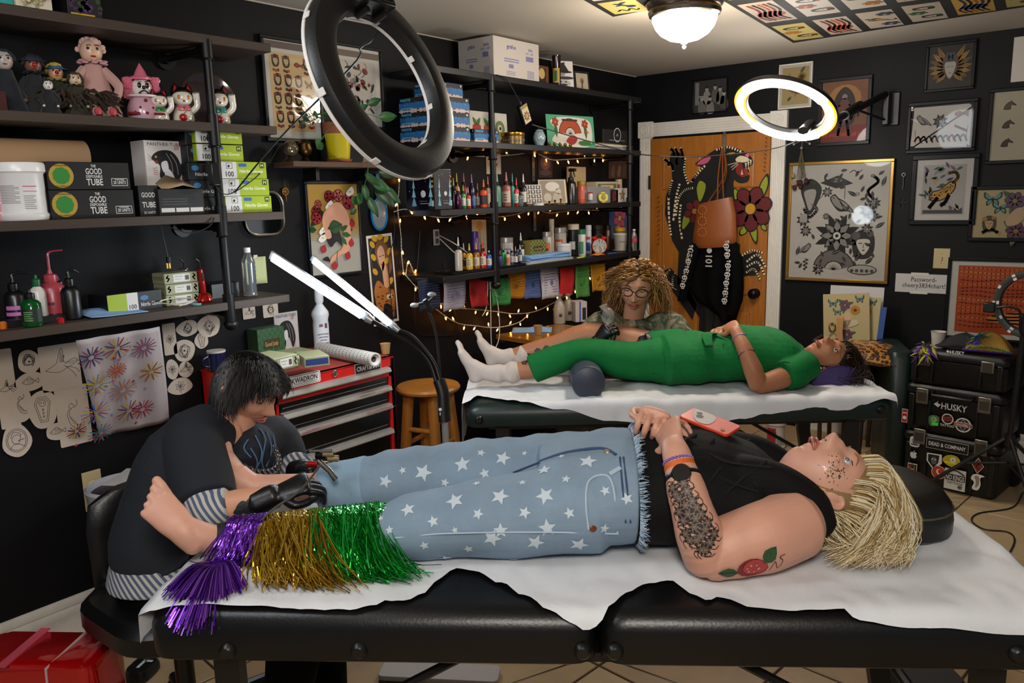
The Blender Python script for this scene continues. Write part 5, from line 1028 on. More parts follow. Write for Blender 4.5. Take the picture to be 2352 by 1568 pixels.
t=thing('blue_towel','folded blue paper towel on the low shelf','towel',(.2,px(250,740,0,.2).y,Z4+.001)); MB().grid(lambda a,b:(-.07+.17*a,-.1+.2*b,.002+.02*math.exp(-((a-.3)**2+(b-.3)**2)*8)+.012*max(0,.3-b)),12,12).build('towel_sheet',mat('towel_blue','7fa4cf',.85,bump=.4,bs=200),t,solid=.002)
def openglove(p,w,h): p.poly([(-.5*w,-.5*h),(-.0*w,-.5*h),(-.0*w,.5*h),(-.5*w,.5*h)],'93a816'); p.up(); p.rect(-.06*w,0,.2*w,h*.98,'c9c6c2'); p.up(); p.text('100',-.06*w,-.25*h,.24*h,'15151a'); p.text('Nitrile Gloves',.28*w,-.2*h,.22*h,'c8c8cc',w=.38*w); p.disc(.16*w,.15*h,.08*w,'2f6a9c',.14*h)
crate('glove_box','opened glove box in lime and black on the low shelf',*span(240,376,715,.22),.22,Z4,hgt(300,692,735,.22),.12,'0e0f13',openglove,rz=.12)
def cart(p,w,h): p.rect(0,0,w*.96,h*.86,'9a9a78'); p.up(); p.rect(.02*w,0,w*.5,h*.7,'d3d0c8'); p.up(); p.rect(.18*w,0,.12*w,h*.45,'4a4844'); p.line([(-.18*w,.15*h),(.05*w,.15*h)],.0015,'4a4844'); p.line([(-.18*w,-.1*h),(.0*w,-.1*h)],.001,'4a4844'); p.curve([(-.42*w,-.25*h),(-.36*w,.0),(-.43*w,.1*h),(-.38*w,.3*h)],.005,'23231c'); p.curve([(.42*w,-.25*h),(.36*w,0),(.43*w,.1*h),(.38*w,.3*h)],.005,'23231c')
cartside=lambda p,w,h:[p.curve([(-.4*w+.2*w*i,-.2*h),(-.3*w+.2*w*i,.2*h),(-.22*w+.2*w*i,-.1*h)],.002,'2c2c22') for i in range(4)]
ch=hgt(420,641,665,.2)
for i in range(3): crate('cartridge_box','small khaki needle box, %s of the three on the low shelf'%('lowest','middle one','topmost')[i],*span(382,458,690,.2),.2+.004*(i%2),Z4+i*(ch+.001),ch,.09,'8a8b68',cart,cartside,group='khaki needle boxes')
t=thing('cord_coil','loose coil of white cable by the needle boxes','cable',stand(400,712,.25,Z4+.003)); q=random.Random(3)
m=MB(); pts=[]
for i in range(60): a=i*.42; r=.05+.012*math.sin(i*.37); pts.append((r*.8*math.cos(a),1.3*r*math.sin(a)+.0006*i,.004+.02*abs(math.sin(i*.21))))
m.tube(pts,.0022,6).build('cable',mat('cable_white','c9c2b0',.5),t)
def curing(label,X,Y,h,col,xd):
 t=thing('curing_lamp',label,'dental lamp',stand(X,Y,xd,Z4)); cm=mat('metal_'+col,col,.2,.55,coat=.6)
 lath('stand_base',[(.001,0),(.03,0),(.033,.006),(.026,.026),(.016,.034),(.012,.036)],cm,t,20)
 MB().tube([(0,0,.03),(0,-.002,h*.4),(0,-.006,h*.75)],[.011,.0125,.0105],14).build('lamp_body',cm,t); MB().box((.011,-.003,h*.58),(.004,.008,h*.2)).build('button_panel',mat('button_black'),t,bev=.002)
 lath('eye_shield',[(.001,0),(.022,.001),(.022,.003),(.001,.002)],mat('shield_'+col,'3a0d08',.1),t,16,(0,-.007,h*.77)); MB().tube(spline([(0,-.006,h*.76),(0,-.007,h*.92),(0,-.022,h)],4),.0035,8).build('light_tip',mat('button_black'),t)
curing('red metallic curing lamp standing on its base',470,698,.17,'b01008',.2)
curing('white curing lamp behind the stack of needle boxes',434,690,.165,'c8b4ae',.1)
t=thing('scissors','small scissors with lilac and mint handles','scissors',stand(466,708,.27,Z4+.003));
for s,cl in((-1,'9a6ab0'),(1,'5aa890')):
 MB().torus((.008*s,-.028,0),(0,0,1),.014,.0035,16,6).build('handle',mat('handle_'+cl,cl,.4),t); MB().tube([(.004*s,-.012,0),(-.003*s,.02,.001),(0,.055,.001)],[.0035,.004,.001],6,flat=.4).build('blade',mat('chrome'),t)
crate('equipment_box','flat black box behind the pipe post on the low shelf',*span(484,548,678,.16),.17,Z4,hgt(510,655,700,.16)*.75,.12,'0c0c0e')
clearm=mat('clear_plastic','dfe6ea',.08,trans=.92)
t=thing('water_bottle','clear crinkled plastic water bottle at the end of the low shelf','bottle',stand(577,690,.22,Z4)); hh=hgt(577,580,692,.22); r=.028
lath('bottle_body',[(.015,0),(r,.004)]+[(r*(1-.07*(i%2)),.012+hh*.62*i/14) for i in range(15)]+[(r*.9,hh*.74),(r*.45,hh*.88),(r*.4,hh*.9)],clearm,t,20); lath('bottle_cap',[(r*.46,hh*.9),(r*.48,hh*.91),(r*.48,hh),(.001,hh)],mat('cap_white','d8d8da',.4),t,14)
# ---------------- black shelving goods ----------------
A1,A2,A3,A4=ZM
def carton(p,w,h,big=True):
 p.text('grafco',-.12*w,.3*h,.1*h,'3a3f8a',w=.2*w); p.text('3456',.3*w,.3*h,.07*h,'3a3f8a'); p.text('QTY. 1 SET',.28*w,.2*h,.05*h,'4a4f9a');
 for i in range(14): p.rect(.2*w+.012*w*i,.06*h,.006*w*(1+i%2),.13*h,'5a5f9a')
 for i in range(2): p.rect(-.12*w,-.02*h-.06*h*i,.32*w,.022*h,'5a5f9a')
 for i in range(9): p.rect(-.18*w+.012*w*i,-.2*h,.006*w*(1+i%2),.1*h,'5a5f9a')
 for i in range(3): p.rect(-.14*w,-.34*h-.04*h*i,.2*w,.012*h,'5a5f9a')
 for i in range(6): p.rect(.3*w,-.26*h-.035*h*i,.16*w,.014*h,'5a5f9a')
crate('shipping_carton','large white shipping carton on the highest black shelf',*span(1134,1238,150,.29),.29,A1,hgt(1134,86,178,.29),.25,'b9b0a8',carton,carton,bev=.001)
y0,y1=span(1222,1254,175,.2); t=crate('mantel_clock','small brown wooden clock case on the highest black shelf',y0,y1,.22,A1,hgt(1240,150,196,.2),.07,'5a3818',lambda p,w,h:(p.rect(0,0,w*.6,h*.7,'2a1a0c'),p.up(),p.disc(0,.1*h,w*.22,'b89a5a')),cat='clock'); MB().torus((0,0,hgt(1240,150,196,.2)+.012),(1,0,0),.012,.004,14,6).build('ring_handle',mat('brass'),t)
t=thing('prayer_candle','tall glass prayer candle with a golden figure label','candle',stand(1279,202,.22,A1)); h=hgt(1279,128,202,.22)
lath('candle_glass',[(.024,0),(.026,.004),(.026,h*.94),(.028,h)],mat('candle_glass','3a1f2c',.12,trans=.5),t,20); MB().col('a8902c').add([(.0265*math.cos(a),.0265*math.sin(a),z) for z in (h*.15,h*.6) for a in [-2+1.8*i/8 for i in range(9)]],[(i,i+1,i+10,i+9) for i in range(8)]).col('2a5a40').add([(.027*math.cos(a),.027*math.sin(a),z) for z in (h*.2,h*.52) for a in [-1.5+.7*i/8 for i in range(9)]],[(i,i+1,i+10,i+9) for i in range(8)]).build('printed_label',PM,t)
def witch(p,w,h):
 p.poly([(-.1*w,.42*h),(.12*w,.46*h),(.1*w,.38*h),(.3*w,.12*h),(-.35*w,.12*h)],'1d1c1c'); p.disc(0,.1*h,.45*w,'1d1c1c',.05*h); p.disc(-.05*w,.02*h,.16*w,'8a8784',.08*h); p.disc(.1*w,-.12*h,.42*w,'2a2928',.06*h); p.up(); p.disc(0,-.32*h,.36*w,'a8a4a0',.13*h); p.up(); p.poly([(-.2*w,-.28*h),(-.05*w,-.28*h),(-.12*w,-.22*h)],'1d1c1c'); p.poly([(.2*w,-.28*h),(.05*w,-.28*h),(.12*w,-.22*h)],'1d1c1c'); p.disc(0,-.37*h,.2*w,'1d1c1c',.04*h)
def card(name,label,x0,x1,yt,yb,xd,z,paper,art,lean=.12,cat='print',th=.002,rz=-.5):
 w=abs(px(x1,yb,0,xd).y-px(x0,yb,0,xd).y); h=hgt((x0+x1)/2,yt,yb,xd); t=thing(name,label,cat,stand((x0+x1)/2,yb,xd,z),rot=Euler((0,-lean,rz),'XYZ'))
 MB().box((0,0,h/2),(th,w,h)).build('card_sheet',mat('paper_'+paper,paper,.7),t); p=Print((th/2+.0003,0,h/2),(0,1,0),(0,0,1),.00025); art(p,w,h); p.fin('printed_art',t); return t
card('greeting_card','white card drawn with a witch hat and pumpkin','1280' and 1280,1310,143,207,.24,A1,'cfc9c2',witch)
card('picture_card','small black framed card leaning near the end of the highest shelf',1322,1352,163,213,.2,A1,'121213',lambda p,w,h:(p.rect(.05*w,0,.7*w,.8*h,'b8a890'),p.up(),p.flower(.05*w,.05*h,.12*w,'8a7a60','5a4a38'),p.curve([(.05*w,0),(.02*w,-.3*h)],.01,'5a4a38')),rz=-.2)
# phantom cartridge boxes
def city(p,w,h):
 p.rect(0,-.1*h,w,.45*h,'1f5f94'); q=random.Random(4); p.up()
 for i in range(40): u=-.49*w+.98*w*i/40; p.rect(u,.08*h,w*.016,h*q.uniform(.05,.3),q.choice(('1f5f94','2f7ab0','174a78')))
 for i in range(24): u=-.48*w+.98*w*i/24; p.rect(u,-.42*h,w*.04,h*q.uniform(.08,.3),'c0a8a0')
 p.up(); p.text('PHANTOM',-.3*w,.34*h,.18*h,'5ab0d8',w=.3*w); p.rect(.42*w,.34*h,.05*w,.14*h,'b8b8b8'); p.rect(-.26*w,-.24*h,.36*w,.05*h,'7ab0d0')
yA,yB=span(998,1081,285,.3); ph=hgt(1050,252,286,.3)*.97; i=0
for r_ in range(3): crate('cartridge_carton','black and blue skyline cartridge box, %s of the main column'%('lowest','middle','third from below')[r_],yA+.004*(r_%2),yB,.295,A2+r_*(ph+.001),ph,.24,'0c0d12',city,city,group='skyline cartridge boxes')
crate('cartridge_carton','topmost black and blue skyline cartridge box on the column',yA+.06,yB-.02,.27,A2+3*(ph+.001),ph,.16,'0c0d12',city,city,group='skyline cartridge boxes')
crate('cartridge_carton','single black and blue skyline box right of the column',*span(1086,1142,305,.28),.29,A2,hgt(1110,292,322,.28),.12,'0c0d12',city,city,group='skyline cartridge boxes')
def straw(p,w,h):
 for u,c in((-.3,'a82a20'),(-.02,'a8402a')):
  p.blob([(u*w-.1*w,.1*h),(u*w+.1*w,.1*h),(u*w+.06*w,-.25*h),(u*w,-.36*h),(u*w-.07*w,-.25*h)],c); p.leaf(u*w,.1*h,.16*w,.08*w,.9,'3a6a2a'); p.leaf(u*w,.1*h,.16*w,.08*w,2.2,'3a6a2a')
 p.disc(.3*w,.05*h,.13*w,'6a7a4a'); p.up(); p.disc(.3*w,.05*h,.06*w,'cfc8ba'); p.up(); p.disc(.31*w,.05*h,.03*w,'141210'); p.curve([(.12*w,.1*h),(.16*w,-.1*h),(.1*w,-.3*h)],.05*w,'a8341e'); p.rect(.28*w,-.3*h,.06*w,.25*h,'8a7a3a'); p.rect(.04*w,0,.004,h,'b8b0a4')
card('flash_card','unframed strawberry and eye flash sheet behind the cartridge boxes',1080,1168,232,312,.06,A2,'c9c3b6',straw,.05,rz=0)
t=thing('hinged_tin','ornate gold patterned tin on the second black shelf','tin',stand(1178,326,.22,A2)); h=hgt(1178,294,322,.22)
lath('tin_body',[(.062,0),(.066,.003),(.066,h*.72)],mat('tin_pattern','6a5428',.3,.5,var=.7,vs=60),t,32); lath('tin_lid',[(.068,h*.72),(.069,h*.74),(.068,h),(.05,h+.004),(.001,h+.004)],mat('gold_paint'),t,32)
m=MB()
for i in range(24): a=i*PI/12; m.ball((.066*math.cos(a),.066*math.sin(a),h*.36),.006,6,(.5,.5,1.4))
m.build('tin_relief',mat('tin_blue','2a4a6a',.4),t)
t=thing('hanging_adapter','power adapter covered with an art card hanging from the highest black shelf','adapter',px(1203,262,0,.33)); c0=t.location.copy()
MB().box((0,0,0),(.03,.07,.11)).build('adapter_case',mat('adapter_black'),t,rot=(.45,0,0),bev=.004); p=Print((.0165,0,0),(0,1,0),(0,0,1)); p.rect(0,0,.06,.1,'b8a684'); p.up(); p.rect(0,.04,.058,.016,'8a7238'); m_eyeflower(p,0,-.012,.022,'b08a60','4a2a18'); o=p.m.build('printed_art',PM,t,smooth=False,rot=(.45,0,0))
MB().tube(spline([V((0,-.02,.05)),px(1178,205,0,.33)-c0,px(1162,180,0,.33)-c0,px(1140,172,0,.33)-c0],6),.003,6).build('adapter_cord',mat('cord_black'),t); MB().tube([V((0,-.03,.065)),V((0,-.022,.045))],.007,8).build('cord_plug',mat('cord_black'),t)
t=thing('ginger_jar','blue and white porcelain jar on the second black shelf','jar',stand(1239,331,.24,A2)); h=hgt(1239,291,331,.24)
lath('jar_body',[(.02,0),(.024,.003),(.036,h*.35),(.037,h*.55),(.028,h*.82),(.02,h*.86)],mat('porcelain','8fa3ab',.15,var=.75,vs=45,coat=.6),t,28); lath('jar_lid',[(.022,h*.86),(.023,h*.93),(.014,h*.97),(.006,h),(.001,h)],mat('porcelain'),t,20)
t=thing('iron_medallion','black openwork iron medallion behind the porcelain jar','ornament',stand(1248,320,.1,A2)+V((0,0,.07))); m=MB()
for r in(.03,.055,.07): m.torus((0,0,0),(1,0,0),r,.004,28,6)
for i in range(16): a=i*PI/8; m.cyl((0,.012*math.cos(a),.012*math.sin(a)),(0,.076*math.cos(a),.076*math.sin(a)),.003,n=5).ball((0,.078*math.cos(a),.078*math.sin(a)),.006,6)
m.build('medallion',mat('iron_black','121011',.5,.5),t); MB().box((0,0,-.066),(.03,.05,.008)).build('stand_foot',mat('iron_black'),t)
for i in range(5):
 t=thing('brass_skull','tiny brass skull, %s in the row on the second black shelf'%('first','second','middle','fourth','last')[i],'figurine',stand(1262+i*12,334+i*1.2,.28,A2),group='tiny brass skulls'); MB().ball((0,0,.0145),.0105,10,(1,.9,1)).box((.004,0,.005),(.01,.011,.01)).build('skull',mat('brass'),t)
 for s in(-1,1): MB().ball((.0085,s*.004,.015),.0027,6).build('eye_socket',mat('doll_eye'),t)
def greenflash(p,w,h):
 p.blob([(-.42*w,.3*h),(-.2*w,.44*h),(.3*w,.42*h),(.44*w,.2*h),(.4*w,-.4*h),(0,-.46*h),(-.4*w,-.3*h),(-.3*w,0)],'cfc8bc'); p.up()
 m_fan(p,-.02*w,-.08*h,.24*w,'a8441e','2a1a10',.1,PI-.1); p.flower(-.32*w,.28*h,.07*w,'a8301e','c8902a'); p.flower(.3*w,.25*h,.07*w,'a8301e','c8902a'); p.rect(-.02*w,.35*h,.32*w,.06*h,'3a2a22'); p.blob([(0,-.1*h),(.12*w,-.2*h),(.02*w,-.4*h),(-.12*w,-.3*h)],'a02a20'); p.blob([(.15*w,-.3*h),(.35*w,-.25*h),(.4*w,-.4*h),(.2*w,-.42*h)],'3a7a3a'); p.leaf(.3*w,.2*h,.2*w,.06*w,-1.5,'2f5a2c'); p.leaf(-.32*w,.22*h,.2*w,.06*w,-1.5,'2f5a2c'); p.rect(.32*w,-.0*h,.1*w,.07*h,'b8841e')
card('flash_card','mint green flash sheet with a red shell fan',1272,1357,262,338,.24,A2,'4f9a74',greenflash,.1,rz=-.2)
for i,(c,hh,x0) in enumerate((('b8b2a6',.012,1360),('8f8a80',.01,1364),('cfc9bc',.014,1362),('b09a4a',.006,1372))):
 crate('notebook','%s in the stack at the end of the second black shelf'%('lowest spiral notebook','second grey notebook','thick white notebook','thin mustard notebook')[i],*span(x0,1440,340,.24),.27-.01*i,A2+sum((.012,.01,.014,.006)[:i])+.0005*i,hh,.18,c,cat='notebook',group='stacked notebooks',rz=.06*(i%2))
crate('mask_box','black box of face masks with a round white logo',*span(1379,1443,300,.24),.26,A2+.045,hgt(1410,288,319,.24),.1,'111114',lambda p,w,h:(p.disc(0,.12*h,.13*w,'c8c8c8',n=20),p.up(),p.disc(0,.12*h,.115*w,'141416',n=20),p.up(),p.text('JET',0,.16*h,.09*h,'c8c8c8'),p.text('BLACK',0,.07*h,.07*h,'c8c8c8'),p.text('DISPOSABLE FACE MASKS',0,-.28*h,.06*h,'b8b8b8',w=.55*w)))
# ---- bottles ----
def ink(label,X,Y,ytop,rpx,body,tip,xd=.22,z=A3,label_c=None,squat=False,clear=False,cap='0d0d0e'):
 d=(px(X,Y,0,xd)-CAM).length; r=max(.004,rpx/FPX*d*.97); h=hgt(X,ytop,Y,xd); t=thing('ink_bottle',label,'bottle',stand(X,Y,xd,z),group='ink bottles')
 bm=mat('ink_'+body,body,.25,coat=.3) if not clear else mat('inkc_'+body,body,.1,trans=.5)
 hb=h*(.62 if not squat else .75)
 lath('bottle_body',[(r*.85,0),(r,.003),(r,hb*.88),(r*.85,hb*.97),(r*.5,hb*1.02),(r*.45,hb*1.05)],bm,t,14)
 lath('collar',[(r*.55,hb*1.02),(r*.58,hb*1.04),(r*.55,hb*1.16),(r*.3,hb*1.2)],mat('plastic_'+cap,cap,.4),t,12); lath('nozzle',[(r*.34,hb*1.18),(r*.28,hb*1.25),(r*.14,h*.97),(r*.1,h)],mat('plastic_'+tip,tip,.4),t,10)
 if label_c:
  m=MB(); m.col(label_c).add([(r*1.02*math.cos(a),r*1.02*math.sin(a),zz) for zz in (hb*.2,hb*.72) for a in [-2.3+2.4*i/8 for i in range(9)]],[(i,i+1,i+10,i+9) for i in range(8)])
  for k in range(3): m.col('3a3a3a').add([(r*1.03*math.cos(a),r*1.03*math.sin(a),zz) for zz in (hb*(.3+.12*k),hb*(.34+.12*k)) for a in [-1.6+.8*i/3 for i in range(4)]],[(i,i+1,i+5,i+4) for i in range(3)])
  m.build('printed_label',PM,t)
 return t
W_='c9c5be'
for a in (('black ink bottle with a yellow nozzle, leftmost on the third black shelf',1043,473,402,8,'1a1a1c','c8a020',.14,A3),
('yellow ink bottle standing at the back beside the red one',1051,473,392,7,'b8981a','c8a020',.1,A3),
('red ink bottle with a pink nozzle in the back row',1067,473,392,8,'a83a34','d06a6a',.1,A3),
('dark magenta ink bottle with a rose nozzle',1053,473,417,7.5,'4a0c34','c86a84',.26,A3),
('white and green ink bottle with a green nozzle, front row',1065,473,418,6.5,'2f8a44','3fae4a',.26,A3,W_),
('small red ink bottle with a pink nozzle, front row',1076,473,424,6.5,'b8342a','d87a84',.26,A3,W_),
('small blue ink bottle with a green nozzle, front row',1088,473,424,5.5,'2c4a7a','4fae5a',.26,A3,'4a6a9a'),
('small dusty red ink bottle beside the orange one',1098,473,416,5,'8a3a3a','c05a6a',.22,A3,W_),
('bright orange squat ink bottle with orange nozzle',1112,473,408,9.5,'d8522c','e0663a',.25,A3,'3a2a2a'),
('purple ink bottle half hidden in the back row',1085,473,396,7,'2c2050','8a7ab0',.1,A3),
('clear ink bottle with a pink tip beside the pipe post',1122,473,402,6,'9a8a84','d86a5a',.16,A3,'c9b8a4'),
('tall sage green ink bottle right of the pipe post',1143,474,396,10,'5f8f7c','7a9a8a',.2,A3),
('tall dusty rose ink bottle with cream label',1164,474,394,10.5,'94534c','b06a60',.24,A3,'bfa898'),
('slim teal ink bottle behind the rose one',1178,474,398,5,'1f9a8c','4ab8b0',.2,A3),
('slim red and white ink bottle with a red nozzle',1187,474,408,6,'b8261e','c84a3a',.26,A3,W_),
('black ink bottle with white label and white nozzle on the third shelf',1203,474,400,8,'121214','c9c5be',.24,A3,W_),
('small clear dropper bottle at the feet of the black ink bottle',1196,474,440,6,'7a8a84','2a2a2a',.28,A3,None,True,True),
('tall white ink bottle at the left end of the black tray',1054,608,530,9,'b8aea0','c9c2b4',.24,A4+.012),
('black and orange ink bottle in the tray',1066,608,548,6,'c07a1a','cfcfc8',.2,A4+.012,'1a1a1a'),
('yellow ink bottle with cream label in the tray',1079,609,548,8,'c8a012','d8b030',.25,A4+.012,'c9b98a'),
('brown topped ink bottle with cream label in the tray',1095,609,548,8,'8a5a1a','c88a3a',.25,A4+.012,'c4b69a'),
('red topped ink bottle with white label in the tray',1110,610,547,8,'b01a14','c83a2a',.26,A4+.012,'c8b8a0'),
('white and blue squat ink bottle by the pipe post',1124,610,570,7,'2a5aa0','c9c9c9',.27,A4+.012,W_,True),
('small cyan ink bottle right of the pipe post',1141,609,568,4.5,'3aa8b8','5ac0c8',.25,A4+.012,W_),
('small violet ink bottle in the tray',1149,609,572,5.5,'4a3a8a','7a6ab8',.27,A4+.012),
('small bright green ink bottle in the tray',1157,609,562,5,'1fa83a','3fc85a',.24,A4+.012),
('small white ink bottle with red tip in the tray',1167,609,568,5.5,'b8b0a8','c84a3a',.27,A4+.012,'c86a4a'),
('small grey ink bottle with pale tip in the tray',1176,609,566,5.5,'6a6a70','c9c0c0',.25,A4+.012,W_),
('small navy ink bottle with pink tip in the tray',1185,609,568,5,'1c2448','c88a94',.27,A4+.012,W_),
('last small ink bottle at the right end of the tray',1195,609,566,5,'2a3a6a','c9c9c9',.25,A4+.012,W_),
('larger black ink bottle with white label behind the small ones',1197,600,532,9,'141416','c9c5be',.14,A4+.002,W_)):
 ink(a[0],*a[1:7],xd=a[7],z=a[8],label_c=a[9] if len(a)>9 else None,squat=len(a)>10 and a[10],clear=len(a)>11)
def tray(name,label,x0,x1,Y,xd,z,col,dep,hh=.012):
 y0,y1=span(x0,x1,Y,xd); w=y1-y0; t=thing(name,label,'tray',(xd-dep/2,(y0+y1)/2,z))
 MB().loft([[(b,a,zz) for a,b in rr(w-i,dep-i,.02)] for zz,i in((0,.01),(.002,.004),(hh,0),(hh+.001,.004),(.004,.012))]).build('tray_pan',mat('tray_'+col,col,.35),t)
tray('ink_tray','shallow black tray holding the ink bottles',1042,1212,606,.3,A4+.0005,'0c0c0d',.16)
tray('towel_tray','cream enamel tray under the blue towels',1212,1320,604,.3,A4+.0005,'b4aa9a',.2)
y0,y1=span(1218,1314,596,.28)
for i in range(7):
 t=thing('folded_towel','blue folded paper towel, %s in the stack on the tray'%('lowest','second','third','fourth','fifth','sixth','topmost')[i],'towel',(.2+.004*math.sin(i*2),(y0+y1)/2+.004*math.cos(i*3),A4+.006+i*.0062),group='stacked blue towels',rz=.04*math.sin(i*1.7))
 MB().grid(lambda a,b:((a-.5)*.15,(b-.5)*(y1-y0)*.97,.0015*noise.noise(V((a*4,b*4,i*2)))),10,12).build('towel_sheet',mat('towel_blue'),t,solid=.0052)
# assorted shelf-three goods
def box_art(p,w,h):
 for u in(-.22,.38):
  for k in range(3): p.poly([(u*w-.09*w+.02*w*k,-.4*h+.22*h*k),(u*w+.09*w-.02*w*k,-.4*h+.22*h*k),(u*w,-.15*h+.22*h*k)],('6aa0b0','8ab8c4','7ab0bc')[k]); p.up()
  p.star(u*w,.34*h,.05*w,'a82a34')
 q=random.Random(2)
 for i in range(12): p.star(q.uniform(-.45,.45)*w,q.uniform(-.3,.45)*h,.022*w,q.choice(('9ab8c8','6a8a9a','a83a44')),6,.3)
 p.disc(.12*w,-.1*h,.09*w,'c9c9c9'); p.line([(0,-.34*h),(.3*w,-.34*h)],.002,'c9c9c9'); p.line([(-.02*w,-.28*h),(.25*w,-.28*h)],.0015,'8a8a9a'); p.rect(.45*w,-.34*h,.06*w,.14*h,'b8b8b8')
 for k in range(3): p.disc(.45*w,.08*h+.12*h*k,.035*w,'b08a3a')
crate('gift_carton','glossy black winter gift box with pale blue tree shapes',*span(997,1037,430,.3),.3,A3,hgt(1010,378,472,.3),.2,'0d0c16',box_art,box_art,r=.12)
def frame_stand(label,x0,x1,yt,yb,xd,z,art,fc='a8843a',rz=-.4):
 t=card('standing_frame',label,x0,x1,yt,yb,xd,z,'cfc9bc',art,.15,'picture frame',.004,rz); w=abs(px(x1,yb,0,xd).y-px(x0,yb,0,xd).y); h=hgt((x0+x1)/2,yt,yb,xd)
 MB().tube([(.003,-w/2,0),(.003,w/2,0),(.003,w/2,h),(.003,-w/2,h),(.003,-w/2,0)],.003,6).build('frame_border',mat('gilt_'+fc,fc,.3,.8),t); return t
frame_stand('brass photo frame showing a pale oval on the third shelf',1250,1293,406,462,.22,A3+.008,lambda p,w,h:(p.rect(0,0,w*.9,h*.92,'8a7a66'),p.up(),p.disc(0,.2*h,.26*w,'c4bcb0',.2*h),p.disc(-.2*w,-.25*h,.14*w,'b4aa9c'),p.disc(.15*w,-.28*h,.17*w,'a89c8c'),p.disc(.2*w,0,.1*w,'b4aa9c')))
def strips(p,w,h):
 for i in range(3):
  for j in range(4): p.rect(-.32*w+.32*w*i,.36*h-.24*h*j,.26*w,.2*h,'2a2826'); p.up(); p.disc(-.32*w+.32*w*i,.37*h-.24*h*j,.07*w,'b0a8a0'); p.up(-1)
card('photo_strips','sheet of black and white photo booth strips',1212,1241,414,458,.23,A3+.012,'c9c3ba',strips,.15,rz=-.3); card('photo_strips','narrow photo booth strip beside the brass frame',1285,1302,416,460,.2,A3,'c4beb4',strips,.1,rz=-.3)
crate('wooden_block','flat brown wooden block under the photo strips',*span(1216,1252,466,.28),.27,A3,.011,.07,'5a3418',cat='block')
def jar(name,label,X,Y,ytop,rpx,xd,z,body,lid,cat='jar',clear=False,lidh=.18,lab=None,n=20):
 d=(px(X,Y,0,xd)-CAM).length; r=rpx/FPX*d*.97; h=hgt(X,ytop,Y,xd); t=thing(name,label,cat,stand(X,Y,xd,z)); bm=mat('jarc_'+body,body,.08,trans=.75) if clear else mat('jar_'+body,body,.3)
 lath('jar_body',[(r*.85,0),(r*.97,.003),(r,h*.06),(r,h*(1-lidh)-.004),(r*.9,h*(1-lidh))],bm,t,n); lath('jar_lid',[(r*.95,h*(1-lidh)),(r,h*(1-lidh)+.001),(r,h*.99),(r*.9,h),(.001,h)],mat('lid_'+lid,lid,.3,.6 if lid=='a8a4a0' else 0),t,n)
 if lab:
  m=MB()
  for c,u0,u1,v0,v1 in lab: m.col(c).add([(r*1.02*math.cos(a),r*1.02*math.sin(a),zz) for zz in (h*v0,h*v1) for a in [u0+(u1-u0)*i/8 for i in range(9)]],[(i,i+1,i+10,i+9) for i in range(8)])
  m.build('printed_label',PM,t)
 return t
jar('soap_tin','white oval soap case on the front of the third shelf',1236,473,466,14,.28,A3,'c9c5bf','c9c5bf')
t=ink('brown trigger spray bottle on the third black shelf',1312,472,388,12,'1c0f0a','0d0d0e',.24,A3); t.name='spray_bottle'; d=(t.location-CAM).length; hb=hgt(1312,388,472,.24); MB().box((.012,0,hb*.93),(.05,.018,.02)).tube([(.02,0,hb*.88),(.03,0,hb*.74)],.005,6).build('trigger_head',mat('plastic_0d0d0e'),t,bev=.004)
jar('candle_jar','coral candle in a gold topped glass jar',1336,468,416,10,.2,A3,'b85a4a','9a7a3a',lab=[('c86a54',-2.2,.2,.2,.6)])
crate('small_book','cream hardback standing behind the spray bottle',*span(1307,1346,400,.06),.06,A3,hgt(1325,386,470,.06),.02,'bfa578',cat='book')
crate('plastic_case','clear plastic case of small tools with a grey lid',*span(1345,1396,450,.22),.24,A3,hgt(1370,430,468,.22),.1,'8a8a8c',cat='case',r=.2)
t=thing('round_sticker_tin','round yellow shop tin with black star drawing','tin',stand(1385,466,.27,A3)+V((0,0,.036)),rot=(0,PI/2-.1,-.5)); lath('tin_disc',[(.001,-.006),(.035,-.006),(.036,0),(.035,.006),(.001,.006)],mat('tin_yellow','c8b414',.4),t,28); p=Print((0,0,.0065),(0,1,0),(-1,0,0)); p.disc(0,0,.016,'1a1a12'); p.up(); p.disc(0,0,.011,'c8b414'); p.up(); p.text('RS',0,0,.011,'1a1a12'); p.text('TEA SHOP',0,.024,.008,'1a1a12',w=.05); p.text('BLACK GROUND',0,-.025,.005,'1a1a12',w=.045); p.fin('printed_art',t)
jar('ointment_tube','white and red ointment stick leaning in the plastic case',1356,455,436,6,.26,A3+.02,'c0b4b0','b0342a')
crate('small_book','black and red tattoo book on the third black shelf',*span(1391,1408,455,.2),.24,A3,hgt(1400,441,470,.2),.1,'141214',lambda p,w,h:p.text('TATTOO',0,0,w*.45,'b02a24',rot=PI/2,w=h*.8),cat='book')
crate('small_book','white paperback with a brown star cover',*span(1410,1436,455,.22),.24,A3,hgt(1420,438,470,.22),.03,'c4bcb2',lambda p,w,h:(p.star(0,0,w*.3,'6a5230'),p.up(),p.star(0,0,w*.18,'a88a5a')),cat='book')
crate('small_book','teal book lying flat over the upright books',*span(1392,1440,434,.2),.24,A3+.056,.012,.12,'2a7a6c',cat='book')
crate('trinket_box','cream trinket box inlaid with green squares',*span(1364,1412,415,.2),.22,A3+.07,hgt(1390,403,427,.2),.08,'b4a888',lambda p,w,h:(p.rect(0,0,w*.9,h*.6,'8a6a38'),p.up(),p.rect(0,0,w*.6,h*.3,'c4b890'),p.rect(-.38*w,0,w*.12,h*.5,'4a6a5a'),p.rect(.38*w,0,w*.12,h*.5,'4a6a5a')))
jar('bud_vase','small cream vase with a red flower',1421,427,398,8,.16,A3+.07,'b8a080','b8a080','vase',lab=[('8a2a1c',-1.6,-.6,.3,.6)])
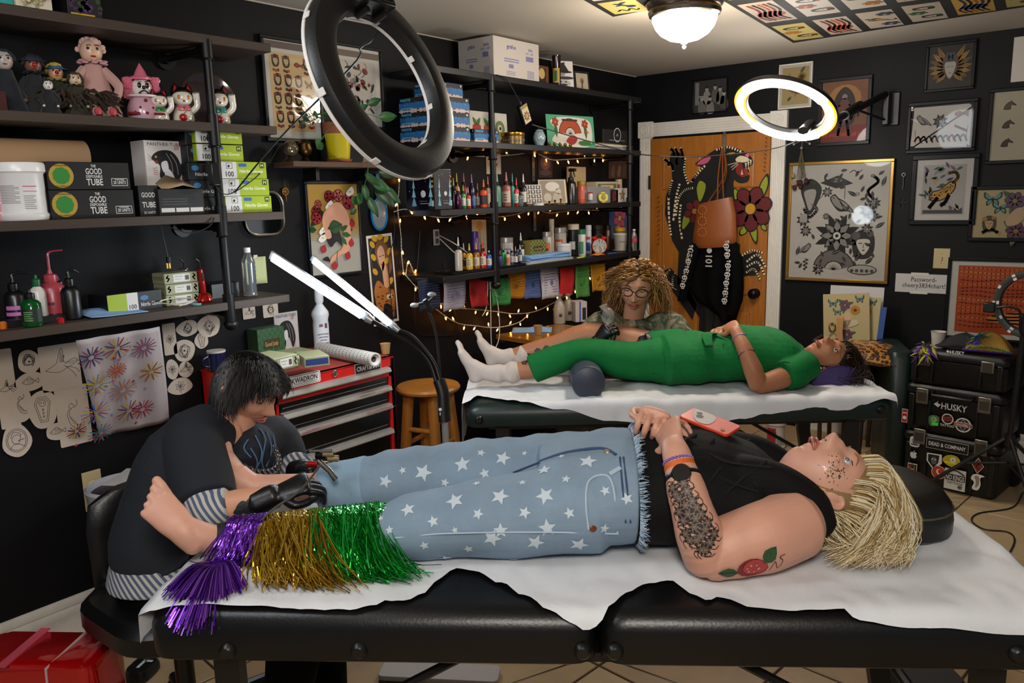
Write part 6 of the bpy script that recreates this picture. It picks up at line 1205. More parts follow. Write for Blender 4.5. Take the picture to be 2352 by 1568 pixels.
t=thing('glue_bottle','clear glue bottle with a blue label and red nozzle','bottle',stand(1203,473,.1,A3)); lath('bottle_body',[(.026,0),(.027,.004),(.027,.09),(.014,.1)],clearm,t,16); lath('nozzle',[(.012,.1),(.009,.115),(.003,.14)],mat('cat_red'),t,10); MB().col('2a3f9a').add([(.0275*math.cos(a),.0275*math.sin(a),z) for z in(.045,.082) for a in [-2+1.8*i/8 for i in range(9)]],[(i,i+1,i+10,i+9) for i in range(8)]).build('printed_label',PM,t)
t=thing('straw_bundle','bundle of short yellow straws on the third black shelf','straws',stand(1178,470,.08,A3)); q=random.Random(6)
for i in range(14): a,b=q.uniform(-.03,.03),q.uniform(-.012,.012); MB().cyl((b,a,0),(b+q.uniform(-.004,.004),a+q.uniform(-.01,.01),.105),.0024,n=6).build('straw',mat('straw_yellow','b8922a',.5),t)
for i in range(3): t=thing('brass_trinket','little brass trinket, %s in front of the photo frame'%('first','second','third')[i],'ornament',stand(1262+i*13,471,.29,A3),group='brass trinkets'); MB().lathe([(.009,0),(.01,.003),(.004,.008),(.005,.016+.006*i),(.009,.022+.006*i),(.001,.026+.006*i)],12).build('trinket',mat('brass'),t)
# shelf-four goods
jl=lambda c:[(c,-2.2,.2,.15,.65)]
for a in (('jar','glass jar with a blue script label and chrome lid',1165,598,536,15,.14,'a8a49c','a8a4a0',[('4a6a9a',-2.1,-.2,.3,.6),('c9c9d0',-1.9,-.4,.35,.55)]),
('jar','glass jar with a sunset sticker and chrome lid',1258,590,528,12,.12,'9a9690','a8a4a0',[('c86a34',-2,-.4,.3,.6),('2a2a30',-1.7,-.8,.3,.4)]),
('jar','glass jar with a red round sticker behind the white tub',1288,590,523,14,.1,'a49c94','a8a4a0',[('b04a34',-2,-.6,.25,.6),('c9c4bc',-1.8,-.8,.32,.52)]),
('jar','black sticker covered jar with a cream lid',1318,588,516,13,.12,'1c1c1e','c4b8a4',[('c9c9c9',-1.9,-.7,.2,.45)]),
('pill_bottle','white pill bottle standing on the jars shelf',1268,590,503,6,.06,'c0a890','cac4be',None),
('cream_tub','short white cream tub behind the blue towels',1296,592,558,17,.2,'c4c0bc','cfccc8',None),
('squeeze_bottle','white squeeze bottle with a dark green cap near the clock',1337,590,528,9,.22,'b8b8b0','0f6a3a',[('3a7a5a',-1.9,-.6,.1,.55)]),
('spray_can','white freeze spray can next to the alarm clock',1352,588,522,7,.14,'b8bcc4','c4c4c8',[('b83a34',-1.9,-.4,.5,.6),('2a4a9a',-1.9,-.4,.1,.4)]),
('syrup_bottle','amber glass bottle behind the alarm clock',1396,588,530,8,.1,'3a1c0c','1a1412',None),
('honey_jar','yellow topped jar behind the white plant pot',1424,575,524,13,.13,'6a5a3a','b88a10',None),
('purple_candle','purple pillar candle behind the ink bottles',1093,600,518,8,.08,'4a2f8c','4a2f8c',None),
('lidded_pot','dark metal pot with a knobbed lid behind the clock',1372,585,525,13,.06,'1c1814','2a241c',None)):
 jar(a[0],a[1],a[2],a[3],a[4],a[5],a[6],A4,a[7],a[8],'candle' if 'candle' in a[0] else ('bottle' if 'bottle' in a[0] else 'jar'),lab=a[9])
def goodjudy(p,w,h):
 for i in range(10):
  for j in range(8):
   if (i+j)%2: p.rect(-.45*w+.1*w*i,-.44*h+.125*h*j,.1*w,.125*h,'2f5a2c')
 p.up(); p.rect(0,0,.6*w,.3*h,'3a2a14'); p.up(); p.text('Good Judy',0,0,.14*h,'a8904a',w=.5*w)
crate('gift_box','small gold and green checkered box on the lowest black shelf',*span(1212,1247,550,.18),.2,A4+.03,hgt(1230,532,570,.18),.06,'8a7a3c',goodjudy); crate('gift_box','dark green box tucked under the checkered one',*span(1212,1262,585,.18),.2,A4,.03,.08,'123a22')
crate('wall_sign','brown wooden sign reading TOUCH on the lowest black shelf',*span(1286,1322,505,.04),.045,A4+.115,hgt(1304,493,522,.04),.02,'3a2014',lambda p,w,h:(p.text('TOUCH',0,.1*h,.3*h,'9a7a5a',w=.8*w),p.text('please do not',0,-.25*h,.12*h,'8a6a4a',w=.6*w)),cat='sign')
pos=stand(1376,586,.26,A4); t=thing('alarm_clock','red twin bell alarm clock on the lowest black shelf','clock',pos,-.75); h=hgt(1376,540,586,.26); r=h*.4
rdp=mat('clock_red','b8160e',.25,coat=.5)
MB().at((0,0,r+.006),(0,PI/2,0)).lathe([(.001,-.02),(r*.95,-.02),(r,-.014),(r,.012),(r*.96,.016),(r*.9,.013)],32).build('clock_case',rdp,t); MB().at((0,0,r+.006),(0,PI/2,0)).lathe([(.001,.0145),(r*.9,.0145)],32).build('clock_face',mat('clock_white','cfcac0',.5),t)
for k in(-1,1):
 MB().ball((0,k*r*.62,2*r+.004),r*.36,12,(1,1,.7)).build('bell',rdp,t); MB().cyl((0,k*r*.5,0),(0,k*r*.4,r*.5),.003,n=6).build('foot',mat('chrome'),t)
MB().torus((0,0,2*r+.004),(1,0,0),r*.5,.002,20,6).build('carry_loop',mat('chrome'),t)
p=Print((.0150,0,r+.006),(0,1,0),(0,0,1));
for i in range(12): a=i*PI/6; p.rect(.74*r*math.sin(a),.74*r*math.cos(a),.0035,.0035,'1a1a1a');
for i,(a,l) in enumerate(((3.3,.42),(2.6,.62))): p.line([(0,0),(l*r*math.sin(a),l*r*math.cos(a))],.002,'1a1a1a')
for i in range(1,13): a=i*PI/6; p.text(str(i),.58*r*math.sin(a),.58*r*math.cos(a),.004,'1a1a1a')
p.fin('clock_dial',t)
pos=stand(1425,588,.22,A4); t=thing('plant_pot','white ceramic pot on a saucer reading COLORADO','pot',pos,-.75); h=hgt(1425,545,586,.22); d=(pos-CAM).length; r=17/FPX*d
lath('pot',[(r*.68,.004),(r*.72,.006),(r*.95,h*.9),(r,h*.92),(r,h),(r*.9,h),(r*.85,h*.9),(.001,h*.85)],mat('pot_white','bdb4a8',.35),t,28); lath('saucer',[(r*.6,0),(r*.9,.002),(r*1.05,.01),(r*1.02,.011),(r*.7,.004)],mat('pot_white'),t,28); p=Print((r*.9,0,h*.55),(0,1,0),(0,0,1)); p.text('COLORADO',0,0,.008,'3a3632',w=.045,bold=False); p.fin('printed_word',t)
t=thing('water_bottle','clear water bottle with a red label standing past the last pipe post','bottle',stand(1456,588,.3,A4)); lath('bottle_body',[(.014,0),(.022,.003)]+[(.022-.0015*(i%2),.01+.008*i) for i in range(11)]+[(.02,.11),(.009,.135),(.0085,.14)],clearm,t,16); lath('bottle_cap',[(.01,.14),(.01,.152),(.001,.152)],mat('cap_white'),t,12); lath('label_band',[(.0226,.062),(.0228,.063),(.0228,.088),(.0226,.089)],mat('label_red','b03040',.5),t,16)
t=thing('orange_cloth','crumpled orange cloth at the shelf edge','cloth',stand(1372,592,.29,A4)); MB().grid(lambda a,b:((a-.5)*.06,(b-.5)*.1,.006+.014*math.exp(-((a-.5)**2+(b-.5)**2)*9)+.003*noise.noise(V((a*6,b*6,2)))),12,14).build('cloth_piece',mat('cloth_orange','c8741a',.8),t,solid=.003)
t=thing('highlighter','yellow highlighter pen lying by the blue towels','pen',stand(1336,596,.3,A4+.005)); MB().cyl((0,-.05,0),(0,.03,0),.005,n=8).build('pen_barrel',mat('pen_yellow','b8c020',.4),t); MB().cyl((0,.03,0),(0,.05,0),.0055,n=8).build('pen_cap',mat('plastic_0f6a3a','0f6a3a',.4),t)
t=thing('blue_pen','blue pen beside the orange cloth','pen',stand(1405,586,.29,A4+.004)); MB().cyl((0,-.05,0),(.01,.05,0),.004,n=8).build('pen_barrel',mat('pen_blue','2a5ab0',.4),t)
# prints pinned behind the black shelves
bot=lambda c:(lambda p,w,h:(p.curve([(0,-.45*h),(.05*w,-.1*h),(0,.3*h)],.03*w,'4a5a2a'),p.flower(.02*w,.25*h,.22*w,c,'b8902a'),p.flower(-.15*w,-.05*h,.16*w,c,'b8902a'),p.leaf(0,-.2*h,.35*w,.14*w,.6,'4a5a2a'),p.leaf(0,-.3*h,.35*w,.14*w,2.4,'4a5a2a')))
picture('botanical_print','tall botanical print with red flowers behind the third black shelf','L',rectL(1115,347,1150,400),0,paper='b8ac94',art=bot('a83a24'),glass=False,cat='poster'); picture('botanical_print','tall botanical print with yellow flowers behind the purple candle','L',rectL(1082,490,1118,600),0,paper='b4a88c',art=bot('c08a24'),glass=False,cat='poster')
picture('art_postcard','dark postcard of a bird woman behind the third black shelf','L',rectL(1235,350,1268,408),0,paper='2a1c1c',art=lambda p,w,h:(p.disc(0,.1*h,.35*w,'6a4a48',.3*h),p.up(),p.disc(0,.1*h,.14*w,'b8741a'),p.disc(0,-.3*h,.4*w,'4a3a38',.12*h)),glass=False,cat='postcard')
picture('art_postcard','brown figure painting behind the trinket box','L',rectL(1397,366,1443,410),0,paper='4a2f24',art=lambda p,w,h:[p.blob([(u*w,-.3*h),(u*w+.1*w,.2*h),(u*w+.2*w,.1*h),(u*w+.15*w,-.4*h)],c) for u,c in((-.4,'6a4a34'),(-.1,'7d5a42'),(.15,'5a3a2c'))],glass=False,cat='postcard')
picture('art_postcard','blue card with a pink lily behind the white plant pot','L',rectL(1398,484,1441,545),0,paper='3a5080',art=lambda p,w,h:(p.flower(.05*w,.22*h,.32*w,'b8506a','d8a040',6,'7a2a44'),p.disc(-.05*w,-.2*h,.2*w,'b89a3a',.15*h)),glass=False,cat='postcard')
for i,(X,Y) in enumerate(((1226,385),(1229,500))):
 q=px(X,Y,0,.01); t=thing('shelf_bracket','perforated grey steel strip on the wall, %s'%('upper of two','lower of two')[i],'bracket',(.006,q.y,q.z)); MB().box((0,0,0),(.004,.026,.17)).build('strip',mat('steel_strip','6a6660',.4,.7),t)
 for k in range(3): MB().at((.0022,0,-.06+.05*k),(0,PI/2,0)).lathe([(.001,.0008),(.004,.0008),(.0042,0)],10).build('screw_hole',mat('doll_eye'),t)
# power strip and adapters on the wall
q=px(1004,545,0,.01); t=thing('wall_outlet','grey double outlet under the black shelf with white cords','outlet',(.004,q.y,q.z)); c0=t.location.copy(); MB().box((0,0,0),(.008,.045,.09)).build('outlet_plate',mat('plate_grey','8a8684',.4),t,bev=.003)
for k in(-1,1): MB().box((.005,0,k*.02),(.004,.026,.028)).build('socket',mat('socket_dark','2a2828',.4),t,bev=.003)
for i,pts in enumerate((((1010,541),(1045,560),(1085,590),(1110,620),(1140,680),(1147,770),(1130,800),(1127,700),(1125,640)),((1010,548),(1050,585),(1090,610),(1118,625),(1118,700),(1108,725)),((1125,632),(1150,622),(1165,660),(1150,690),(1120,660)))):
 MB().tube(spline([px(a,b,0,.02 if k==0 else .2)-c0 for k,(a,b) in enumerate(pts)],6),.0026,6).build('power_cord',mat('cable_white') if i<2 else mat('cord_black'),t)
for i,pts in enumerate((((905,480),(906,540),(893,600),(898,690),(905,760)),((965,530),(960,600),(952,680),(960,760),(1000,770),(1050,768)),((1020,600),(1030,650),(1045,720),(1060,780)))):
 P=[px(a,b,0,.012) for a,b in pts]; t=thing('wall_cable','thin black cable %s'%('hanging beside the tiger print','looping down the wall behind the goose neck','dangling behind the prayer flags')[i],'cable',P[0]); MB().tube([p-P[0] for p in spline(P,6)],.0025,6).build('cable',mat('cord_black'),t)
# ---------------- back wall pictures ----------------
def art_photo(p,w,h):
 p.rect(0,0,w,h,'3a3836'); p.up(); p.rect(-.4*w,.1*h,.12*w,.7*h,'8a8784'); p.up()
 for u,v,c in((-.25,-.1,'77736e'),(.0,-.12,'8a8680'),(-.1,.18,'9a968e'),(.15,.22,'66625c'),(.3,.15,'7d7972'),(.42,.0,'55524e')): p.blob([(u*w-.1*w,v*h-.4*h),(u*w-.08*w,v*h-.05*h),(u*w+.08*w,v*h-.05*h),(u*w+.12*w,v*h-.4*h)],c); p.up(); p.disc(u*w,v*h+.04*h,.05*w,'b0aaa0',.08*h); p.up(); p.disc(u*w,v*h+.1*h,.05*w,'1a1918',.04*h); p.up(-2)
 p.up(4); p.disc(-.25*w,.0*h,.12*w,'a8a29a',.025*h)
picture('photo_print','black and white group photograph above the door','B',rectB(1594,186,1672,256),.008,'111','77736e',art_photo) if False else picture('photo_print','black and white group photograph above the door','B',rectB(1594,186,1672,256),.007,'0c0c0d','77736e',art_photo)
def art_sun(p,w,h): p.rect(0,0,w*.86,h*.88,'b09a66'); p.up(); p.flower(.2*w,.2*h,.14*w,'b8841e','3a2412',9); p.leaf(.15*w,.3*h,.25*w,.1*w,.9,'4a5a3a'); p.curve([(-.2*w,.3*h),(-.1*w,.05*h),(.05*w,.0),(0,-.25*h)],.02*w,'6a5434'); p.blob([(-.2*w,-.1*h),(0,.0),(.25*w,-.1*h),(.1*w,-.2*h)],'8a5a3a'); p.leaf(-.25*w,-.35*h,.2*w,.09*w,.8,'4a5a3a')
picture('botanical_print','sunflower print in a thin white frame behind the lit ring light','B',rectB(1792,150,1865,246),.01,'cfc9bd','c9c2b4',art_sun)
def art_goddess(p,w,h):
 p.rect(0,0,w,h,'7a4a2c'); p.up(); p.disc(0,.2*h,.36*w,'a8743a',.24*h); p.rect(0,-.36*h,w,.26*h,'7a241a'); p.up(); p.blob([(-.2*w,-.2*h),(-.22*w,.2*h),(0,.4*h),(.22*w,.2*h),(.2*w,-.2*h)],'2a1c1c'); p.up(); p.blob([(-.1*w,-.2*h),(-.12*w,.1*h),(0,.22*h),(.12*w,.1*h),(.1*w,-.2*h)],'6a3a34'); p.disc(0,.24*h,.06*w,'8a7a78')
 for k in(-1,1): p.curve([(k*.06*w,-.15*h),(k*.1*w,-.3*h),(k*.12*w,-.4*h)],.06*w,'5a8a84'); p.curve([(k*.1*w,.1*h),(k*.28*w,.05*h),(k*.3*w,-.1*h)],.04*w,'4a4a50')
 for i in range(14): p.leaf((-.45+.07*i)*w,-.42*h,.12*w,.05*w,1.2+.2*math.sin(i*2),'a83a2a')
picture('framed_painting','dark framed painting of a dancing figure on red lotus behind the wall arm','B',rectB(1884,184,1998,330),.022,'1a1a1e','5a3a28',art_goddess)
def art_flash(p,w,h):
 g='7a756f'; m_face(p,.27*w,-.2*h,.22*w,'2a2725','cfc9be','4a2a28','5a5652','cfc9be'); m_eyeflower(p,0,-.12*h,.18*w); m_bird(p,.02*w,.15*h,.2*w); m_snake(p,.33*w,.28*h,.13*w,n=1.2); m_fan(p,-.02*w,-.42*h,.22*w)
 m_bird(p,-.33*w,-.24*h,.12*w,f=-1); m_snake(p,-.32*w,-.38*h,.06*w,n=3)
 for u,v in((-.3,.22),): p.blob([(u*w-.1*w,v*h+.08*h),(u*w,v*h+.16*h),(u*w+.12*w,v*h+.08*h),(u*w+.08*w,v*h-.06*h),(u*w,v*h-.16*h),(u*w-.06*w,v*h-.05*h)],'2a2725'); p.up(); p.blob([(u*w-.06*w,v*h+.05*h),(u*w+.06*w,v*h+.06*h),(u*w+.04*w,v*h-.06*h),(u*w,v*h-.12*h),(u*w-.04*w,v*h-.04*h)],'a8a29a'); p.up(-1); p.curve([(u*w-.06*w,v*h-.1*h),(u*w,v*h-.18*h),(u*w+.08*w,v*h-.12*h)],.03*w,g)
 p.poly([(-.2*w,.34*h),(-.02*w,.4*h),(.14*w,.33*h),(-.03*w,.29*h)],'2a2725'); p.up(); p.disc(-.03*w,.36*h,.06*w,g,.02*h); p.line([(-.1*w,.3*h),(-.2*w,.2*h)],.004,'2a2725'); p.line([(.06*w,.3*h),(.06*w,.2*h)],.004,'2a2725'); p.up(-1)
 for u,v,r in((-.12,.26,.045),(.3,.1,.07),(.36,.16,.05),(-.36,.02,.06),(.35,.05,.05),(-.33,-.08,.05),(.3,-.06,.05),(-.18,-.42,.05),(-.12,.05,.03)): m_eyeflower(p,u*w,v*h,r*w)
 for u,v,a in((.3,-.36,.8),(.2,-.34,1.2),(-.2,.1,2.4),(.42,.3,1.2),(.18,.22,2.6),(-.05,-.28,.4),(-.42,-.3,1.3),(.38,-.05,.6)): p.leaf(u*w,v*h,.11*w,.04*w,a,'2a2725','a8a29a')
 p.disc(.27*w,-.41*h,.15*w,'2a2725',.045*h); p.up(); p.disc(.27*w,-.41*h,.14*w,'b4aea4',.038*h); p.up(); [p.disc(.17*w+.05*w*i,-.42*h,.018*w,'4a4642') for i in range(5)]; p.up(-2); p.poly([(-.4*w,.0),(-.32*w,.0),(-.32*w,.07*h),(-.4*w,.07*h)],'a8a29a')
 QQ=random.Random(2); [(p.leaf(a*w,b*h,.07*w,.03*w,QQ.uniform(0,6),'3a3633')) for a,b in [(QQ.uniform(-.42,.42),QQ.uniform(-.44,.44)) for _ in range(46)]]; p.text('2025',.17*w,.24*h,.03*w,'2a2725',bold=False); p.curve([(.1*w,.42*h),(.14*w,.44*h),(.18*w,.42*h),(.22*w,.44*h)],.004,'2a2725')
picture('flash_poster','large gold framed sheet of black and grey tattoo flash','B',rectB(1816,374,2040,652),.02,'8a6a34','c4beb4',art_flash,fm=mat('gold_frame','9a7636',.32,.75),dep=.025)
def art_wings(p,w,h):
 p.rect(0,0,w,h,'16120f'); p.up()
 for k in(-1,1):
  for i in range(7): p.leaf(k*.08*w,.05*h-.03*h*i,(.5-.03*i)*w,.13*w,(PI/2-k*(PI/2-1.1))+k*(-.32*i),('8a641e','a07828','6f4f18')[i%3],'3a2608')
 p.up(2); p.blob([(-.14*w,.25*h),(.14*w,.25*h),(.15*w,-.05*h),(0,-.3*h),(-.15*w,-.05*h)],'5a3c2a'); p.up(); p.blob([(-.11*w,.1*h),(.11*w,.1*h),(.1*w,-.1*h),(0,-.27*h),(-.1*w,-.1*h)],'a8a49c'); p.up(); p.line([(-.07*w,0),(-.02*w,.0)],.01*w,'1a1614'); p.line([(.07*w,0),(.02*w,0)],.01*w,'1a1614'); p.line([(-.03*w,-.15*h),(.03*w,-.15*h)],.012*w,'3a2a2a'); p.rect(0,.22*h,.2*w,.22*h,'3a3f48'); p.text('H',0,.22*h,.12*h,'7a6a50')
picture('framed_painting','small black framed painting of a face between golden wings','B',rectB(2130,104,2238,204),.016,'08080a','16120f',art_wings)
def art_koi(p,w,h):
 p.poly([(x+.02*w*math.sin(i*1.9),y+.03*h*math.cos(i*2.3)) for i,(x,y) in enumerate(rr(.94*w,.9*h,.05*w,5))],'c4beb4'); p.up(); m_fish(p,.3*w,.25*h,.16*w,'9a1f1c'); m_bird(p,-.3*w,.15*h,.2*w,'8a8680'); m_eyeflower(p,-.02*w,.12*h,.1*w,'6a6864')
 for i in range(9): p.curve([((-.42+.09*i)*w,-.3*h),((-.36+.09*i)*w,-.2*h),((-.3+.09*i)*w,-.34*h)],.03*w,('9a1f24','2a2826','6a6662')[i%3])
 p.line([(.22*w,.0),(.4*w,-.12*h)],.04*w,'5a1414'); p.line([(-.42*w,-.05*h),(-.4*w,-.35*h)],.01*w,'a82a24'); p.line([(.42*w,0),(.4*w,-.35*h)],.01*w,'a82a24')
picture('flash_print','wide black framed sheet with a koi and red waves','B',rectB(2088,238,2240,346),.02,'08080a','131315',art_koi)
def art_leopard(p,w,h):
 p.rect(0,0,w*.76,h*.82,'a8a29a'); p.up(); q=random.Random(9)
 for i in range(40): p.leaf(q.uniform(-.35,.35)*w,q.uniform(-.38,.38)*h,.14*w,.05*w,q.uniform(0,6),q.choice(('2f5a34','4a3a5a','6a4a6a','23201f','c8902a','7a8a8a')))
 p.up(2); m_cat(p,0,-.02*h,.34*w,'b8861a'); p.rect(0,-.36*h,.7*w,.06*h,'3a3a3c')
picture('flash_print','black framed leopard print with a white border','B',rectB(2098,358,2240,516),.028,'070709','c4c0ba',art_leopard)
def art_horses(p,w,h):
 for j in range(3):
  for i in range(2): m_horse(p,-.22*w+.4*w*i,.3*h-.27*h*j,.14*w,('5a4218','4a3418','3f2c14')[j])
picture('framed_print','tall black framed print of horse heads at the right edge','B',rectB(2276,206,2420,372),.02,'08080a','b4aa94',art_horses)
def art_moth(p,w,h):
 p.rect(0,0,w,h,'a8986c'); p.up(); m_butterfly(p,-.28*w,.3*h,.14*w,'5a8a8a'); m_butterfly(p,-.18*w,.12*h,.13*w,'5a8a8a'); p.flower(-.02*w,.26*h,.12*w,'5a3a54','8a6a2a',7,leafc='4a5a34'); p.flower(.2*w,.15*h,.1*w,'b8761e','3a2412',9); p.flower(.02*w,-.36*h,.12*w,'5a2f44','8a6a2a',7,leafc='4a5a34')
 p.blob([(-.1*w,-.1*h),(.02*w,.12*h),(.12*w,.0),(.05*w,-.2*h),(-.08*w,-.25*h)],'b89a78'); m_face(p,-.3*w,-.22*h,.16*w,'2f3520','b8905a','5a2a1c','a86a2a'); p.curve([(-.38*w,-.4*h),(-.28*w,-.32*h),(-.18*w,-.4*h)],.04*w,'b8905a')
picture('flash_print','black framed tan print with moths and a hand above the light switch','B',rectB(2232,428,2440,556),.022,'070709','a8986c',art_moth)
picture('wall_panel','white framed panel cut by the upper right photo edge','B',rectB(2330,86,2400,182),.0,'b4aca4','b4aca4',None,glass=False)
def art_orange(p,w,h):
 p.rect(0,0,w*.88,h*.88,'b0430e'); p.up(); q=random.Random(1)
 for i in range(16): v=.4*h-.05*h*i; p.curve([((-.42+.14*k)*w,v+.012*h*math.sin(k*2+i)) for k in range(7)],.008,q.choice(('c8641e','96340a','d07a2c')),4)
 p.blob([(-.2*w,-.25*h),(.05*w,-.14*h),(.3*w,-.2*h),(.1*w,-.32*h)],'c87a34')
picture('framed_painting','large orange rippled print in a white mat leaning behind the tool boxes','B',rectB(2180,590,2480,800),.02,'0a0a0c','c9c4ba',art_orange)
# switch, note, little wall things
u,v,w_,h_=rectB(2146,570,2180,617); t=thing('light_switch','beige light switch plate above the taped note','switch',(u,-.003,v)); MB().box((0,0,0),(w_,.006,h_)).build('switch_plate',mat('plate_beige','b3a277',.4),t,bev=.002); MB().box((0,-.006,0),(.01,.008,.024)).build('toggle',mat('plate_beige'),t,bev=.002)
for k in(-1,1): MB().at((0,-.0035,k*.03),(PI/2,0,0)).lathe([(.001,.001),(.003,.001),(.0032,0)],8).build('screw',mat('brass'),t)
u,v,w_,h_=rectB(2058,627,2175,675); t=thing('taped_note','white paper note with a typed password taped to the wall','note',(u,-.002,v)); MB().box((0,0,0),(w_,.001,h_)).build('note_sheet',mat('note_white','b9b6b2',.7),t)
p=Print((0,-.0012,0),(1,0,0),(0,0,1)); p.text('Password-',.05*w_,.22*h_,.25*h_,'23201f',w=.48*w_,bold=False); p.text('cheery3834chart!',.05*w_,-.1*h_,.25*h_,'23201f',w=.82*w_,bold=False); p.fin('printed_text',t)
for k in(-1,1): MB().box((-.01,-.001,k*.5*h_),(.1,.001,.016)).build('tape_strip',mat('tape_clear'),t)
q=px(1845,340,1,0); t=thing('dried_bouquet','dried dark rose bouquet hanging on the wall below the lit ring light','bouquet',(q.x,-.03,q.z)); m=MB(); R_=random.Random(4)
for i in range(12): m.tube([(0,0,0),(R_.uniform(-.02,.02),R_.uniform(-.01,.01),-.1),(R_.uniform(-.045,.045),R_.uniform(-.015,.005),-.2)],.0018,5)
m.build('stems',mat('dry_stem','5a5238',.8),t)
for i in range(9): a=V((R_.uniform(-.05,.045),R_.uniform(-.025,.0),R_.uniform(-.26,-.15))); MB().ball(a,.016,8,(1,.9,1.2)).ball(a+V((.006,-.006,.006)),.011,7).build('rosebud',mat(('rose_dry','rose_pale')[i%3==0],('3a0f14','8a7858')[i%3==0],.8),t)
for i in range(6): a=i*PI/3+.5; MB().cyl((0,.004,.05),(.06*math.cos(a),.004,.05+.05*math.sin(a)),.0012,n=5).ball((.06*math.cos(a),.0,.05+.05*math.sin(a)),.009,8).build('skull_charm',mat('charm_grey','9a948c',.5),t)
for i,(x,y) in enumerate(((2075,420),(2072,465))):
 q=px(x,y,1,0); t=thing('wall_trinket',('slim silver key hanging left of the leopard print','dark snowflake charm below the silver key')[i],'charm',(q.x,-.006,q.z)); m=MB()
 if i==0: m.tube([(0,0,.04),(0,0,-.04)],.004,8).torus((0,0,.05),(0,1,0),.01,.002,14,6); m.build('key',mat('chrome'),t)
 else:
  for k in range(6): m.cyl((0,0,0),(.03*math.cos(k*PI/3),0,.03*math.sin(k*PI/3)),.002,n=5)
  m.build('flake',mat('flake_dark','1a2430',.5),t)
# ---------------- ceiling prints ----------------
cg=[('1320','x')]
def ceil_rect(pts): return [(q.x,q.y) for q in (px(a,b,2,2.497) for a,b in pts)]
def ceiling_sheet(label,quad,cells,seed):
 P=ceil_rect(quad); c0=V((sum(a for a,b in P)/4,sum(b for a,b in P)/4,2.4965)); t=thing('ceiling_print_sheet',label,'print sheet',c0)
 MB().add([(a-c0.x,b-c0.y,.002) for a,b in P]+[(a-c0.x,b-c0.y,-.001) for a,b in P],[(0,1,2,3),(7,6,5,4),(0,4,5,1),(1,5,6,2),(2,6,7,3),(3,7,4,0)]).build('black_backing',mat('backing_black','0d0c0c',.7),t)
 Q=random.Random(seed); A_,B_,C_,D_=[V((a,b,0)) for a,b in P]; f=lambda u,v:A_.lerp(B_,u).lerp(D_.lerp(C_,u),v)
 nu,nv=cells
 for i in range(nu):
  for j in range(nv):
   a,b,c,d=f((i+.1)/nu,(j+.12)/nv),f((i+.9)/nu,(j+.12)/nv),f((i+.9)/nu,(j+.88)/nv),f((i+.1)/nu,(j+.88)/nv); paper=Q.choice(('b4aca0','a8985a','b4aca0','b08a3a','a89a88'))
   o=(a+c)/2; U=(b-a); W=(d-a); w=U.length; h=W.length; U.normalize(); n=V((0,0,-1)); W=n.cross(U) if n.cross(U).dot(W)>0 else -n.cross(U)
   if U.cross(W).z>0: U=-U
   p=Print(V((o.x,o.y,2.4955))-c0,U,W,.0004); p.rect(0,0,w,h,paper); p.up()
   k=Q.randrange(4); cl=Q.choice(('8e2a1c','2f5a3a','a8641e','2a3a5a'))
   if k==0: m_cat(p,0,0,min(w,h)*.4,Q.choice(('23201c','a8741e')),'14100e',False); p.flower(.3*w,.2*h,.1*w,cl,'b8902a'); p.flower(-.3*w,.25*h,.09*w,cl,'b8902a')
   elif k==1: [m_face(p,u*w,v*h,.16*w,'1a1412',deco=cl,paper=paper) for u,v in((-.25,0),(.25,.1))]; p.flower(0,-.2*h,.1*w,cl,'b8902a')
   elif k==2: m_butterfly(p,-.2*w,0,.2*w,cl); m_snake(p,.25*w,0,.3*h,'5a6a3a'); p.rose(0,.2*h,.09*w,cl,'2a100c')
   else: [p.curve([(-.4*w,.3*h-.15*h*z),(-.1*w,.4*h-.15*h*z),(.2*w,.2*h-.15*h*z),(.42*w,.35*h-.15*h*z)],.03*w,('1c1614',cl,'b4601e')[z%3]) for z in range(5)]; p.disc(.1*w,0,.14*w,cl)
   p.fin('art_print',t)
ceiling_sheet('black backed sheet of colour flash prints on the ceiling right of the dome lamp',[(1702,50),(1600,-75),(2420,-150),(2420,-10)] if False else [(1822,98),(1560,-60),(2420,-190),(2420,5)],(3,6),3)
ceiling_sheet('black edged sheet of flash prints on the ceiling beside the dome lamp',[(1408,38),(1290,-30),(1560,-60),(1600,0)],(2,2),8)
# ---------------- things hanging on the door ----------------
q=px(1662,310,1,-.06); t=thing('door_hook','silver over door hook','hook',(q.x,-.045,2.04)); MB().box((0,.0,-.06),(.02,.003,.14)).tube([(0,-.002,-.12),(0,-.02,-.14),(0,-.035,-.12)],.003,6).build('hook_strap',mat('chrome'),t)
def bpx(X,Y,y): return px(X,Y,1,y)
tan=mat('tan_leather','8a4a1e',.42,bump=.15,bs=80,var=.15,vs=9)
c0=bpx(1643,510,-.17); t=thing('leather_handbag','tan leather shoulder bag hanging on the door','handbag',c0)
P=lambda X,Y,y=-.17:bpx(X,Y,y)-c0
prof=[(1602,470,1682,452),(1598,500,1690,490),(1592,540,1692,540),(1592,562,1692,555),(1604,570,1680,566)]
rings=[]
for x0,ya,x1,yb in prof:
 A_,B_=P(x0,ya),P(x1,yb); rings.append([A_.lerp(B_,.5+.5*math.cos(a))+V((0,-.055*math.sin(a)*(1 if len(rings)<4 else .8),0)) for a in [2*PI*i/24 for i in range(24)]])
MB().loft(rings).build('bag_body',tan,t)
for dx in(0,14): MB().tube(spline([P(1648+dx,460,-.2),P(1650+dx*.7,400,-.16),P(1660,340,-.09),P(1668-dx*.3,400,-.14),P(1640-dx,465,-.14)],8),.009,8,flat=.4).build('bag_strap',tan,t)
m=Print((0,-.058,0),(1,0,0),(0,0,1)); o_=P(1622,500); m.o=V((o_.x,-.0,o_.z)); m.o.y=-.062
for k in range(3): [m.disc(.03*math.cos(i*PI/6),-.075*k+.055+.03*math.sin(i*PI/6),.003,'d8a070') for i in range(12)]
tag(m.fin('punched_pattern',t),kind='stuff')
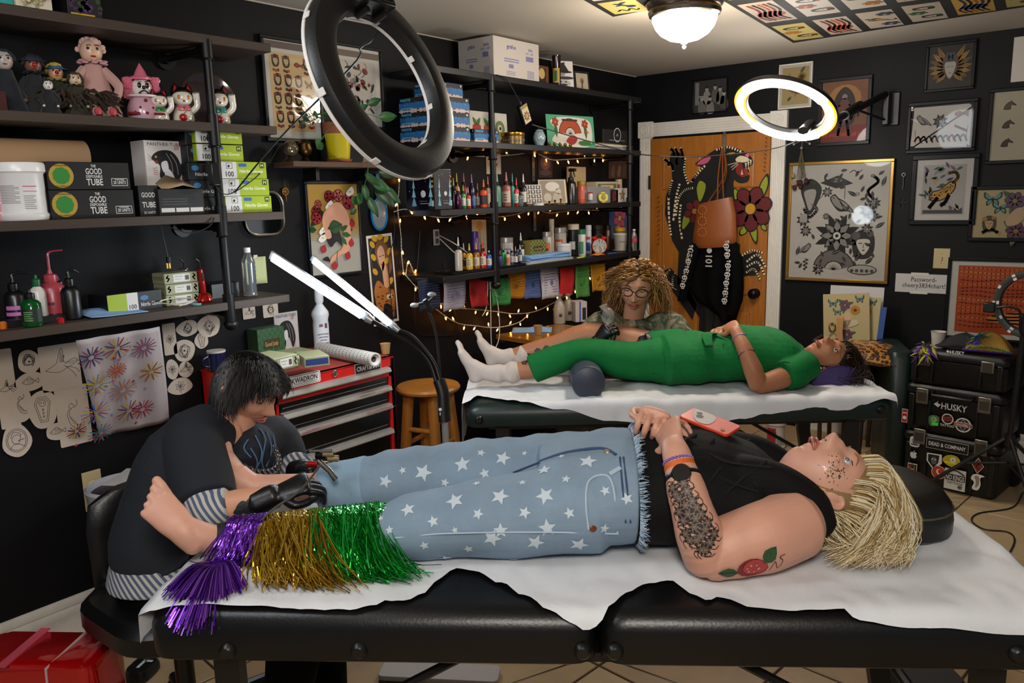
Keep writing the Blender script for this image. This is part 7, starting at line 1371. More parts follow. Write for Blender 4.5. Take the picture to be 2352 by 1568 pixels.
def garment(name,label,outline,y0,dep,m,cat,folds,seed,base):
 "hanging cloth: outline = [(xl,xr,Y)] rows in the photo, swept with vertical folds"
 t=thing(name,label,cat,base); n=40
 def f(a,b):
  k=b*(len(outline)-1); i=min(int(k),len(outline)-2); u=k-i; xl=outline[i][0]*(1-u)+outline[i+1][0]*u; xr=outline[i][1]*(1-u)+outline[i+1][1]*u; Y=outline[i][2]*(1-u)+outline[i+1][2]*u
  ed=math.sin(PI*min(1,max(0,a))); return bpx(xl+(xr-xl)*a,Y,y0)+V((0,-dep*ed**.6-.018*math.sin(a*folds*2*PI+seed+b*1.5)*ed-.01*noise.noise(V((a*5,b*5,seed))),0))-V(base)
 MB().grid(f,n,24).build('cloth',m,t,solid=.004,ang=80); return t
blk=mat('black_fleece','09090a',.95,bump=.15,bs=200,spec=.1)
garment('hanging_trousers','olive black trousers hanging behind the hoodie on the door',[(1612,1700,560),(1610,1694,640),(1608,1690,700),(1606,1684,760),(1604,1680,800)],-.06,.05,mat('olive_cloth','14140f',.9),'trousers',3,2,bpx(1650,560,-.06))
t=garment('hanging_hoodie','black hoodie with white skull prints hanging below the handbag',[(1618,1690,560),(1600,1704,590),(1590,1708,620),(1585,1708,660),(1600,1706,690),(1640,1696,715),(1660,1690,735)],-.1,.07,blk,'hoodie',2,1,bpx(1650,560,-.1))
def sleeve(pts,w0):
 c_=V(t.location); return MB().tube(spline([bpx(X,Y,y)-c_ for X,Y,y in pts],6),[w0]*6+[w0*1.05]*6+[w0*.9]*(len(pts)*6-17),12,flat=.7)
sleeve([(1600,560,-.17),(1588,600,-.18),(1575,650,-.17),(1565,690,-.16)],.042).build('sleeve',blk,t); sleeve([(1685,560,-.18),(1690,620,-.19),(1688,680,-.18),(1680,720,-.17)],.045).build('sleeve',blk,t)
def skulls(path,n,yy):
 p=Print((0,yy,0),(1,0,0),(0,0,1),.0006); pts=spline([(a,b,0) for a,b in path],6)
 for i in range(n):
  s=pts[int(i*(len(pts)-1)/max(1,n-1))]; q=bpx(s.x,s.y,yy); u,v=q.x,q.z
  p.disc(u,v,.021,'c4c0b8',.019); p.rect(u,v-.02,.022,.012,'c4c0b8'); p.up(); p.disc(u-.008,v,.006,'0a0a0b'); p.disc(u+.008,v,.006,'0a0a0b'); p.rect(u,v-.02,.002,.012,'0a0a0b'); p.up(-1)
  p.disc(u+.012,v+.03,.009,'c4c0b8'); p.rect(u,v+.03,.02,.007,'c4c0b8')
 p.build('skull_print',None,t)
skulls([(1586,575),(1578,615),(1568,655)],6,-.232); skulls([(1668,565),(1672,610),(1668,650),(1664,690)],7,-.245)
p=Print((0,-.2,0),(1,0,0),(0,0,1)); q=bpx(1628,580,-.2); [p.disc(q.x+.004*(i%2),q.z+.06-.045*i,.02,'b8b4ac') for i in range(2)]; p.text('101',q.x,q.z-.06,.05,'b8b4ac',rot=PI/2); p.build('chest_print',None,t)
# ---------------- basket, prints and pillow by the head end ----------------
bz=.62; q=px(1945,800,1,-.3); t=thing('wicker_basket','dark wicker basket full of prints beyond the green table','basket',(q.x,-.3,0)); wk=mat('wicker','3a2415',.75,bump=.8,bs=120)
x0,x1=px(1882,770,1,-.3).x-q.x,px(2022,775,1,-.3).x-q.x; zt=px(1950,785,1,-.3).z
MB().loft([[((x0+x1)/2+x*k,y*k,z) for x,y in rr(x1-x0,.26,.05)] for z,k in((zt-.28,.8),(zt-.14,.92),(zt,1))]).build('basket_body',wk,t)
for zz in(zt,zt-.02): MB().tube([((x0+x1)/2+x,y,zz+.012*abs(math.sin(i*.7))) for i,(x,y) in enumerate(rr(x1-x0,.26,.05)+rr(x1-x0,.26,.05)[:1])],.012,8).build('basket_rim',wk,t)
for s in(-1,1):
 for y in(-.1,.1): MB().cyl(((x0+x1)/2+s*(x1-x0)*.33,y,0),((x0+x1)/2+s*(x1-x0)*.36,y,zt-.26),.014,n=8).build('basket_leg',wk,t)
def art_bas(p,w,h): art_moth(p,w,h); m_butterfly(p,.3*w,.38*h,.12*w,'5a8a8a'); p.blob([(-.1*w,-.1*h),(.2*w,-.05*h),(.25*w,-.15*h),(-.05*w,-.22*h)],'b8a888')
def leanprint(label,X0,X1,Yt,Yb,y,paper,art,tilt,back=.1):
 a,b=px(X0,Yt,1,y),px(X1,Yb,1,y); w,h=b.x-a.x,a.z-b.z; t=thing('loose_print',label,'print',((a.x+b.x)/2,y,b.z),rot=(-back,tilt,0)); MB().box((0,0,h/2),(w,.002,h)).build('print_sheet',mat('paper_'+paper,paper,.7),t)
 if art: p=Print((0,-.0014,h/2),(1,0,0),(0,0,1),.00025); art(p,w,h); p.fin('printed_art',t)
leanprint('blank white board behind the prints in the basket',1905,2022,655,775,-.24,'b4b2b0',None,0); leanprint('tan print half hidden behind its twin in the basket',1925,2014,678,780,-.27,'9a8c60',art_bas,.03); leanprint('tan tattoo print with moths leaning in the basket',1897,1998,672,788,-.31,'a8986c',art_bas,-.09)
leanprint('blue spined folder at the right of the basket',2018,2027,705,780,-.28,'2a4a8a',None,.05)
q=px(1930,740,1,-.34); t=thing('wooden_paddle','pale wooden paddle handle standing in the basket','paddle',(q.x,-.34,q.z-.06)); MB().loft([[(x,y,z) for x,y in rr(w_,.012,.005,2)] for z,w_ in((-.06,.05),(0,.036),(.08,.042),(.095,.036),(.1,.02))]).build('handle',mat('pale_wood','b08454',.5,var=.15,vs=12),t)
q=px(2005,800,1,-.62); t=thing('leopard_pillow','leopard print cushion in a clear wrap by the basket','pillow',(q.x,-.6,q.z-.03),.15)
def leop():
 M=mat('leopard','9a5f22',.35,coat=.5); nt=M.node_tree; b=nt.nodes['Principled BSDF']; tc=nt.nodes.new('ShaderNodeTexCoord'); vo=nt.nodes.new('ShaderNodeTexVoronoi'); vo.inputs['Scale'].default_value=38; r=nt.nodes.new('ShaderNodeValToRGB'); nt.links.new(tc.outputs['Object'],vo.inputs[0]); nt.links.new(vo.outputs['Distance'],r.inputs[0]); nt.links.new(r.outputs[0],b.inputs['Base Color'])
 e=r.color_ramp.elements; e[0].position=.0; e[0].color=C('7a3f12'); e[1].position=.9; e[1].color=C('a8702c');
 for ps,cl in((.22,'6a3410'),(.3,'120b07'),(.46,'120b07'),(.55,'a06a28')): k=e.new(ps); k.color=C(cl)
 return M
MB().grid(lambda a,b:((a-.5)*.3,(b-.5)*.3,.055*(math.sin(PI*a)*math.sin(PI*b))**.45),18,18).grid(lambda a,b:((a-.5)*.3,(.5-b)*.3,-.055*(math.sin(PI*a)*math.sin(PI*b))**.45),18,18).build('cushion',leop(),t,rot=(.15,.12,0))
# on the tool boxes
zt=z3
def hb(x,y,z=0): c_,s_=math.cos(hth),math.sin(hth); return V((hb0.x+x*c_-y*s_,hb0.y+x*s_+y*c_,zt+z))
def cup(label,pos,r,h,col,name='paper_cup'): t=thing(name,label,'cup',pos); lath('cup_body',[(r*.72,0),(r*.74,.002),(r*.98,h*.97),(r*1.05,h*.985),(r*1.02,h),(r*.95,h*.98),(r*.7,.006),(.001,.006)],mat('cup_'+col,col,.6),t,22); return t
cup('white paper cup standing on the stacked tool boxes',hb(.1,.12),.038,.09,'b9b2aa')
t=thing('feather_mask','black mask trimmed with purple green and yellow feathers','mask',hb(.2,.1)); R_=random.Random(2)
MB().grid(lambda a,b:(-.1+.26*a,-.02+.12*b,.02+.07*math.sin(PI*a)*math.sin(PI*b)+.01*noise.noise(V((a*5,b*5,1)))),14,10).build('mask_cloth',mat('mask_black','0b0a0c',.8),t,solid=.004)
for i in range(46):
 left=i%2; b=V((-.13,-.11,.01)) if left else V((.1,-.03,.07)); b=b+V((R_.uniform(-.03,.03),R_.uniform(-.01,.01),R_.uniform(-.02,.03))); d=V((R_.uniform(-.06,.06),R_.uniform(-.04,-.0),R_.uniform(-.1,.03) if left else R_.uniform(-.06,.07)))
 MB().tube([b,b+d*.5+V((0,-.008,.006)),b+d],[.002,.009,.001],6,flat=.25).build('feather',mat('feather_%d'%(i%4),('3a2a9a','b8b03a','1f7a3c','4a1f7a')[i%4],.7),t)
t=thing('sequin_hat','gold sequin hat banded with purple and green beads','hat',hb(.33,.12));
MB().grid(lambda a,b:(-.09+.22*a,-.06+.14*b,.012+.1*math.sin(PI*min(1,b*1.1))**.7*math.sin(PI*a)**.6),22,14).build('hat_crown',mat('gold_sequin','a8843a',.25,.8,bump=1,bs=420,var=.5,vs=160),t,solid=.003)
for k,(cl,z_) in enumerate((('4a1f8a',.0),('1f8a4a',.022),('4a1f8a',.044),('a8842a',.066))):
 m=MB()
 for i in range(22): a=i/21; m.ball((-.09+.22*a,-.065+.012*k,.012+z_*math.sin(PI*a)+.004),.006,6)
 m.build('bead_band',mat('bead_'+cl,cl,.2,.6),t)
# ---------------- on the red chest ----------------
ZC=CZ+.003
def zon(X,Y,z): q=px(X,Y,2,z); return V((q.x,q.y,z))
def cratez(name,label,X,Y,z,w,d,h,rz,col,face=None,side=None,cat='box',group=None):
 q=zon(X,Y,z); t=thing(name,label,cat,q,rz,group); MB().box((-d/2,w/2,h/2),(d,w,h)).build('box_body',mat('card_'+col,col,.5),t,bev=.0015,seg=1,smooth=False)
 if face: p=Print((.0004,w/2,h/2),(0,1,0),(0,0,1),.00025); face(p,w,h); p.fin('printed_front',t)
 if side: p=Print((-d/2,-.0004,h/2),(1,0,0),(0,0,1),.00025); side(p,d,h); p.fin('printed_end',t)
 return t
cratez('tube_box','white panther tubes box standing on the red chest',636,812,ZC,.13,.13,.185,0,'b8b2b0',panther)
cratez('gift_box','green checkered good judy bag behind the artist head',596,830,ZC,.14,.08,.14,0,'2f4a34',goodjudy)
cb=.046
for i,(X,Y,k,r) in enumerate(((662,862,0,.05),(660,862,1,.02),(655,862,2,.1),(707,846,0,-.05))):
 cratez('cartridge_box','khaki needle box %s on the red chest'%('lowest in the stack','second in the stack','topmost in the stack','beside the stack')[i],X-26,Y-8+k*0,ZC+k*(cb+.001),.115,.15,cb,r,'8a8b68',cart,cartside,group='khaki needle boxes on the chest')
cratez('cartridge_box','opened khaki needle box with blue inside lying on another box',700,845,ZC+cb+.001,.1,.15,.04,-.4,'8a8b68',lambda p,w,h:p.rect(0,0,w*.9,h*.6,'1f2f6a'),cartside)
q=zon(741,808,ZC); t=thing('cleaner_bottle','tall white plastic cleaner bottle on the red chest','bottle',q,-.4); wp=mat('bottle_white','c4c4c8',.4)
lath('bottle_body',[(.03,0),(.036,.004),(.036,.13),(.034,.15),(.04,.175),(.038,.19),(.014,.225),(.02,.24),(.02,.27)],wp,t,22); lath('bottle_cap',[(.019,.268),(.02,.285),(.016,.295),(.001,.296)],wp,t,16)
p=Print((.037,0,0),(0,1,0),(0,0,1)); p.rect(-.008,.13,.016,.012,'7a3a44'); p.rect(.014,.128,.01,.022,'3a3a3c'); [p.rect(0,.09-.014*i,.05-.01*(i%3),.004,'6a6a70') for i in range(6)]; p.fin('printed_label',t)
a,b=zon(735,800,ZC+.03),zon(862,826,ZC+.03); t=thing('mat_roll','roll of white perforated mat lying on the red chest','mat roll',a); L=b-a; ax=L.normalized(); T=basis(ax,V((0,0,1)))
MB().mtx(T).loft([[(r*math.cos(k),r*math.sin(k),z) for k in [2*PI*i/24 for i in range(25)]] for r,z in((.012,.002),(.03,0),(.03,L.length),(.024,L.length+.001),(.012,L.length-.01))],cap=False).build('rolled_mat',mat('mat_white','b0a8a0',.7),t)
m=MB().mtx(T)
for i in range(16):
 for j in range(20): k=2*PI*(j+.5*(i%2))/20; m.at().mtx(T@Matrix.Translation((.0302*math.cos(k),.0302*math.sin(k),L.length*(i+.5)/16))@Matrix.Rotation(k,4,'Z')@Matrix.Rotation(PI/2,4,'Y')).lathe([(.0001,.0004),(.0024,.0004)],6)
tag(m.build('perforations',mat('hole_dark','3a3434',.8),t),kind='stuff')
cup('small brown paper cup on the corner of the red chest',zon(886,812,ZC),.024,.048,'a07a4a')
q=zon(500,850,ZC); t=thing('coffee_mug','navy blue mug with a white rim behind the artist','mug',q); lath('mug_body',[(.03,0),(.036,.003),(.038,.08),(.034,.08),(.03,.01),(.001,.008)],mat('mug_navy','10163a',.25,coat=.4),t,22); MB().tube(spline([(0,-.036,.065),(.0,-.062,.055),(0,-.06,.03),(0,-.036,.02)],5),.005,8).build('mug_handle',mat('mug_navy'),t); lath('mug_rim',[(.0345,.078),(.0385,.078),(.0385,.086),(.0345,.086)],mat('cup_b9b2aa'),t,22)
# ---------------- line drawings, banner, outlet on the lower left wall ----------------
tracing=mat('tracing_paper','c4b4a4',.8,var=.05,vs=6)
def drawing(label,x0,x1,y0,y1,kind,shape,seed,lift=.002):
 a,b=px(x0,(y0+y1)/2,0,0),px(x1,(y0+y1)/2,0,0); w=b.y-a.y; c,d=px((x0+x1)/2,y0,0,0),px((x0+x1)/2,y1,0,0); h=c.z-d.z; t=thing('line_drawing',label,'drawing',(lift,(a.y+b.y)/2,(c.z+d.z)/2))
 pts=rr(w,h,.004,1) if shape=='rect' else [(w/2*math.cos(k)*(1+.07*math.sin(3*k+seed)),h/2*math.sin(k)*(1+.06*math.cos(2*k+seed))) for k in [2*PI*i/24 for i in range(24)]]
 MB().mtx(TL).prism(pts,.0008).build('paper_sheet',tracing,t,smooth=False); p=Print((.0011,0,0),(0,1,0),(0,0,1),.0001); line_art(p,w,h,seed,kind); p.fin('ink_lines',t)
for i,a in enumerate((('wing sketch at the far left edge of the wall',-10,37,800,985,'bird','rect'),('heart shaped snail sketch on oval paper',38,93,803,857,'x','oval'),('swallow and flowers line drawing',90,183,790,895,'bird','rect'),('bony fish sketch on oval paper',32,105,855,897,'fish','oval'),('mermaid line drawing on cut paper',22,75,888,970,'mermaid','oval'),('coffin line drawing with a skull',62,132,893,987,'coffin','oval'),('candle and rope sketch on a plain sheet',130,206,885,1022,'mermaid','rect'),('small fish sketch below the coffin',103,160,970,1010,'fish','oval'),('sailor portrait sketch in an oval rope border',2,72,973,1048,'oval','oval'),('vase sketch right of the firework banner',374,404,742,815,'flower','rect'),('bat sketch under the low shelf',404,455,735,772,'x','oval'),('round creature sketch beside the bat',452,505,722,775,'x','oval'),('dragon head sketch on round paper',398,447,778,832,'x','oval'),('acorn sketch on small oval paper',380,409,824,872,'flower','oval'),('running horse sketch on oval paper',408,442,830,866,'bird','oval'),('leaf sketch lowest beside the banner',384,442,868,905,'flower','oval'),('candle sketch left of the mug',446,478,762,800,'coffin','oval'),('tiny bird sketch above the checkered bag',556,585,704,732,'bird','rect'),('bust sketch pinned above the panther box',603,638,694,728,'x','rect'))): drawing(a[0],*a[1:],seed=i+1,lift=.002+.0012*(i%3))
T0,T1,Bl,Br=px(174,782,0,.27),px(368,750,0,.27),px(228,1006,0,.02),px(392,965,0,.02)
t=thing('firework_banner','white cloth banner printed with coloured fireworks hanging under the shelf','banner',T0); o=MB().grid(lambda a,b:T0.lerp(T1,a).lerp(Bl.lerp(Br,a),b)+V((.012*math.sin(a*7+b*3)*b+.006*math.sin(a*17),0,0))-T0,24,20).build('banner_cloth',mat('banner_white','b4aaac',.85),t,solid=.0012,ang=80)
p=Print((0,0,0),(0,1,0),(0,0,1)); Q=random.Random(3); nn=(T1-T0).cross(Bl-T0).normalized(); nn=nn if nn.x>0 else -nn
p.o=V((0,0,0))+nn*.018; p.U=(T1-T0).normalized(); p.W=-(Bl-T0); p.W=(p.W-p.U*p.W.dot(p.U)).normalized(); p.n=nn; w_=(T1-T0).length; h_=(Bl-T0).length
def fw(u,v,r,cs):
 for i in range(16): a=i*PI/8; c=cs[i%len(cs)]; p.line([(u+.3*r*math.cos(a),v+.3*r*math.sin(a)),(u+r*math.cos(a),v+r*math.sin(a))],.006 if i%2 else .003,c); p.disc(u+1.12*r*math.cos(a),v+1.12*r*math.sin(a),.003,c,n=6)
RB=('8e2a34','2a3a6a','b89a2a')
for u,v,r,cs in((.17,-.14,.04,('8e2a34','2a3a6a')),(.46,-.1,.042,RB),(.8,-.14,.04,('2a3a6a','8e3a5a')),(.28,-.4,.042,('2a6a9a','b8982a')),(.62,-.5,.045,('3a7ab0','b8602a')),(.95,-.38,.04,('b8a82a','8e4a2a')),(.32,-.66,.045,('b04a7a','b8a82a','2a6ab0')),(.75,-.72,.043,RB),(.42,-.88,.04,('8e2a34','3a7a8a')),(.93,-.74,.04,('b03a6a','8e2a34')),(.5,-.3,.03,('8e2a34','b8602a')),(.12,-.8,.03,RB)): fw(u*w_,v*h_,r,cs)
for i in range(18): p.star(Q.uniform(.08,.98)*w_,Q.uniform(-.95,-.06)*h_,.011,Q.choice(('a82a2a','b04a6a','6a8aa8')),4,.35)
tag(p.fin('printed_fireworks',t),kind='stuff')
q=px(213,1125,0,0); t=thing('wall_outlet','beige outlet plate with a black cord plugged in','outlet',(.003,q.y,q.z)); a=px(186,1090,0,0); b=px(240,1165,0,0); MB().box((0,0,0),(.006,abs(b.y-a.y),abs(a.z-b.z))).build('outlet_plate',mat('plate_beige'),t,bev=.002)
for k in(-1,1): MB().at((.003,0,k*.022),(0,PI/2,0)).lathe([(.001,.002),(.015,.002),(.017,0)],18).build('socket',mat('plate_cream','bcae88',.4),t)
MB().tube([(.005,0,-.022),(.03,0,-.022)],.014,10).tube(spline([(.03,0,-.024),(.06,.03,-.06),(.08,.08,-.2),(.1,.12,-.5),(.12,.15,-.7)],6),.0045,8).build('plug_cord',mat('cord_black'),t)
# ---------------- little wall shelf with plant ----------------
za=px(790,372,0,.15).z; ya,yb=px(672,370,0,.15).y,px(920,375,0,.15).y
t=thing('wall_shelf','short weathered wood wall shelf carrying the yellow flower pot','shelf',(.08,(ya+yb)/2,za-.012)); MB().box((0,0,0),(.15,yb-ya,.024)).build('shelf_board',mat('weathered','4f382a',.7,var=.35,vs=10,stretch=(4,.6,4)),t,bev=.002)
for y in(-.15,.15): MB().box((-.03,y,-.04),(.09,.02,.06)).build('bracket',pipem,t)
q=px(779,365,0,.09); t=thing('potted_pothos','pothos plant in a bright yellow pot with a terracotta rim and saucer','potted plant',(.09,q.y,za)); hp_=hgt(779,275,366,.09)
lath('saucer',[(.05,0),(.056,.002),(.062,.014),(.058,.014),(.05,.004)],mat('terracotta','8a4a2c',.7),t,28); lath('pot',[(.046,.005),(.05,.007),(.062,hp_*.72)],mat('pot_yellow','b9a410',.25,coat=.4),t,28); lath('pot_rim',[(.062,hp_*.72),(.067,hp_*.73),(.068,hp_),(.06,hp_),(.056,hp_*.85),(.001,hp_*.84)],mat('terracotta'),t,28)
lg=[mat('leaf_%d'%i,c,.45) for i,c in enumerate(('1f4a22','2a5a2a','17381c'))]; Q=random.Random(6); c0=t.location.copy()
def leaf3(b,d,L,i,droop=.3):
 d=V(d).normalized(); sd=d.cross(V((1,0,0.2))).normalized(); n=d.cross(sd); m=MB()
 L*=1.25
 def f(a,b_): wd=L*.42*math.sin(PI*min(1,.08+a*.92))**.8*(1-a*.3); return b+d*(L*a)+sd*(wd*(b_-.5)*2*.75)+n*(-abs(b_-.5)*.18*L-droop*L*a*a*.5)
 m.grid(f,7,4).build('leaf',lg[i%3],t,ang=80)
for i,(X,Y,x,L) in enumerate(((742,215,.1,.05),(760,235,.12,.06),(705,270,.16,.07),(728,265,.15,.05),(735,325,.17,.075),(770,270,.13,.05),(845,240,.1,.06),(870,270,.12,.075),(700,285,.14,.05),(752,255,.1,.05),(815,255,.14,.055))):
 b=px(X,Y,0,x)-c0; st=V((Q.uniform(-.02,.02),Q.uniform(-.03,.03),hp_)); MB().tube(spline([st,(st+b)/2+V((.02,0,.03)),b],4),.0022,5).build('stem',lg[1],t); leaf3(b,(b-st)+V((.02,0,-.02)),L,i)
vp=[V((.03,.05,hp_*.9)),px(838,330,0,.17)-c0,px(845,390,0,.18)-c0,px(832,440,0,.17)-c0,px(815,470,0,.12)-c0]; MB().tube(spline(vp,6),.0022,5).build('vine',lg[1],t)
for i,(X,Y,dx,dz,L) in enumerate(((838,400,.4,-.5,.07),(850,412,1,-.7,.09),(858,430,.8,-1,.11),(835,425,-.2,-1,.07),(828,445,-.7,-.8,.06),(870,395,1,-.2,.08),(880,430,.7,-.9,.09),(820,455,-.9,-.4,.06),(895,390,1,-.6,.07),(845,455,.2,-1,.08),(918,380,.5,-1,.07),(815,478,-1,-.6,.05))): leaf3(px(X,Y,0,.17)-c0,V((.25,dx,dz)),L,i)
q=px(662,368,0,.1); t=thing('glass_globe','reflective glass globe on a dark stand at the end of the little shelf','ornament',(.1,ya+.03,za)); lath('stand',[(.022,0),(.024,.004),(.012,.014),(.014,.02)],mat('dark_wood'),t,16); MB().ball((0,0,.055),.036,22).build('globe',mat('globe_glass','9a8a70',.06,.85,var=.5,vs=12),t)
t=thing('brass_urn','dark brass urn next to the glass globe','urn',(.09,ya+.115,za)); lath('urn_body',[(.02,0),(.022,.006),(.01,.02),(.03,.04),(.034,.06),(.028,.075),(.03,.082),(.02,.09),(.012,.1),(.001,.102)],mat('old_brass','4a3416',.35,.9),t,20)
t=thing('bone_sculpture','pale ribbed skeletal hand sculpture right of the yellow pot','sculpture',(.1,px(838,365,0,.1).y,za)); MB().lathe([(.02,0),(.024,.004),(.012,.012)],14).ball((0,0,.055),.018,10,(.7,1,1)).build('palm',mat('bone','8a7c64',.6,bump=.5,bs=60),t)
for i in range(5): a=-.9+.45*i; MB().tube(spline([(.005,.01*(i-2),.05),(.014,.02*math.sin(a),.03),(.01,.028*math.sin(a),.0)],4),.005,7).build('finger',mat('bone'),t); MB().tube([(0,.008*(i-2),.06),(.004,.016*math.sin(a),.085+.006*(2-abs(i-2)))],.005,7).build('finger',mat('bone'),t)
# ---------------- workstation behind the back table ----------------
wz=.84; A_,B_=px(1142,768,2,wz),px(1275,790,2,wz); t=thing('work_cabinet','black sticker covered work cabinet with a wooden top','cabinet',(A_.x,A_.y,0)); q=V((px(1340,745,2,wz).x,px(1340,745,2,wz).y,0))
e1_=(B_-A_); e1_.z=0; L1=e1_.length; th=math.atan2(e1_.y,e1_.x); t.rotation_euler[2]=th
MB().box((L1/2,.26,wz/2-.015),(L1-.02,.5,wz-.05)).build('cabinet_body',mat('box_black'),t,bev=.004); MB().box((L1/2,.26,wz-.014),(L1+.01,.53,.028)).build('cabinet_top',mat('varnished_wood','8a5a22',.18,var=.25,vs=6,stretch=(1,6,1)),t,bev=.003)
WS=dict(o=(A_.x,A_.y),th=th)
for i,(u,v,kind) in enumerate(((.06,-.08,'beast'),(.17,-.07,'skull'),(.28,-.08,'lion'),(.38,-.09,'nokings'),(.22,-.2,'card'),(.1,-.22,'orange'))):
 p=Print((0,-.0005+.0095,0),(1,0,0),(0,0,1)); sticker(p,kind,u,wz-.05+v,.085); p.fin('sticker',t)
zw=wz+.001
t=thing('blue_towel','blue towel folded on the work cabinet','towel',zon(1222,758,zw)); MB().grid(lambda a,b:((a-.5)*.24,(b-.5)*.18,.002+.06*max(0,a-.3)*math.exp(-((b-.5)**2)*30)*(1-a)*3),14,12).build('towel_sheet',mat('towel_blue'),t,rot=(0,0,.6),solid=.002)
cup('small brown paper cup on the work cabinet',zon(1236,768,zw),.026,.055,'a07a4a')
for i,(X,Y,r,h) in enumerate(((1285,742,.034,.16),(1306,735,.03,.15))):
 t=thing('bagged_bottle','%s frosted bottle wrapped in a clear bag on the cabinet'%('left','right')[i],'bottle',zon(X,Y,zw)); lath('bottle_body',[(r*.9,0),(r,.004),(r,h*.7),(r*.6,h*.82),(r*.4,h*.88)],mat('frosted','b8a890',.35,trans=.35),t,18); lath('bag',[(r*1.15,.001),(r*1.2,h*.5),(r*.9,h*.85),(r*.25,h),(r*.8,h*1.15)],mat('clear_film','c8c4bc',.15,alpha=.22),t,14); MB().ball((r*.8,-r*.7,h*.35),.012,8).build('sticker',mat(('bee_brown','bee_navy')[i],('4a3214','2a3050')[i],.5),t)
cratez('supply_box','white bottle cover box with a blue stripe on the cabinet',1322,740,zw,.08,.1,.13,-.6,'b0a49c',lambda p,w,h:(p.rect(-.1*w,0,.12*w,h,'2a4a9a'),p.rect(.25*w,-.1*h,.3*w,.6*h,'1a1614')),lambda p,w,h:p.text('BOTTLE COVERS',0,0,.12*w,'3a3632',rot=PI/2,w=.8*h))
# ---------------- bolster and pillows ----------------
l=pxtop(BT,1345,895,BT['z']); t=thing('knee_bolster','slate blue vinyl bolster under the knees of the client in green','bolster',world(BT,l.x,.06,BT['z']+.075),BT['th']); sl=mat('slate_vinyl','3a4150',.42,bump=.1,bs=150)
MB().at((0,0,0),(-PI/2,0,0)).lathe([(.001,0),(.066,.0),(.074,.006),(.074,.56),(.066,.566),(.001,.566)],36).build('bolster_body',sl,t); MB().torus((0,.005,0),(0,1,0),.071,.003,36,6).build('piping',sl,t)
l=pxtop(BT,1925,888,BT['z']); t=thing('neck_pillow','purple half round vinyl pillow under the head of the client in green','pillow',world(BT,l.x,max(.03,l.y),BT['z']+.006),BT['th']); pu=mat('purple_vinyl','3c2c66',.45,bump=.1,bs=150)
hc=[(.115*math.cos(k),.09*math.sin(k)) for k in [PI*i/16 for i in range(17)]]
MB().loft([[(x*s,y,z*s) for x,z in hc] for y,s in((.0,.96),(.006,1),(.4,1),(.406,.96))]).build('pillow_body',pu,t); MB().tube([(x,.004,z) for x,z in hc],.003,6).build('piping',pu,t)
HPc=pxtop(FT,2010,1235,FT['z']); t=thing('head_pillow','round black leather pillow with stitched seam under the blond head','pillow',world(FT,HPc.x+.05,HPc.y+.1,FT['z']+.006),FT['th']); bl=mat('worn_leather','131211',.4,var=.4,vs=8,bump=.2,bs=60)
MB().loft([[(x*k,y*k,z) for x,y in rr(.31,.36,.13,6)] for z,k in((0,.9),(.015,.99),(.05,1),(.085,.97),(.11,.86),(.12,.66),(.122,.3))]).build('pillow_body',bl,t); MB().tube([(x*.985,y*.985,.075) for x,y in rr(.31,.36,.13,6)+rr(.31,.36,.13,6)[:1]],.003,6).build('seam',mat('seam_tan','4a4236',.6),t)
# ---------------- floor things ----------------
q=zon(300,1470,.0); ch=V((.92,-4.36,0))
t=thing('office_chair','black leather office chair under the dark haired artist','chair',ch,.0)
MB().loft([[(x*k,y*k,z) for x,y in rr(.46,.46,.14,5)] for z,k in((.42,.88),(.44,1),(.49,1.0),(.515,.9),(.52,.6))]).build('seat',leather,t)
bk=px(345,1240,0,.68)-ch
MB().loft([[(bk.x+.035*math.cos(a)+.06*(z-.9)*-1,bk.y+.19*math.sin(a)*k,z-.25) for a in [2*PI*i/20 for i in range(20)]] for z,k in((.62,.7),(.64,.92),(.7,1),(.92,1),(1.0,.92),(1.03,.6))]).build('backrest',leather,t,rot=(0,0,0))
MB().tube([(-.1,0,.45),(bk.x-.03,bk.y,.5),(bk.x-.02,bk.y,.7)],.02,8).build('back_arm',rblack,t); MB().cyl((0,0,.08),(0,0,.43),.028,n=14).build('gas_lift',rblack,t)
for i in range(5): a=i*2*PI/5+.3; MB().tube([(0,0,.1),(.27*math.cos(a),.27*math.sin(a),.07)],[.026,.016],8).build('base_arm',rblack,t); MB().ball((.27*math.cos(a),.27*math.sin(a),.03),.03,10).build('caster',mat('button_black'),t)
q=zon(328,1545,.01); t=thing('foot_pedal','black foot pedal with a white mark on the floor','foot pedal',q,.5); MB().loft([[(x*k,y*k,z) for x,y in rr(.09,.12,.035,5)] for z,k in((0,1),(.02,1),(.035,.85))]).build('pedal_body',rblack,t); p=Print((0,0,.036),(1,0,0),(0,1,0)); p.rect(0,0,.012,.05,'b8c0c4'); p.rect(.015,.02,.03,.012,'b8c0c4'); p.fin('printed_mark',t)
MB().tube(spline([(0,.06,.01),(-.02,.15,.01),(.05,.3,.008),(.3,.4,.008)],6),.004,6).build('pedal_cord',mat('cord_black'),t)
a=px(240,1520,2,.34); t=thing('wrapped_gift','shiny red cellophane wrapped package at the lower left corner','package',(a.x-.24,a.y-.08,.0),.62)
MB().loft([[(x*k+.008*noise.noise(V((i*.9,z*9,0))),y*k+.008*noise.noise(V((i*.9,z*9,5))),z) for i,(x,y) in enumerate(rr(.42,.2,.04,5))] for z,k in((.0,.95),(.05,1),(.3,1),(.33,.97),(.34,.85))]).build('package_body',mat('red_foil','b0060a',.12,.35,bump=.6,bs=22,coat=.9),t); MB().tube([(.08,-.1,.2),(.08,-.1,.33),(.1,.1,.345)],.01,6,flat=.3).build('ribbon',mat('ribbon_white','c4b4b0',.4),t); MB().box((-.05,0,.341),(.03,.21,.004)).build('tape',mat('tape_pink','b84a5a',.2),t)
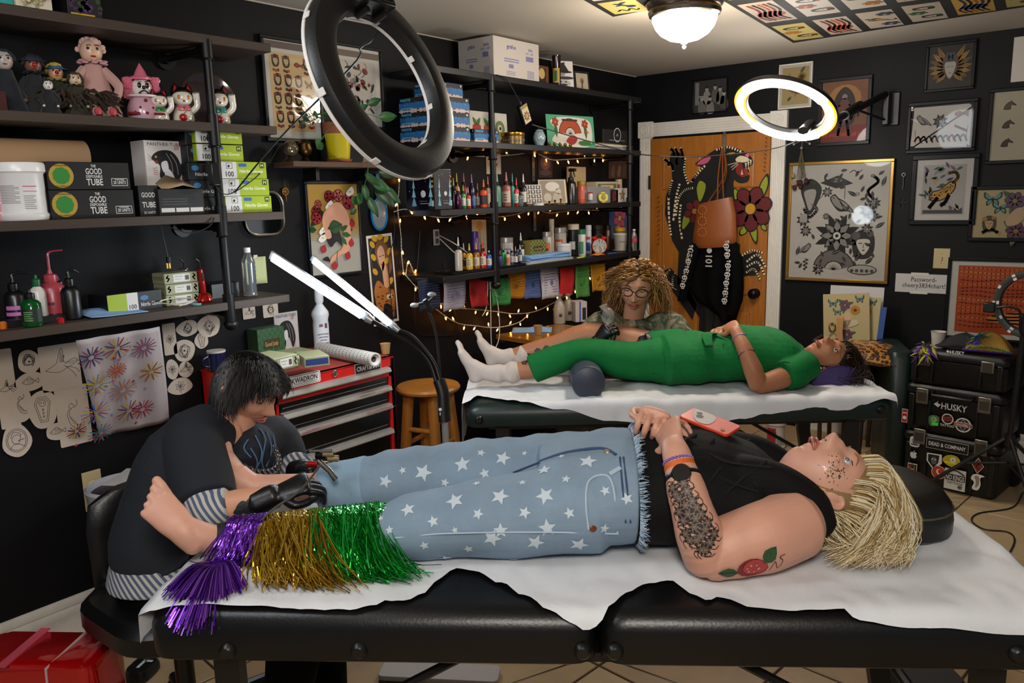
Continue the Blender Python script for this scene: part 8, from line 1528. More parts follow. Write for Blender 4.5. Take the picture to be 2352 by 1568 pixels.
q=zon(1010,1550,.01); t=thing('floor_panel','thin white panel lying on the floor under the foreground table','panel',q,.55); MB().loft([[(x,y,z) for x,y in rr(.42,.1,.02)] for z in(0,.018)]).build('panel_body',mat('panel_white','a8a09c',.5),t,bev=.003)
q=zon(2130,1562,.03); t=thing('floor_case','dark padded case on the floor at the table foot','case',q+V((.0,-.02,-.03)),.7); MB().loft([[(x*k,y*k,z) for x,y in rr(.2,.16,.03)] for z,k in((0,1),(.06,1),(.075,.9))]).build('case_body',mat('case_grey','1c1b1c',.7),t)
tub('wipes_tub','white and pink disinfectant wipes tub on the floor under the green table',1780,1030,1757,1803,965,1.35,0,lab=[('b8283c',-1.9,-.9,.1,.75)]+lines('8d8888',-.8,-.1,.2,.5,6)); o=S.objects[-1]
for o in S.objects:
 if o.get('label','').startswith('white and pink disinfectant'): q=zon(1780,1028,0); o.location=(q.x,q.y,0); o.rotation_euler[2]=-.3; o.scale=(1,1,1); W=o
for c_ in W.children:
 c_.data=c_.data.copy(); k=.062/max(abs(v.co.x) for v in c_.data.vertices); kz=1
 for v in c_.data.vertices: v.co.x*=k; v.co.y*=k
p=Print((0,-.0,0),(1,0,0),(0,0,1)); p.text('CaviWipes',.022,.13,.015,'23201f',w=.07); p.o=V((0,-.0635,0)); p.m=MB(); p.text('CaviWipes',.026,.125,.016,'23201f',w=.062); p.fin('printed_name',W)
A_=px(2035,1078,2,0); t=thing('folded_pad','dark green vinyl pad standing upright beside the tool boxes','pad',(A_.x-.02,A_.y+.1,0),.4); MB().loft([[(x*k,y*k,z) for x,y in rr(.12,.5,.04)] for z,k in((0,.94),(.02,1),(.7,1),(.73,.9))]).build('pad_body',greenv,t)
t=thing('floor_cable','black cable looping on the tiles by the tripod','cable',zon(2250,1190,.004)); c0=t.location.copy(); MB().tube(spline([zon(a,b,.005)-c0 for a,b in((2350,1130),(2325,1165),(2250,1178),(2232,1195),(2260,1215),(2315,1222),(2330,1245),(2300,1300))],8),.004,6).build('cable',mat('cord_black'),t)
q=px(300,1090,0,.25); t=thing('waste_bin','black waste bin lined with a white bag behind the artist','bin',(.2,q.y,0)); lath('bin_body',[(.1,0),(.105,.005),(.13,.6)],rblack,t,24); MB().lathe([(.128,.5),(.133,.59),(.14,.615),(.13,.625),(.12,.6),(.1,.4)],40).build('bin_liner',mat('bag_white','a8a8b0',.3,bump=.8,bs=30),t); MB().grid(lambda a,b:(-.02+.2*a,-.1+.12*b,.64+.04*a+.03*b*b),6,6).build('crumpled_paper',mat('note_white'),t)
# ---------------- people ----------------
UZ=V((0,0,1))
def limb(mb,pts,rad,up=UZ,n=30,k=5,cap=.5):
 P=spline(pts,k); N=len(rad)-1; up=V(up); rings=[]
 for i,p in enumerate(P):
  u=i/(len(P)-1)*N; j=min(int(u),N-1); f=u-j; f=f*f*(3-2*f); a=rad[j]; b=rad[j+1]; a=a if isinstance(a,tuple) else (a,a); b=b if isinstance(b,tuple) else (b,b)
  rw,rh=a[0]+(b[0]-a[0])*f,a[1]+(b[1]-a[1])*f; d=(P[min(i+1,len(P)-1)]-P[max(i-1,0)]).normalized(); sd=d.cross(up); sd=sd.normalized() if sd.length>1e-4 else d.orthogonal().normalized(); q=sd.cross(d)
  R=lambda c,s:[c+sd*(rw*s*math.cos(2*PI*t/n))+q*(rh*s*math.sin(2*PI*t/n)) for t in range(n)]
  if i==0 and cap: rings+= [R(p-d*(rh*cap),.45),R(p-d*(rh*cap*.7),.8)]
  rings.append(R(p,1))
  if i==len(P)-1 and cap: rings+= [R(p+d*(rh*cap*.7),.8),R(p+d*(rh*cap),.45)]
 mb.loft(rings); return mb
def bump(x,z,cx,cz,sx,sz): return math.exp(-((x-cx)/sx)**2-((z-cz)/sz)**2)
def headpt(x,y,z):
 "head surface from a unit direction, face towards +y"
 X,Y,Z=x*.074,y*.094,z*.113
 if Z<0: k=min(1,-Z/.113); X*=1-.30*k**1.6*(1 if y>0 else .6); Y*=1-(.28*k**1.5 if y<0 else .06*k)
 if y>0:
  w=min(1,y*1.6); a=abs(X)
  Y-=.012*w*bump(a,Z,.033,.012,.014,.012)
  Y+=w*(.004*bump(X,Z,0,.034,.05,.012)-.004*bump(X,Z,0,.016,.012,.012)+.014*bump(X,Z,0,-.004,.008,.018)+.028*bump(X,Z,0,-.026,.0115,.0135)+.008*bump(a,Z,.012,-.031,.007,.008)+.007*bump(X,Z,0,-.054,.02,.006)+.007*bump(X,Z,0,-.067,.017,.006)-.006*bump(X,Z,0,-.0605,.018,.0025)-.004*bump(X,Z,0,-.079,.02,.006)+.010*bump(X,Z,0,-.097,.022,.014)+.006*bump(a,Z,.042,-.022,.02,.018))
 return V((X,Y,Z))
def head(mb,T,ears=True):
 n,m=72,56; mb.mtx(T); rings=[]
 for j in range(m+1):
  ph=PI*j/m; ph=.02+(PI-.04)*j/m; rings.append([headpt(math.sin(ph)*math.sin(t),math.sin(ph)*math.cos(t),-math.cos(ph)) for t in [2*PI*i/n for i in range(n)]][::-1])
 mb.loft(rings)
 if ears:
  for s in(-1,1): mb.tube(spline([(s*.072,.0,-.028),(s*.08,-.004,-.03),(s*.084,-.018,-.008),(s*.084,-.02,.014),(s*.078,-.008,.022),(s*.072,.002,.012)],4),.0055,8); mb.ball((s*.074,-.006,-.004),.016,10,(.45,.8,1.3)); mb.ball((s*.077,-.0,-.028),.008,8)
 mb.mtx(None)
def bake(o):
 dg=bpy.context.evaluated_depsgraph_get(); e=o.evaluated_get(dg); me=bpy.data.meshes.new_from_object(e); old=o.data; o.modifiers.clear(); o.data=me; bpy.data.meshes.remove(old); return o
def flesh(name,mb,m,parent,vox=.0035,sm=5,fac=.5,disp=None):
 o=mb.build(name,m,None,smooth=True)
 r=o.modifiers.new('r','REMESH'); r.mode='VOXEL'; r.voxel_size=vox; s=o.modifiers.new('s','SMOOTH'); s.iterations=sm; s.factor=fac
 bpy.context.view_layer.update(); bake(o); me=o.data
 if not me.materials: me.materials.append(m)
 if disp:
  nv=len(me.vertices); co=np.empty(nv*3); no=np.empty(nv*3); me.vertices.foreach_get('co',co); me.vertices.foreach_get('normal',no); co=co.reshape(-1,3); no=no.reshape(-1,3); co+=no*disp(co)[:,None]; me.vertices.foreach_set('co',co.ravel()); me.update()
 me.shade_smooth(); keep(o,parent); return o
def wrinkle(amp,fr,dirn=(1,0,0),seed=0.,sharp=1.5):
 "cloth folds running across dirn"
 d=np.array(V(dirn).normalized()); e=np.array(V(dirn).orthogonal().normalized()); g=np.cross(d,e)
 def f(c):
  a,b,h=c@d,c@e,c@g; v=np.sin(a*fr+3*np.sin(b*7+seed)+2*np.sin(h*6+seed*2)+seed)*(.5+.5*np.sin(b*5+h*4+seed*3)); w=np.sin(a*fr*.43+4*np.sin(h*4+seed)+b*9)
  return amp*(np.sign(v)*np.abs(v)**sharp*.6+w*.4)
 return f
def bvh(o): me=o.data; return BVHTree.FromPolygons([v.co[:] for v in me.vertices],[p.vertices[:] for p in me.polygons])
def sight(tree,X,Y): d=(RT*((X-1176)/FPX)-UP*((Y-784)/FPX)+_fw).normalized(); return tree.ray_cast(CAM,d)
def wrap(p,tree,name,parent,m=None,off=.0009):
 vs=[]
 for v in p.m.v:
  q=V(v); lay=(q-p.o).dot(p.n); h=tree.ray_cast(q+p.n*.06,-p.n,.16); vs.append((h[0]+h[1]*(off+lay*.8))[:] if h[0] else tuple(q-p.n*.01))
 p.m.v=vs; o=p.m.build(name,m or colmat('skin_ink',.6),None,smooth=False); return keep(o,parent)
def tangent(tree,X,Y,upv=None):
 h=sight(tree,X,Y)
 if not h[0]: return None
 n=h[1]; u=(upv or RT); u=(u-n*u.dot(n)).normalized(); return Print(h[0],u,n.cross(u),.0002)
def facekit(t,T,skin,iris='3a4a54',lip='9a4a44',brow='3a2a1c',lid=.35,lash=True,gx=0.):
 "eyes, lids, brows and lips set into the face"
 sk=mat(*skin) if isinstance(skin,tuple) else skin
 def add(mb,name,m): keep(mb.build(name,m),t)
 for s in(-1,1):
  c=V((s*.031,.0700,.011)); gd=V((gx,1,-.12 if lid<.7 else -.5)).normalized(); add(MB().mtx(T).ball(c,.0118,16),'eye',mat('eye_white','c4bab2',.12,coat=.6)); add(MB().mtx(T).ball(c+gd*.0072,.0062,12),'iris',mat('iris_'+iris,iris,.1,coat=.8)); add(MB().mtx(T).ball(c+gd*.0118,.0024,8),'pupil',mat('doll_eye'))
  for a0,a1,nm in((1.45-lid*1.6,1.75,'eyelid'),(-1.3,-.72,'lower_lid')):
   f=lambda a,b:c+V((.0128*math.cos(-1.45+2.9*a+PI/2)*1.12,.0128*math.sin(-1.45+2.9*a+PI/2)*math.cos(a0+(a1-a0)*b),.0128*math.sin(a0+(a1-a0)*b)))
   add(MB().mtx(T).grid(f,12,6),nm,sk)
   if nm=='eyelid' and lash: add(MB().mtx(T).tube([f(i/10,0) for i in range(11)],.0009,5),'lashes',mat('doll_eye'))
  add(MB().mtx(T).tube(spline([(s*.013,.0895,.028),(s*.03,.0875,.0345),(s*.048,.073,.028)],5),[.002,.0026,.003,.003,.003,.003,.0028,.0024,.002,.0014,.0008],6,flat=.6),'eyebrow',mat('brow_'+brow,brow,.8))
  add(MB().mtx(T).ball((s*.0065,.0985,-.039),.0028,8,(1,.8,.6)),'nostril',mat('nostril','4a1f18',.8))
 lm=mat('lip_'+lip,lip,.4,sss=.1)
 for z,dy,r in((-.0555,.0915,.004),(-.0655,.0895,.0045)):
  add(MB().mtx(T).tube(spline([(-.022,dy-.017,-.0605),(-.012,dy-.004,z+.0005),(0,dy,z),(.012,dy-.004,z+.0005),(.022,dy-.017,-.0605)],4),[.001]+[r*.75]*3+[r]*9+[r*.75]*3+[.001],8,flat=.8),'lip',lm)
def hand(mb,w,d,n,curl=(.5,.6,.6,.65),sc=1.,thumb=1,tc=.5,spread=.06):
 "hand from the wrist: d along the palm, n out of the back; thumb side +-1"
 d=V(d).normalized(); n=V(n); n=(n-d*n.dot(d)).normalized(); s=d.cross(n)*thumb; w=V(w); S_=sc
 limb(mb,[w-d*.01,w+d*.03*S_,w+d*.07*S_,w+d*.088*S_],[(.026*S_,.019*S_),(.036*S_,.016*S_),(.041*S_,.0145*S_),(.038*S_,.011*S_)],n)
 for i,(off,L,r) in enumerate(((.03,.074,.0088),(.0105,.082,.0092),(-.0095,.076,.0088),(-.028,.06,.0078))):
  b=w+d*(.085-.004*abs(i-1.2))*S_+s*off*S_; a=curl[i]; dr=(d+s*(spread*(1.5-i))).normalized(); pts=[b-d*.012]; ang=0
  for k,f in enumerate((.45,.3,.25)):
   ang+=a*(.8,1.15,.8)[k]; dv=dr*math.cos(ang)-n*math.sin(ang); pts.append(pts[-1]+dv*(L*f*S_+(.012 if k==0 else 0)))
  mb.tube(spline(pts,3),[r*S_]*3+[r*.96*S_]*4+[r*.82*S_]*3,10); mb.ball(pts[-1],r*.82*S_,8)
 b=w+d*.022*S_+s*.026*S_-n*.004; p1=b+(d*.5+s*.75-n*.2).normalized()*.036*S_; p2=p1+(d*.85+s*(.45-tc)-n*.35*(tc+.4)).normalized()*.034*S_; p3=p2+(d*.9-s*tc*.8-n*.4*tc).normalized()*.028*S_
 mb.tube(spline([b,p1,p2,p3],3),[.0125*S_]*4+[.0108*S_]*3+[.009*S_]*3,10); mb.ball(p3,.009*S_,8)
def strands(name,t,fn,n,cols,r=.0016,seg=9,seed=1,taper=True,rough=.38,flat=1.):
 q=random.Random(seed); m=MB()
 for i in range(n):
  P=fn(q,i)
  if P is None: continue
  P=spline(P,max(2,seg//max(1,len(P)-1))); k=len(P); m.col(q.choice(cols)); m.tube(P,[r*(1 if not taper else (1-.75*(j/(k-1))**1.5)) for j in range(k)],4,flat=flat)
 o=m.build(name,colmat('strand_%g'%rough,rough),None); tag(o,kind='stuff'); return keep(o,t)
def hairseed(T,q,z0=-.2,front=.5):
 "random scalp point and outward direction"
 while 1:
  v=V((q.gauss(0,1),q.gauss(0,1),q.gauss(0,1))).normalized()
  if v.z>z0 and (v.y<front or v.z>.5 or (v.z>.22 and v.y<.55)) and not(abs(v.x)>.6 and -.3<v.y and v.z<.28): break
 p=headpt(v.x,v.y,v.z)*1.0; return p,v
def cap(t,T,m,name='hair_cap',k=1.03,z0=-.25,yf=.45):
 n,mm=40,24; pts=[]
 mb=MB().mtx(T)
 def f(a,b):
  th=2*PI*a; e=b*(2.05 if math.cos(th)<.2 else 1.02+.5*max(0,1-math.cos(th))); v=V((math.sin(th)*math.sin(e),math.cos(th)*math.sin(e),math.cos(e))); return headpt(v.x,v.y,v.z)*k+V((0,-.002,.003))
 mb.grid(f,n,mm); return keep(mb.build(name,m),t)
def HT(c,f,u,sc=1.): f=V(f).normalized(); u=V(u); u=(u-f*u.dot(f)).normalized(); x=f.cross(u); return Matrix.Translation(c)@Matrix((x,f,u)).transposed().to_4x4()@Matrix.Diagonal((sc,sc,sc,1))
def ex(T):
 c,s=math.cos(T['th']),math.sin(T['th']); return V((c,s,0)),V((-s,c,0))
skinA=mat('skin_fair','cc9781',.5,sss=.12,var=.07,vs=22,bump=.06,bs=500); skinB=mat('skin_tan','a86f4e',.5,sss=.12,var=.06,vs=22,bump=.06,bs=500); skinC=mat('skin_warm','c68f72',.5,sss=.12,var=.05,vs=22)
# ======== client in starred jeans ========
F=lambda s,d,z:world(FT,s,d,z); E,Nn=ex(FT)
A=thing('person','person lying on the foreground table in starred jeans and black tank top','person',F(.9,.4,.757))
m=MB(); sc=1.1
fH=(E*.3-Nn*.1+UZ*.95); uH=(E*.95-UZ*.28); TA=HT(F(1.605,.36,.918),fH,uH,sc); head(m,TA)
limb(m,[F(1.45,.37,.87),F(1.52,.365,.905),F(1.575,.36,.91)],[(.075,.07),(.062,.06),(.058,.058)])
limb(m,[F(1.1,.41,.88),F(1.25,.41,.89),F(1.42,.39,.87),F(1.5,.38,.86)],[(.17,.1),(.17,.11),(.17,.09),(.13,.07)])
limb(m,[F(1.5,.25,.855),F(1.42,.2,.845),F(1.34,.175,.83),F(1.28,.16,.805)],[(.088,.085),(.085,.085),(.074,.075),(.058,.055)])      # near upper arm
limb(m,[F(1.28,.16,.805),F(1.262,.155,.86),F(1.236,.175,.95),F(1.22,.235,1.02),F(1.214,.275,1.045)],[.055,.056,.047,.035,.029])
limb(m,[F(1.48,.52,.87),F(1.36,.62,.87),F(1.28,.64,.9)],[.08,.072,.055]); limb(m,[F(1.28,.64,.9),F(1.22,.55,.98),F(1.2,.46,1.04)],[.055,.045,.03])
hand(m,F(1.214,.275,1.045),-E*.05+Nn*.9+UZ*.22,-E*.75-Nn*.1+UZ*.65,(1.0,1.05,1.05,1.0),1.02,-1,.6); hand(m,F(1.195,.47,1.065),-Nn*.85+UZ*.3-E*.1,E*.25+UZ*.9-Nn*.1,(.85,.9,.95,1.0),1.0,1,.5)
def leg(m,knee,ank,rk,ra,heel,toe,sole,side,fsc=1.):
 "lower leg and foot; toes fan out along side"
 knee,ank,heel,toe,sole,side=[V(v) for v in(knee,ank,heel,toe,sole,side)]
 limb(m,[knee,knee.lerp(ank,.3),knee.lerp(ank,.7),ank],[rk,rk*1.06,rk*.78,ra])
 d=(toe-heel).normalized(); L=(toe-heel).length; b=heel+d*L*.12
 limb(m,[heel+d*.02+sole*-.02,heel+d*L*.3-sole*.028,heel+d*L*.55-sole*.018,heel+d*L*.78-sole*.012],[(.031,.034),(.036,.036),(.042,.026),(.045,.018)],sole)
 limb(m,[ank,ank.lerp(heel+d*L*.25-sole*.03,.6),heel+d*L*.42-sole*.03],[ra*1.05,.036,.03],side)
 for i in range(5):
  o=(-.034+.0165*i); r=(.0135,.0105,.0098,.0092,.0086)[i]; b=heel+d*(L*(.76-.018*i))-side*o-sole*.012; e=heel+d*(L*(.965-.042*i))-side*o*1.12-sole*.012; m.tube(spline([b,b.lerp(e,.6)-sole*.004,e+sole*.003],3),[r*.95]*3+[r]*2+[r*.95]*2,10); m.ball(e,r*.98,10)
leg(m,F(.52,.28,.815),F(.085,.26,.803),.047,.034,F(.035,.235,.785),F(-.1,.235,.945),(Nn*.7-E*.5-UZ*.42),(E*.5+UZ*.5+Nn*.7)); limb(m,[F(.5,.28,.816),F(.8,.3,.85),F(1.15,.36,.88)],[.045,.06,.08]); limb(m,[F(.45,.5,.85),F(.8,.53,.865),F(1.15,.45,.88)],[.045,.06,.08])
leg(m,F(.46,.5,.85),F(.085,.52,.845),.05,.036,F(.03,.5,.81),F(-.045,.54,.965),(-E*.85-UZ*.45),(Nn*.9))
bodyA=flesh('body',m,skinA,A,.003,4)
facekit(A,TA,skinA,'4a6a80','a8604f','8a6238',.3,gx=-.55)
denim=mat('denim','8096aa',.85,bump=.5,bs=700,var=.2,vs=9); j=MB()
limb(j,[F(.465,.275,.815),F(.62,.28,.84),F(.85,.295,.86),F(1.02,.31,.88)],[(.076,.058),(.094,.086),(.12,.104),(.13,.118)]); limb(j,[F(.38,.52,.852),F(.5,.53,.862),F(.75,.54,.87),F(1.02,.52,.885)],[(.078,.078),(.09,.09),(.113,.106),(.13,.118)])
limb(j,[F(.9,.41,.88),F(1.0,.41,.89),F(1.08,.41,.895),F(1.125,.41,.895)],[(.2,.112),(.226,.13),(.225,.138),(.222,.136)],cap=.1)
jeans=flesh('jeans',j,denim,A,.005,3,disp=wrinkle(.0045,70,E+Nn*.35,1.3))
cu=MB(); limb(cu,[F(.265,.52,.84),F(.33,.522,.845),F(.395,.523,.852)],[(.07,.068),(.078,.076),(.084,.082)],cap=.1); flesh('denim_cuff',cu,mat('denim_inside','8aa6bd',.85,bump=.5,bs=700,var=.12,vs=9),A,.004,2)
tj=bvh(jeans); st=colmat('star_print',.85)
def starat(loc,n,r,a):
 u=n.orthogonal().normalized(); u=(RT-n*RT.dot(n)).normalized(); v=n.cross(u); P=Print(loc,u,v,.0002); pts=[(0,0)]
 for f in(.33,.66,1): pts+=[(f*(r if i%2==0 else r*.44)*math.cos(a+PI*i/5),f*(r if i%2==0 else r*.44)*math.sin(a+PI*i/5)) for i in range(10)]
 fs=[(0,1+i,1+(i+1)%10) for i in range(10)]+[(1+10*k+i,11+10*k+i,11+10*k+(i+1)%10,1+10*k+(i+1)%10) for k in(0,1) for i in range(10)]
 P.m.col('c2cdd6').add([P.P(*q) for q in pts],fs); wrap(P,tj,'printed_star',A,st,.0012)
for X,Y,r in((885,1105,15),(925,1080,9),(972,1085,20),(1062,1066,19),(1105,1040,10),(1155,1052,18),(1113,1087,12),(1022,1108,10),(1350,1060,21),(1250,1080,17),(1300,1100,11),(937,1170,17),(1045,1150,21),(1095,1110,10),(1148,1140,21),(1200,1108,9),(1252,1138,21),(995,1197,13),(1098,1180,13),(1205,1177,14),(1308,1178,13),(895,1217,10),(1045,1217,8),(1130,1235,21),(1150,1218,17),(1257,1212,20),(975,1252,11),(1076,1260,12),(1230,1245,20),(1330,1250,22),(1025,1280,17),(930,1280,14),(1180,1283,12),(1270,1293,12),(1375,1296,12),(1390,1127,12),(1388,1213,12),(1440,1145,14),(1290,1048,8),(1205,1041,7),(1430,1255,10),(875,1190,8)):
 h=sight(tj,X,Y)
 if h[0]: starat(h[0],h[1],r/FPX*(h[0]-CAM).length*1.05,PI/2+.4*math.sin(X))
Q=random.Random(5); nv=len(jeans.data.vertices)
for i in range(26):
 v=jeans.data.vertices[Q.randrange(nv)]
 if v.normal.dot((CAM-v.co).normalized())<-.1 and v.normal.z>-.4: starat(v.co.copy(),v.normal.copy(),Q.uniform(.008,.02),Q.uniform(0,6))
def seam(pxs,name,m,r=.0022,tree=None,par=None):
 P=[]
 for X,Y in pxs:
  h=sight(tree or tj,X,Y)
  if h[0]: P.append(h[0]+h[1]*(.0012 if tree is None else .003))
 if len(P)>1: keep(MB().tube(spline(P,5),r,6).build(name,m),par or A)
sm_=mat('denim_seam','a9bccb',.85); sd_=mat('denim_dark','33486a',.85)
seam([(905,1235),(1000,1226),(1150,1222),(1300,1222),(1420,1225)],'side_seam',sm_); seam([(1352,1215),(1346,1160),(1350,1110),(1375,1092),(1400,1098),(1412,1140),(1418,1225)],'pocket_seam',sm_,.003); seam([(1432,1050),(1440,1120),(1448,1200),(1448,1300)],'waistband_seam',sd_,.0025); seam([(1424,1050),(1430,1120),(1437,1200),(1436,1300)],'waistband_seam',sd_,.0025)
seam([(1240,1060),(1300,1040),(1380,1030),(1415,1045)],'fly_seam',sd_,.004); seam([(1180,1085),(1240,1062)],'crotch_fold',sd_,.003); seam([(1225,1305),(1355,1308),(1340,1330)],'back_pocket_seam',sm_,.0025); seam([(1400,1090),(1425,1075)],'belt_loop',sm_,.006)
for X,Y,c in((1394,1036,'b8a884'),(1362,1214,'8a4a2c'),(1352,1310,'4a2c20')):
 h=sight(tj,X,Y)
 if h[0]: keep(MB().mtx(Matrix.Translation(h[0])@basis(h[1])).lathe([(.001,.004),(.007,.003),(.009,0)],14).build('rivet',mat('rivet_'+c,c,.3,.6)),A)
def fray(q,i):
 a=q.uniform(0,2*PI); p=F(1.128,.41+.222*math.cos(a),.895+.136*math.sin(a)); o=Nn*math.cos(a)*.01+UZ*math.sin(a)*.01; return [p,p+o+E*q.uniform(.003,.012),p+o*q.uniform(.5,2)+E*q.uniform(.004,.024)+UZ*q.uniform(-.006,.006)]
strands('frayed_hem',A,fray,520,('9fb4c8','c0ccd6','7a93ae'),.0014,6,3,rough=.85)
tp=mat('black_jersey','060607',.8,spec=.25,bump=.3,bs=300); k=MB()
limb(k,[F(1.11,.41,.88),F(1.2,.41,.892),F(1.3,.4,.9),F(1.4,.39,.885),F(1.47,.385,.87)],[(.208,.126),(.208,.14),(.2,.146),(.195,.125),(.125,.095)],cap=.25)
for dd,w_ in((.275,.035),(.5,.035)): limb(k,[F(1.38,dd+.02,.95),F(1.46,dd+.01,.945),F(1.54,dd,.9),F(1.56,dd,.84)],[.06,.05,.045,.05])
top=flesh('tank_top',k,tp,A,.005,3,disp=wrinkle(.003,70,E+UZ*.4,2.1)); tt=bvh(top); vel=mat('velvet_stripe','040405',.95)
for a in(((1520,1045),(1600,1000),(1690,985)),((1560,1090),(1640,1010),(1660,975)),((1590,1170),(1650,1080),(1720,1010)),((1620,1230),(1660,1140),(1760,1060)),((1580,1010),(1660,1060),(1770,1075)),((1570,1060),(1680,1110),(1740,1130)),((1540,980),(1620,1060),(1650,1200)),((1700,990),(1690,1060),(1740,1120))): seam(a,'velvet_band',vel,.003,tt)
sl_=MB(); limb(sl_,[F(.075,.255,.803),F(.12,.262,.807),F(.3,.27,.81),F(.5,.278,.815)],[(.044,.044),(.044,.044),(.052,.05),(.06,.054)],cap=.05); flesh('leg_sleeve',sl_,mat('sleeve_grey','17171a',.7,bump=.2,bs=200),A,.004,2)
def tins(s0,s1,lean,out,ln):
 def f(q,i):
  s=q.uniform(s0,s1); a=q.uniform(-1.0,2.6); r=.042+.05*(s-.1); c=F(s,.262+.03*s,.798+.04*s); o=-Nn*math.cos(a)+UZ*math.sin(a); p=c+o*(r+.008)
  if a<.2 or q.random()<.35: e=F(s+lean*q.uniform(.2,1.2)+q.gauss(0,.03),.262-r-out*q.uniform(.2,1),.765+q.uniform(0,.02)); return [p+UZ*.01,p.lerp(e,.55)-Nn*.03+UZ*.005,e]
  e=c+(-Nn*math.cos(a-1.3)+UZ*math.sin(a-1.3))*(r+.016)+E*lean*q.uniform(.1,.7)*ln; return [p,p.lerp(e,.5)+o*.02,e]
 return f
tm_=lambda n,c:None
for nm,s0,s1,ln_,out,cols,cnt in(('green_tinsel',.3,.485,.1,.1,('0f8a2a','16a838','0a5f1c','3fd060'),1500),('gold_tinsel',.19,.34,.12,.15,('a8801c','c8a030','7a5a12','d8b850'),1000),('purple_tinsel',.11,.2,-.02,.03,('5a1f9a','7a3ac0','3f1470','9a5ad0'),800)):
 q=MB(); R_=random.Random(len(nm)); f=tins(s0,s1,ln_,out,1)
 for i in range(cnt):
  P=spline(f(R_,i),5); q.col(R_.choice(cols)); q.tube(P,.0016,3,flat=.35)
 tag(keep(q.build(nm,colmat('tinsel',.22,.85),None,smooth=False),A),kind='stuff')
q=MB(); R_=random.Random(9); kn=F(.115,.175,.775)
for i in range(620):
 a=R_.uniform(-2.5,-.5); l=R_.uniform(.5,1); e=kn+E*(math.cos(a)*.12*l)+Nn*(math.sin(a)*.2*l); e.z=.766+R_.uniform(0,.012)
 if local(FT,e).y<.01: e.z-=.04*R_.uniform(.6,1.6); e-=Nn*0.01
 q.col(R_.choice(('5a1f9a','7a3ac0','3f1470','9a5ad0'))).tube(spline([kn+V((R_.gauss(0,.008),R_.gauss(0,.008),.01)),kn.lerp(e,.5)+UZ*.035*l,e],5),.0016,3,flat=.35)
tag(keep(q.build('purple_tassel',colmat('tinsel',.22,.85),None,smooth=False),A),kind='stuff')
def blond(q,i):
 p,v=hairseed(None,q,-.4,.3); P=TA@p; o=(TA.to_3x3()@v).normalized(); k=q.random()
 side=-1 if v.x<.3 else 1; e=F(1.62+.14*k,.36+side*q.uniform(.07,.18),.79+.02*q.random()); w_=.012*math.sin(k*9)
 if side<0 and v.y>-.5: P2=P+o*.012+uH*.05
 else: P2=P+o*.012+uH*.02
 return [P,P2,P2.lerp(e,.5)+o*.02+uH*.02*k+Nn*w_,e+UZ*.012,e-E*q.uniform(.0,.07)+Nn*side*q.uniform(-.01,.035)-UZ*(.022*q.random())]
bc=('cdb98c','e0d2b0','b59a66','94784a','eadfc4'); cap(A,TA,mat('hair_base_blond','8d7148',.8),k=1.02); strands('hair',A,blond,2500,bc,.0015,12,4)
ta=bvh(bodyA); Q=random.Random(11)
for i in range(110):                                   # face glitter
 p=tangent(ta,1908+Q.gauss(8,15),1078+Q.gauss(0,17))
 if p: p.disc(0,0,Q.choice((.0011,.0015,.002)),Q.choice(('8a6a20','2a5a40','6a2a4a','c8b070','3a3a5a')),n=6); wrap(p,ta,'glitter_fleck',A,colmat('glitter',.2,.5),.0006)
for X,Y in((1545,1120),(1570,1110),(1560,1145),(1590,1150),(1580,1180),(1610,1180),(1595,1210),(1620,1215),(1600,1240),(1630,1245),(1612,1262),(1575,1225),(1560,1175),(1640,1225),(1552,1135),(1578,1128),(1575,1160),(1570,1195),(1598,1190),(1585,1240),(1625,1200),(1610,1230),(1600,1165),(1620,1262)):
 p=tangent(ta,X,Y)
 if p: m_eyeflower(p,0,0,.0125,'6a5a50','1f1a18','a88a74',6); [p.curve([(.014*math.cos(b),.014*math.sin(b)),(.021*math.cos(b+.5),.021*math.sin(b+.5)),(.024*math.cos(b+1),.024*math.sin(b+1))],.002,'2a2422') for b in(.3,1.8,3.4,4.9)]; wrap(p,ta,'tattoo',A)
p=tangent(ta,1728,1303)
if p: p.disc(0,0,.036,'7a1f20',.026); p.up(); p.disc(.005,.003,.029,'a83a38',.02); p.up(); [p.disc(.014*math.cos(a),.01*math.sin(a),.003,'c88a7a',n=5) for a in range(7)]; p.leaf(.024,.014,.045,.032,.9,'2a4a2a','1a2a1a'); p.leaf(-.032,-.008,.045,.026,3.2,'2a4a2a','1a2a1a'); p.curve([(.04,-.01),(.05,.015),(.058,-.005),(.068,.014),(.06,.026),(.072,.03)],.002,'4a2a28'); wrap(p,ta,'strawberry_tattoo',A,None,.0034)
wr=F(1.225,.21,.995); wd=(F(1.22,.235,1.02)-F(1.236,.175,.95)).normalized()
keep(MB().torus(wr-wd*.012,wd,.037,.006,28,8,.013).build('watch_band',mat('watch_black','0a0a0b',.4)),A); fc=(CAM-wr).normalized(); fc=(fc-wd*fc.dot(wd)).normalized(); keep(MB().mtx(Matrix.Translation(wr-wd*.012+fc*.036)@basis(fc)).lathe([(.001,.01),(.02,.01),(.023,.005),(.023,0)],28).build('watch_face',mat('watch_glass','060607',.08,coat=.8)),A)
keep(MB().torus(wr+wd*.014,wd,.035,.003,28,6,.011).build('orange_wristband',mat('band_orange','d0601a',.5)),A); m=MB()
for i in range(26): a=i*2*PI/26; u=wd.orthogonal().normalized(); m.ball(wr+wd*.03+(u*math.cos(a)+wd.cross(u)*math.sin(a))*.0335,.0045,7)
keep(m.build('purple_bracelet',mat('bead_purple','7a5aa0',.5)),A); keep(MB().mtx(TA).ball((-.078,.004,-.04),.0095,12).build('earring',mat('ear_yellow','c8b414',.4)),A)
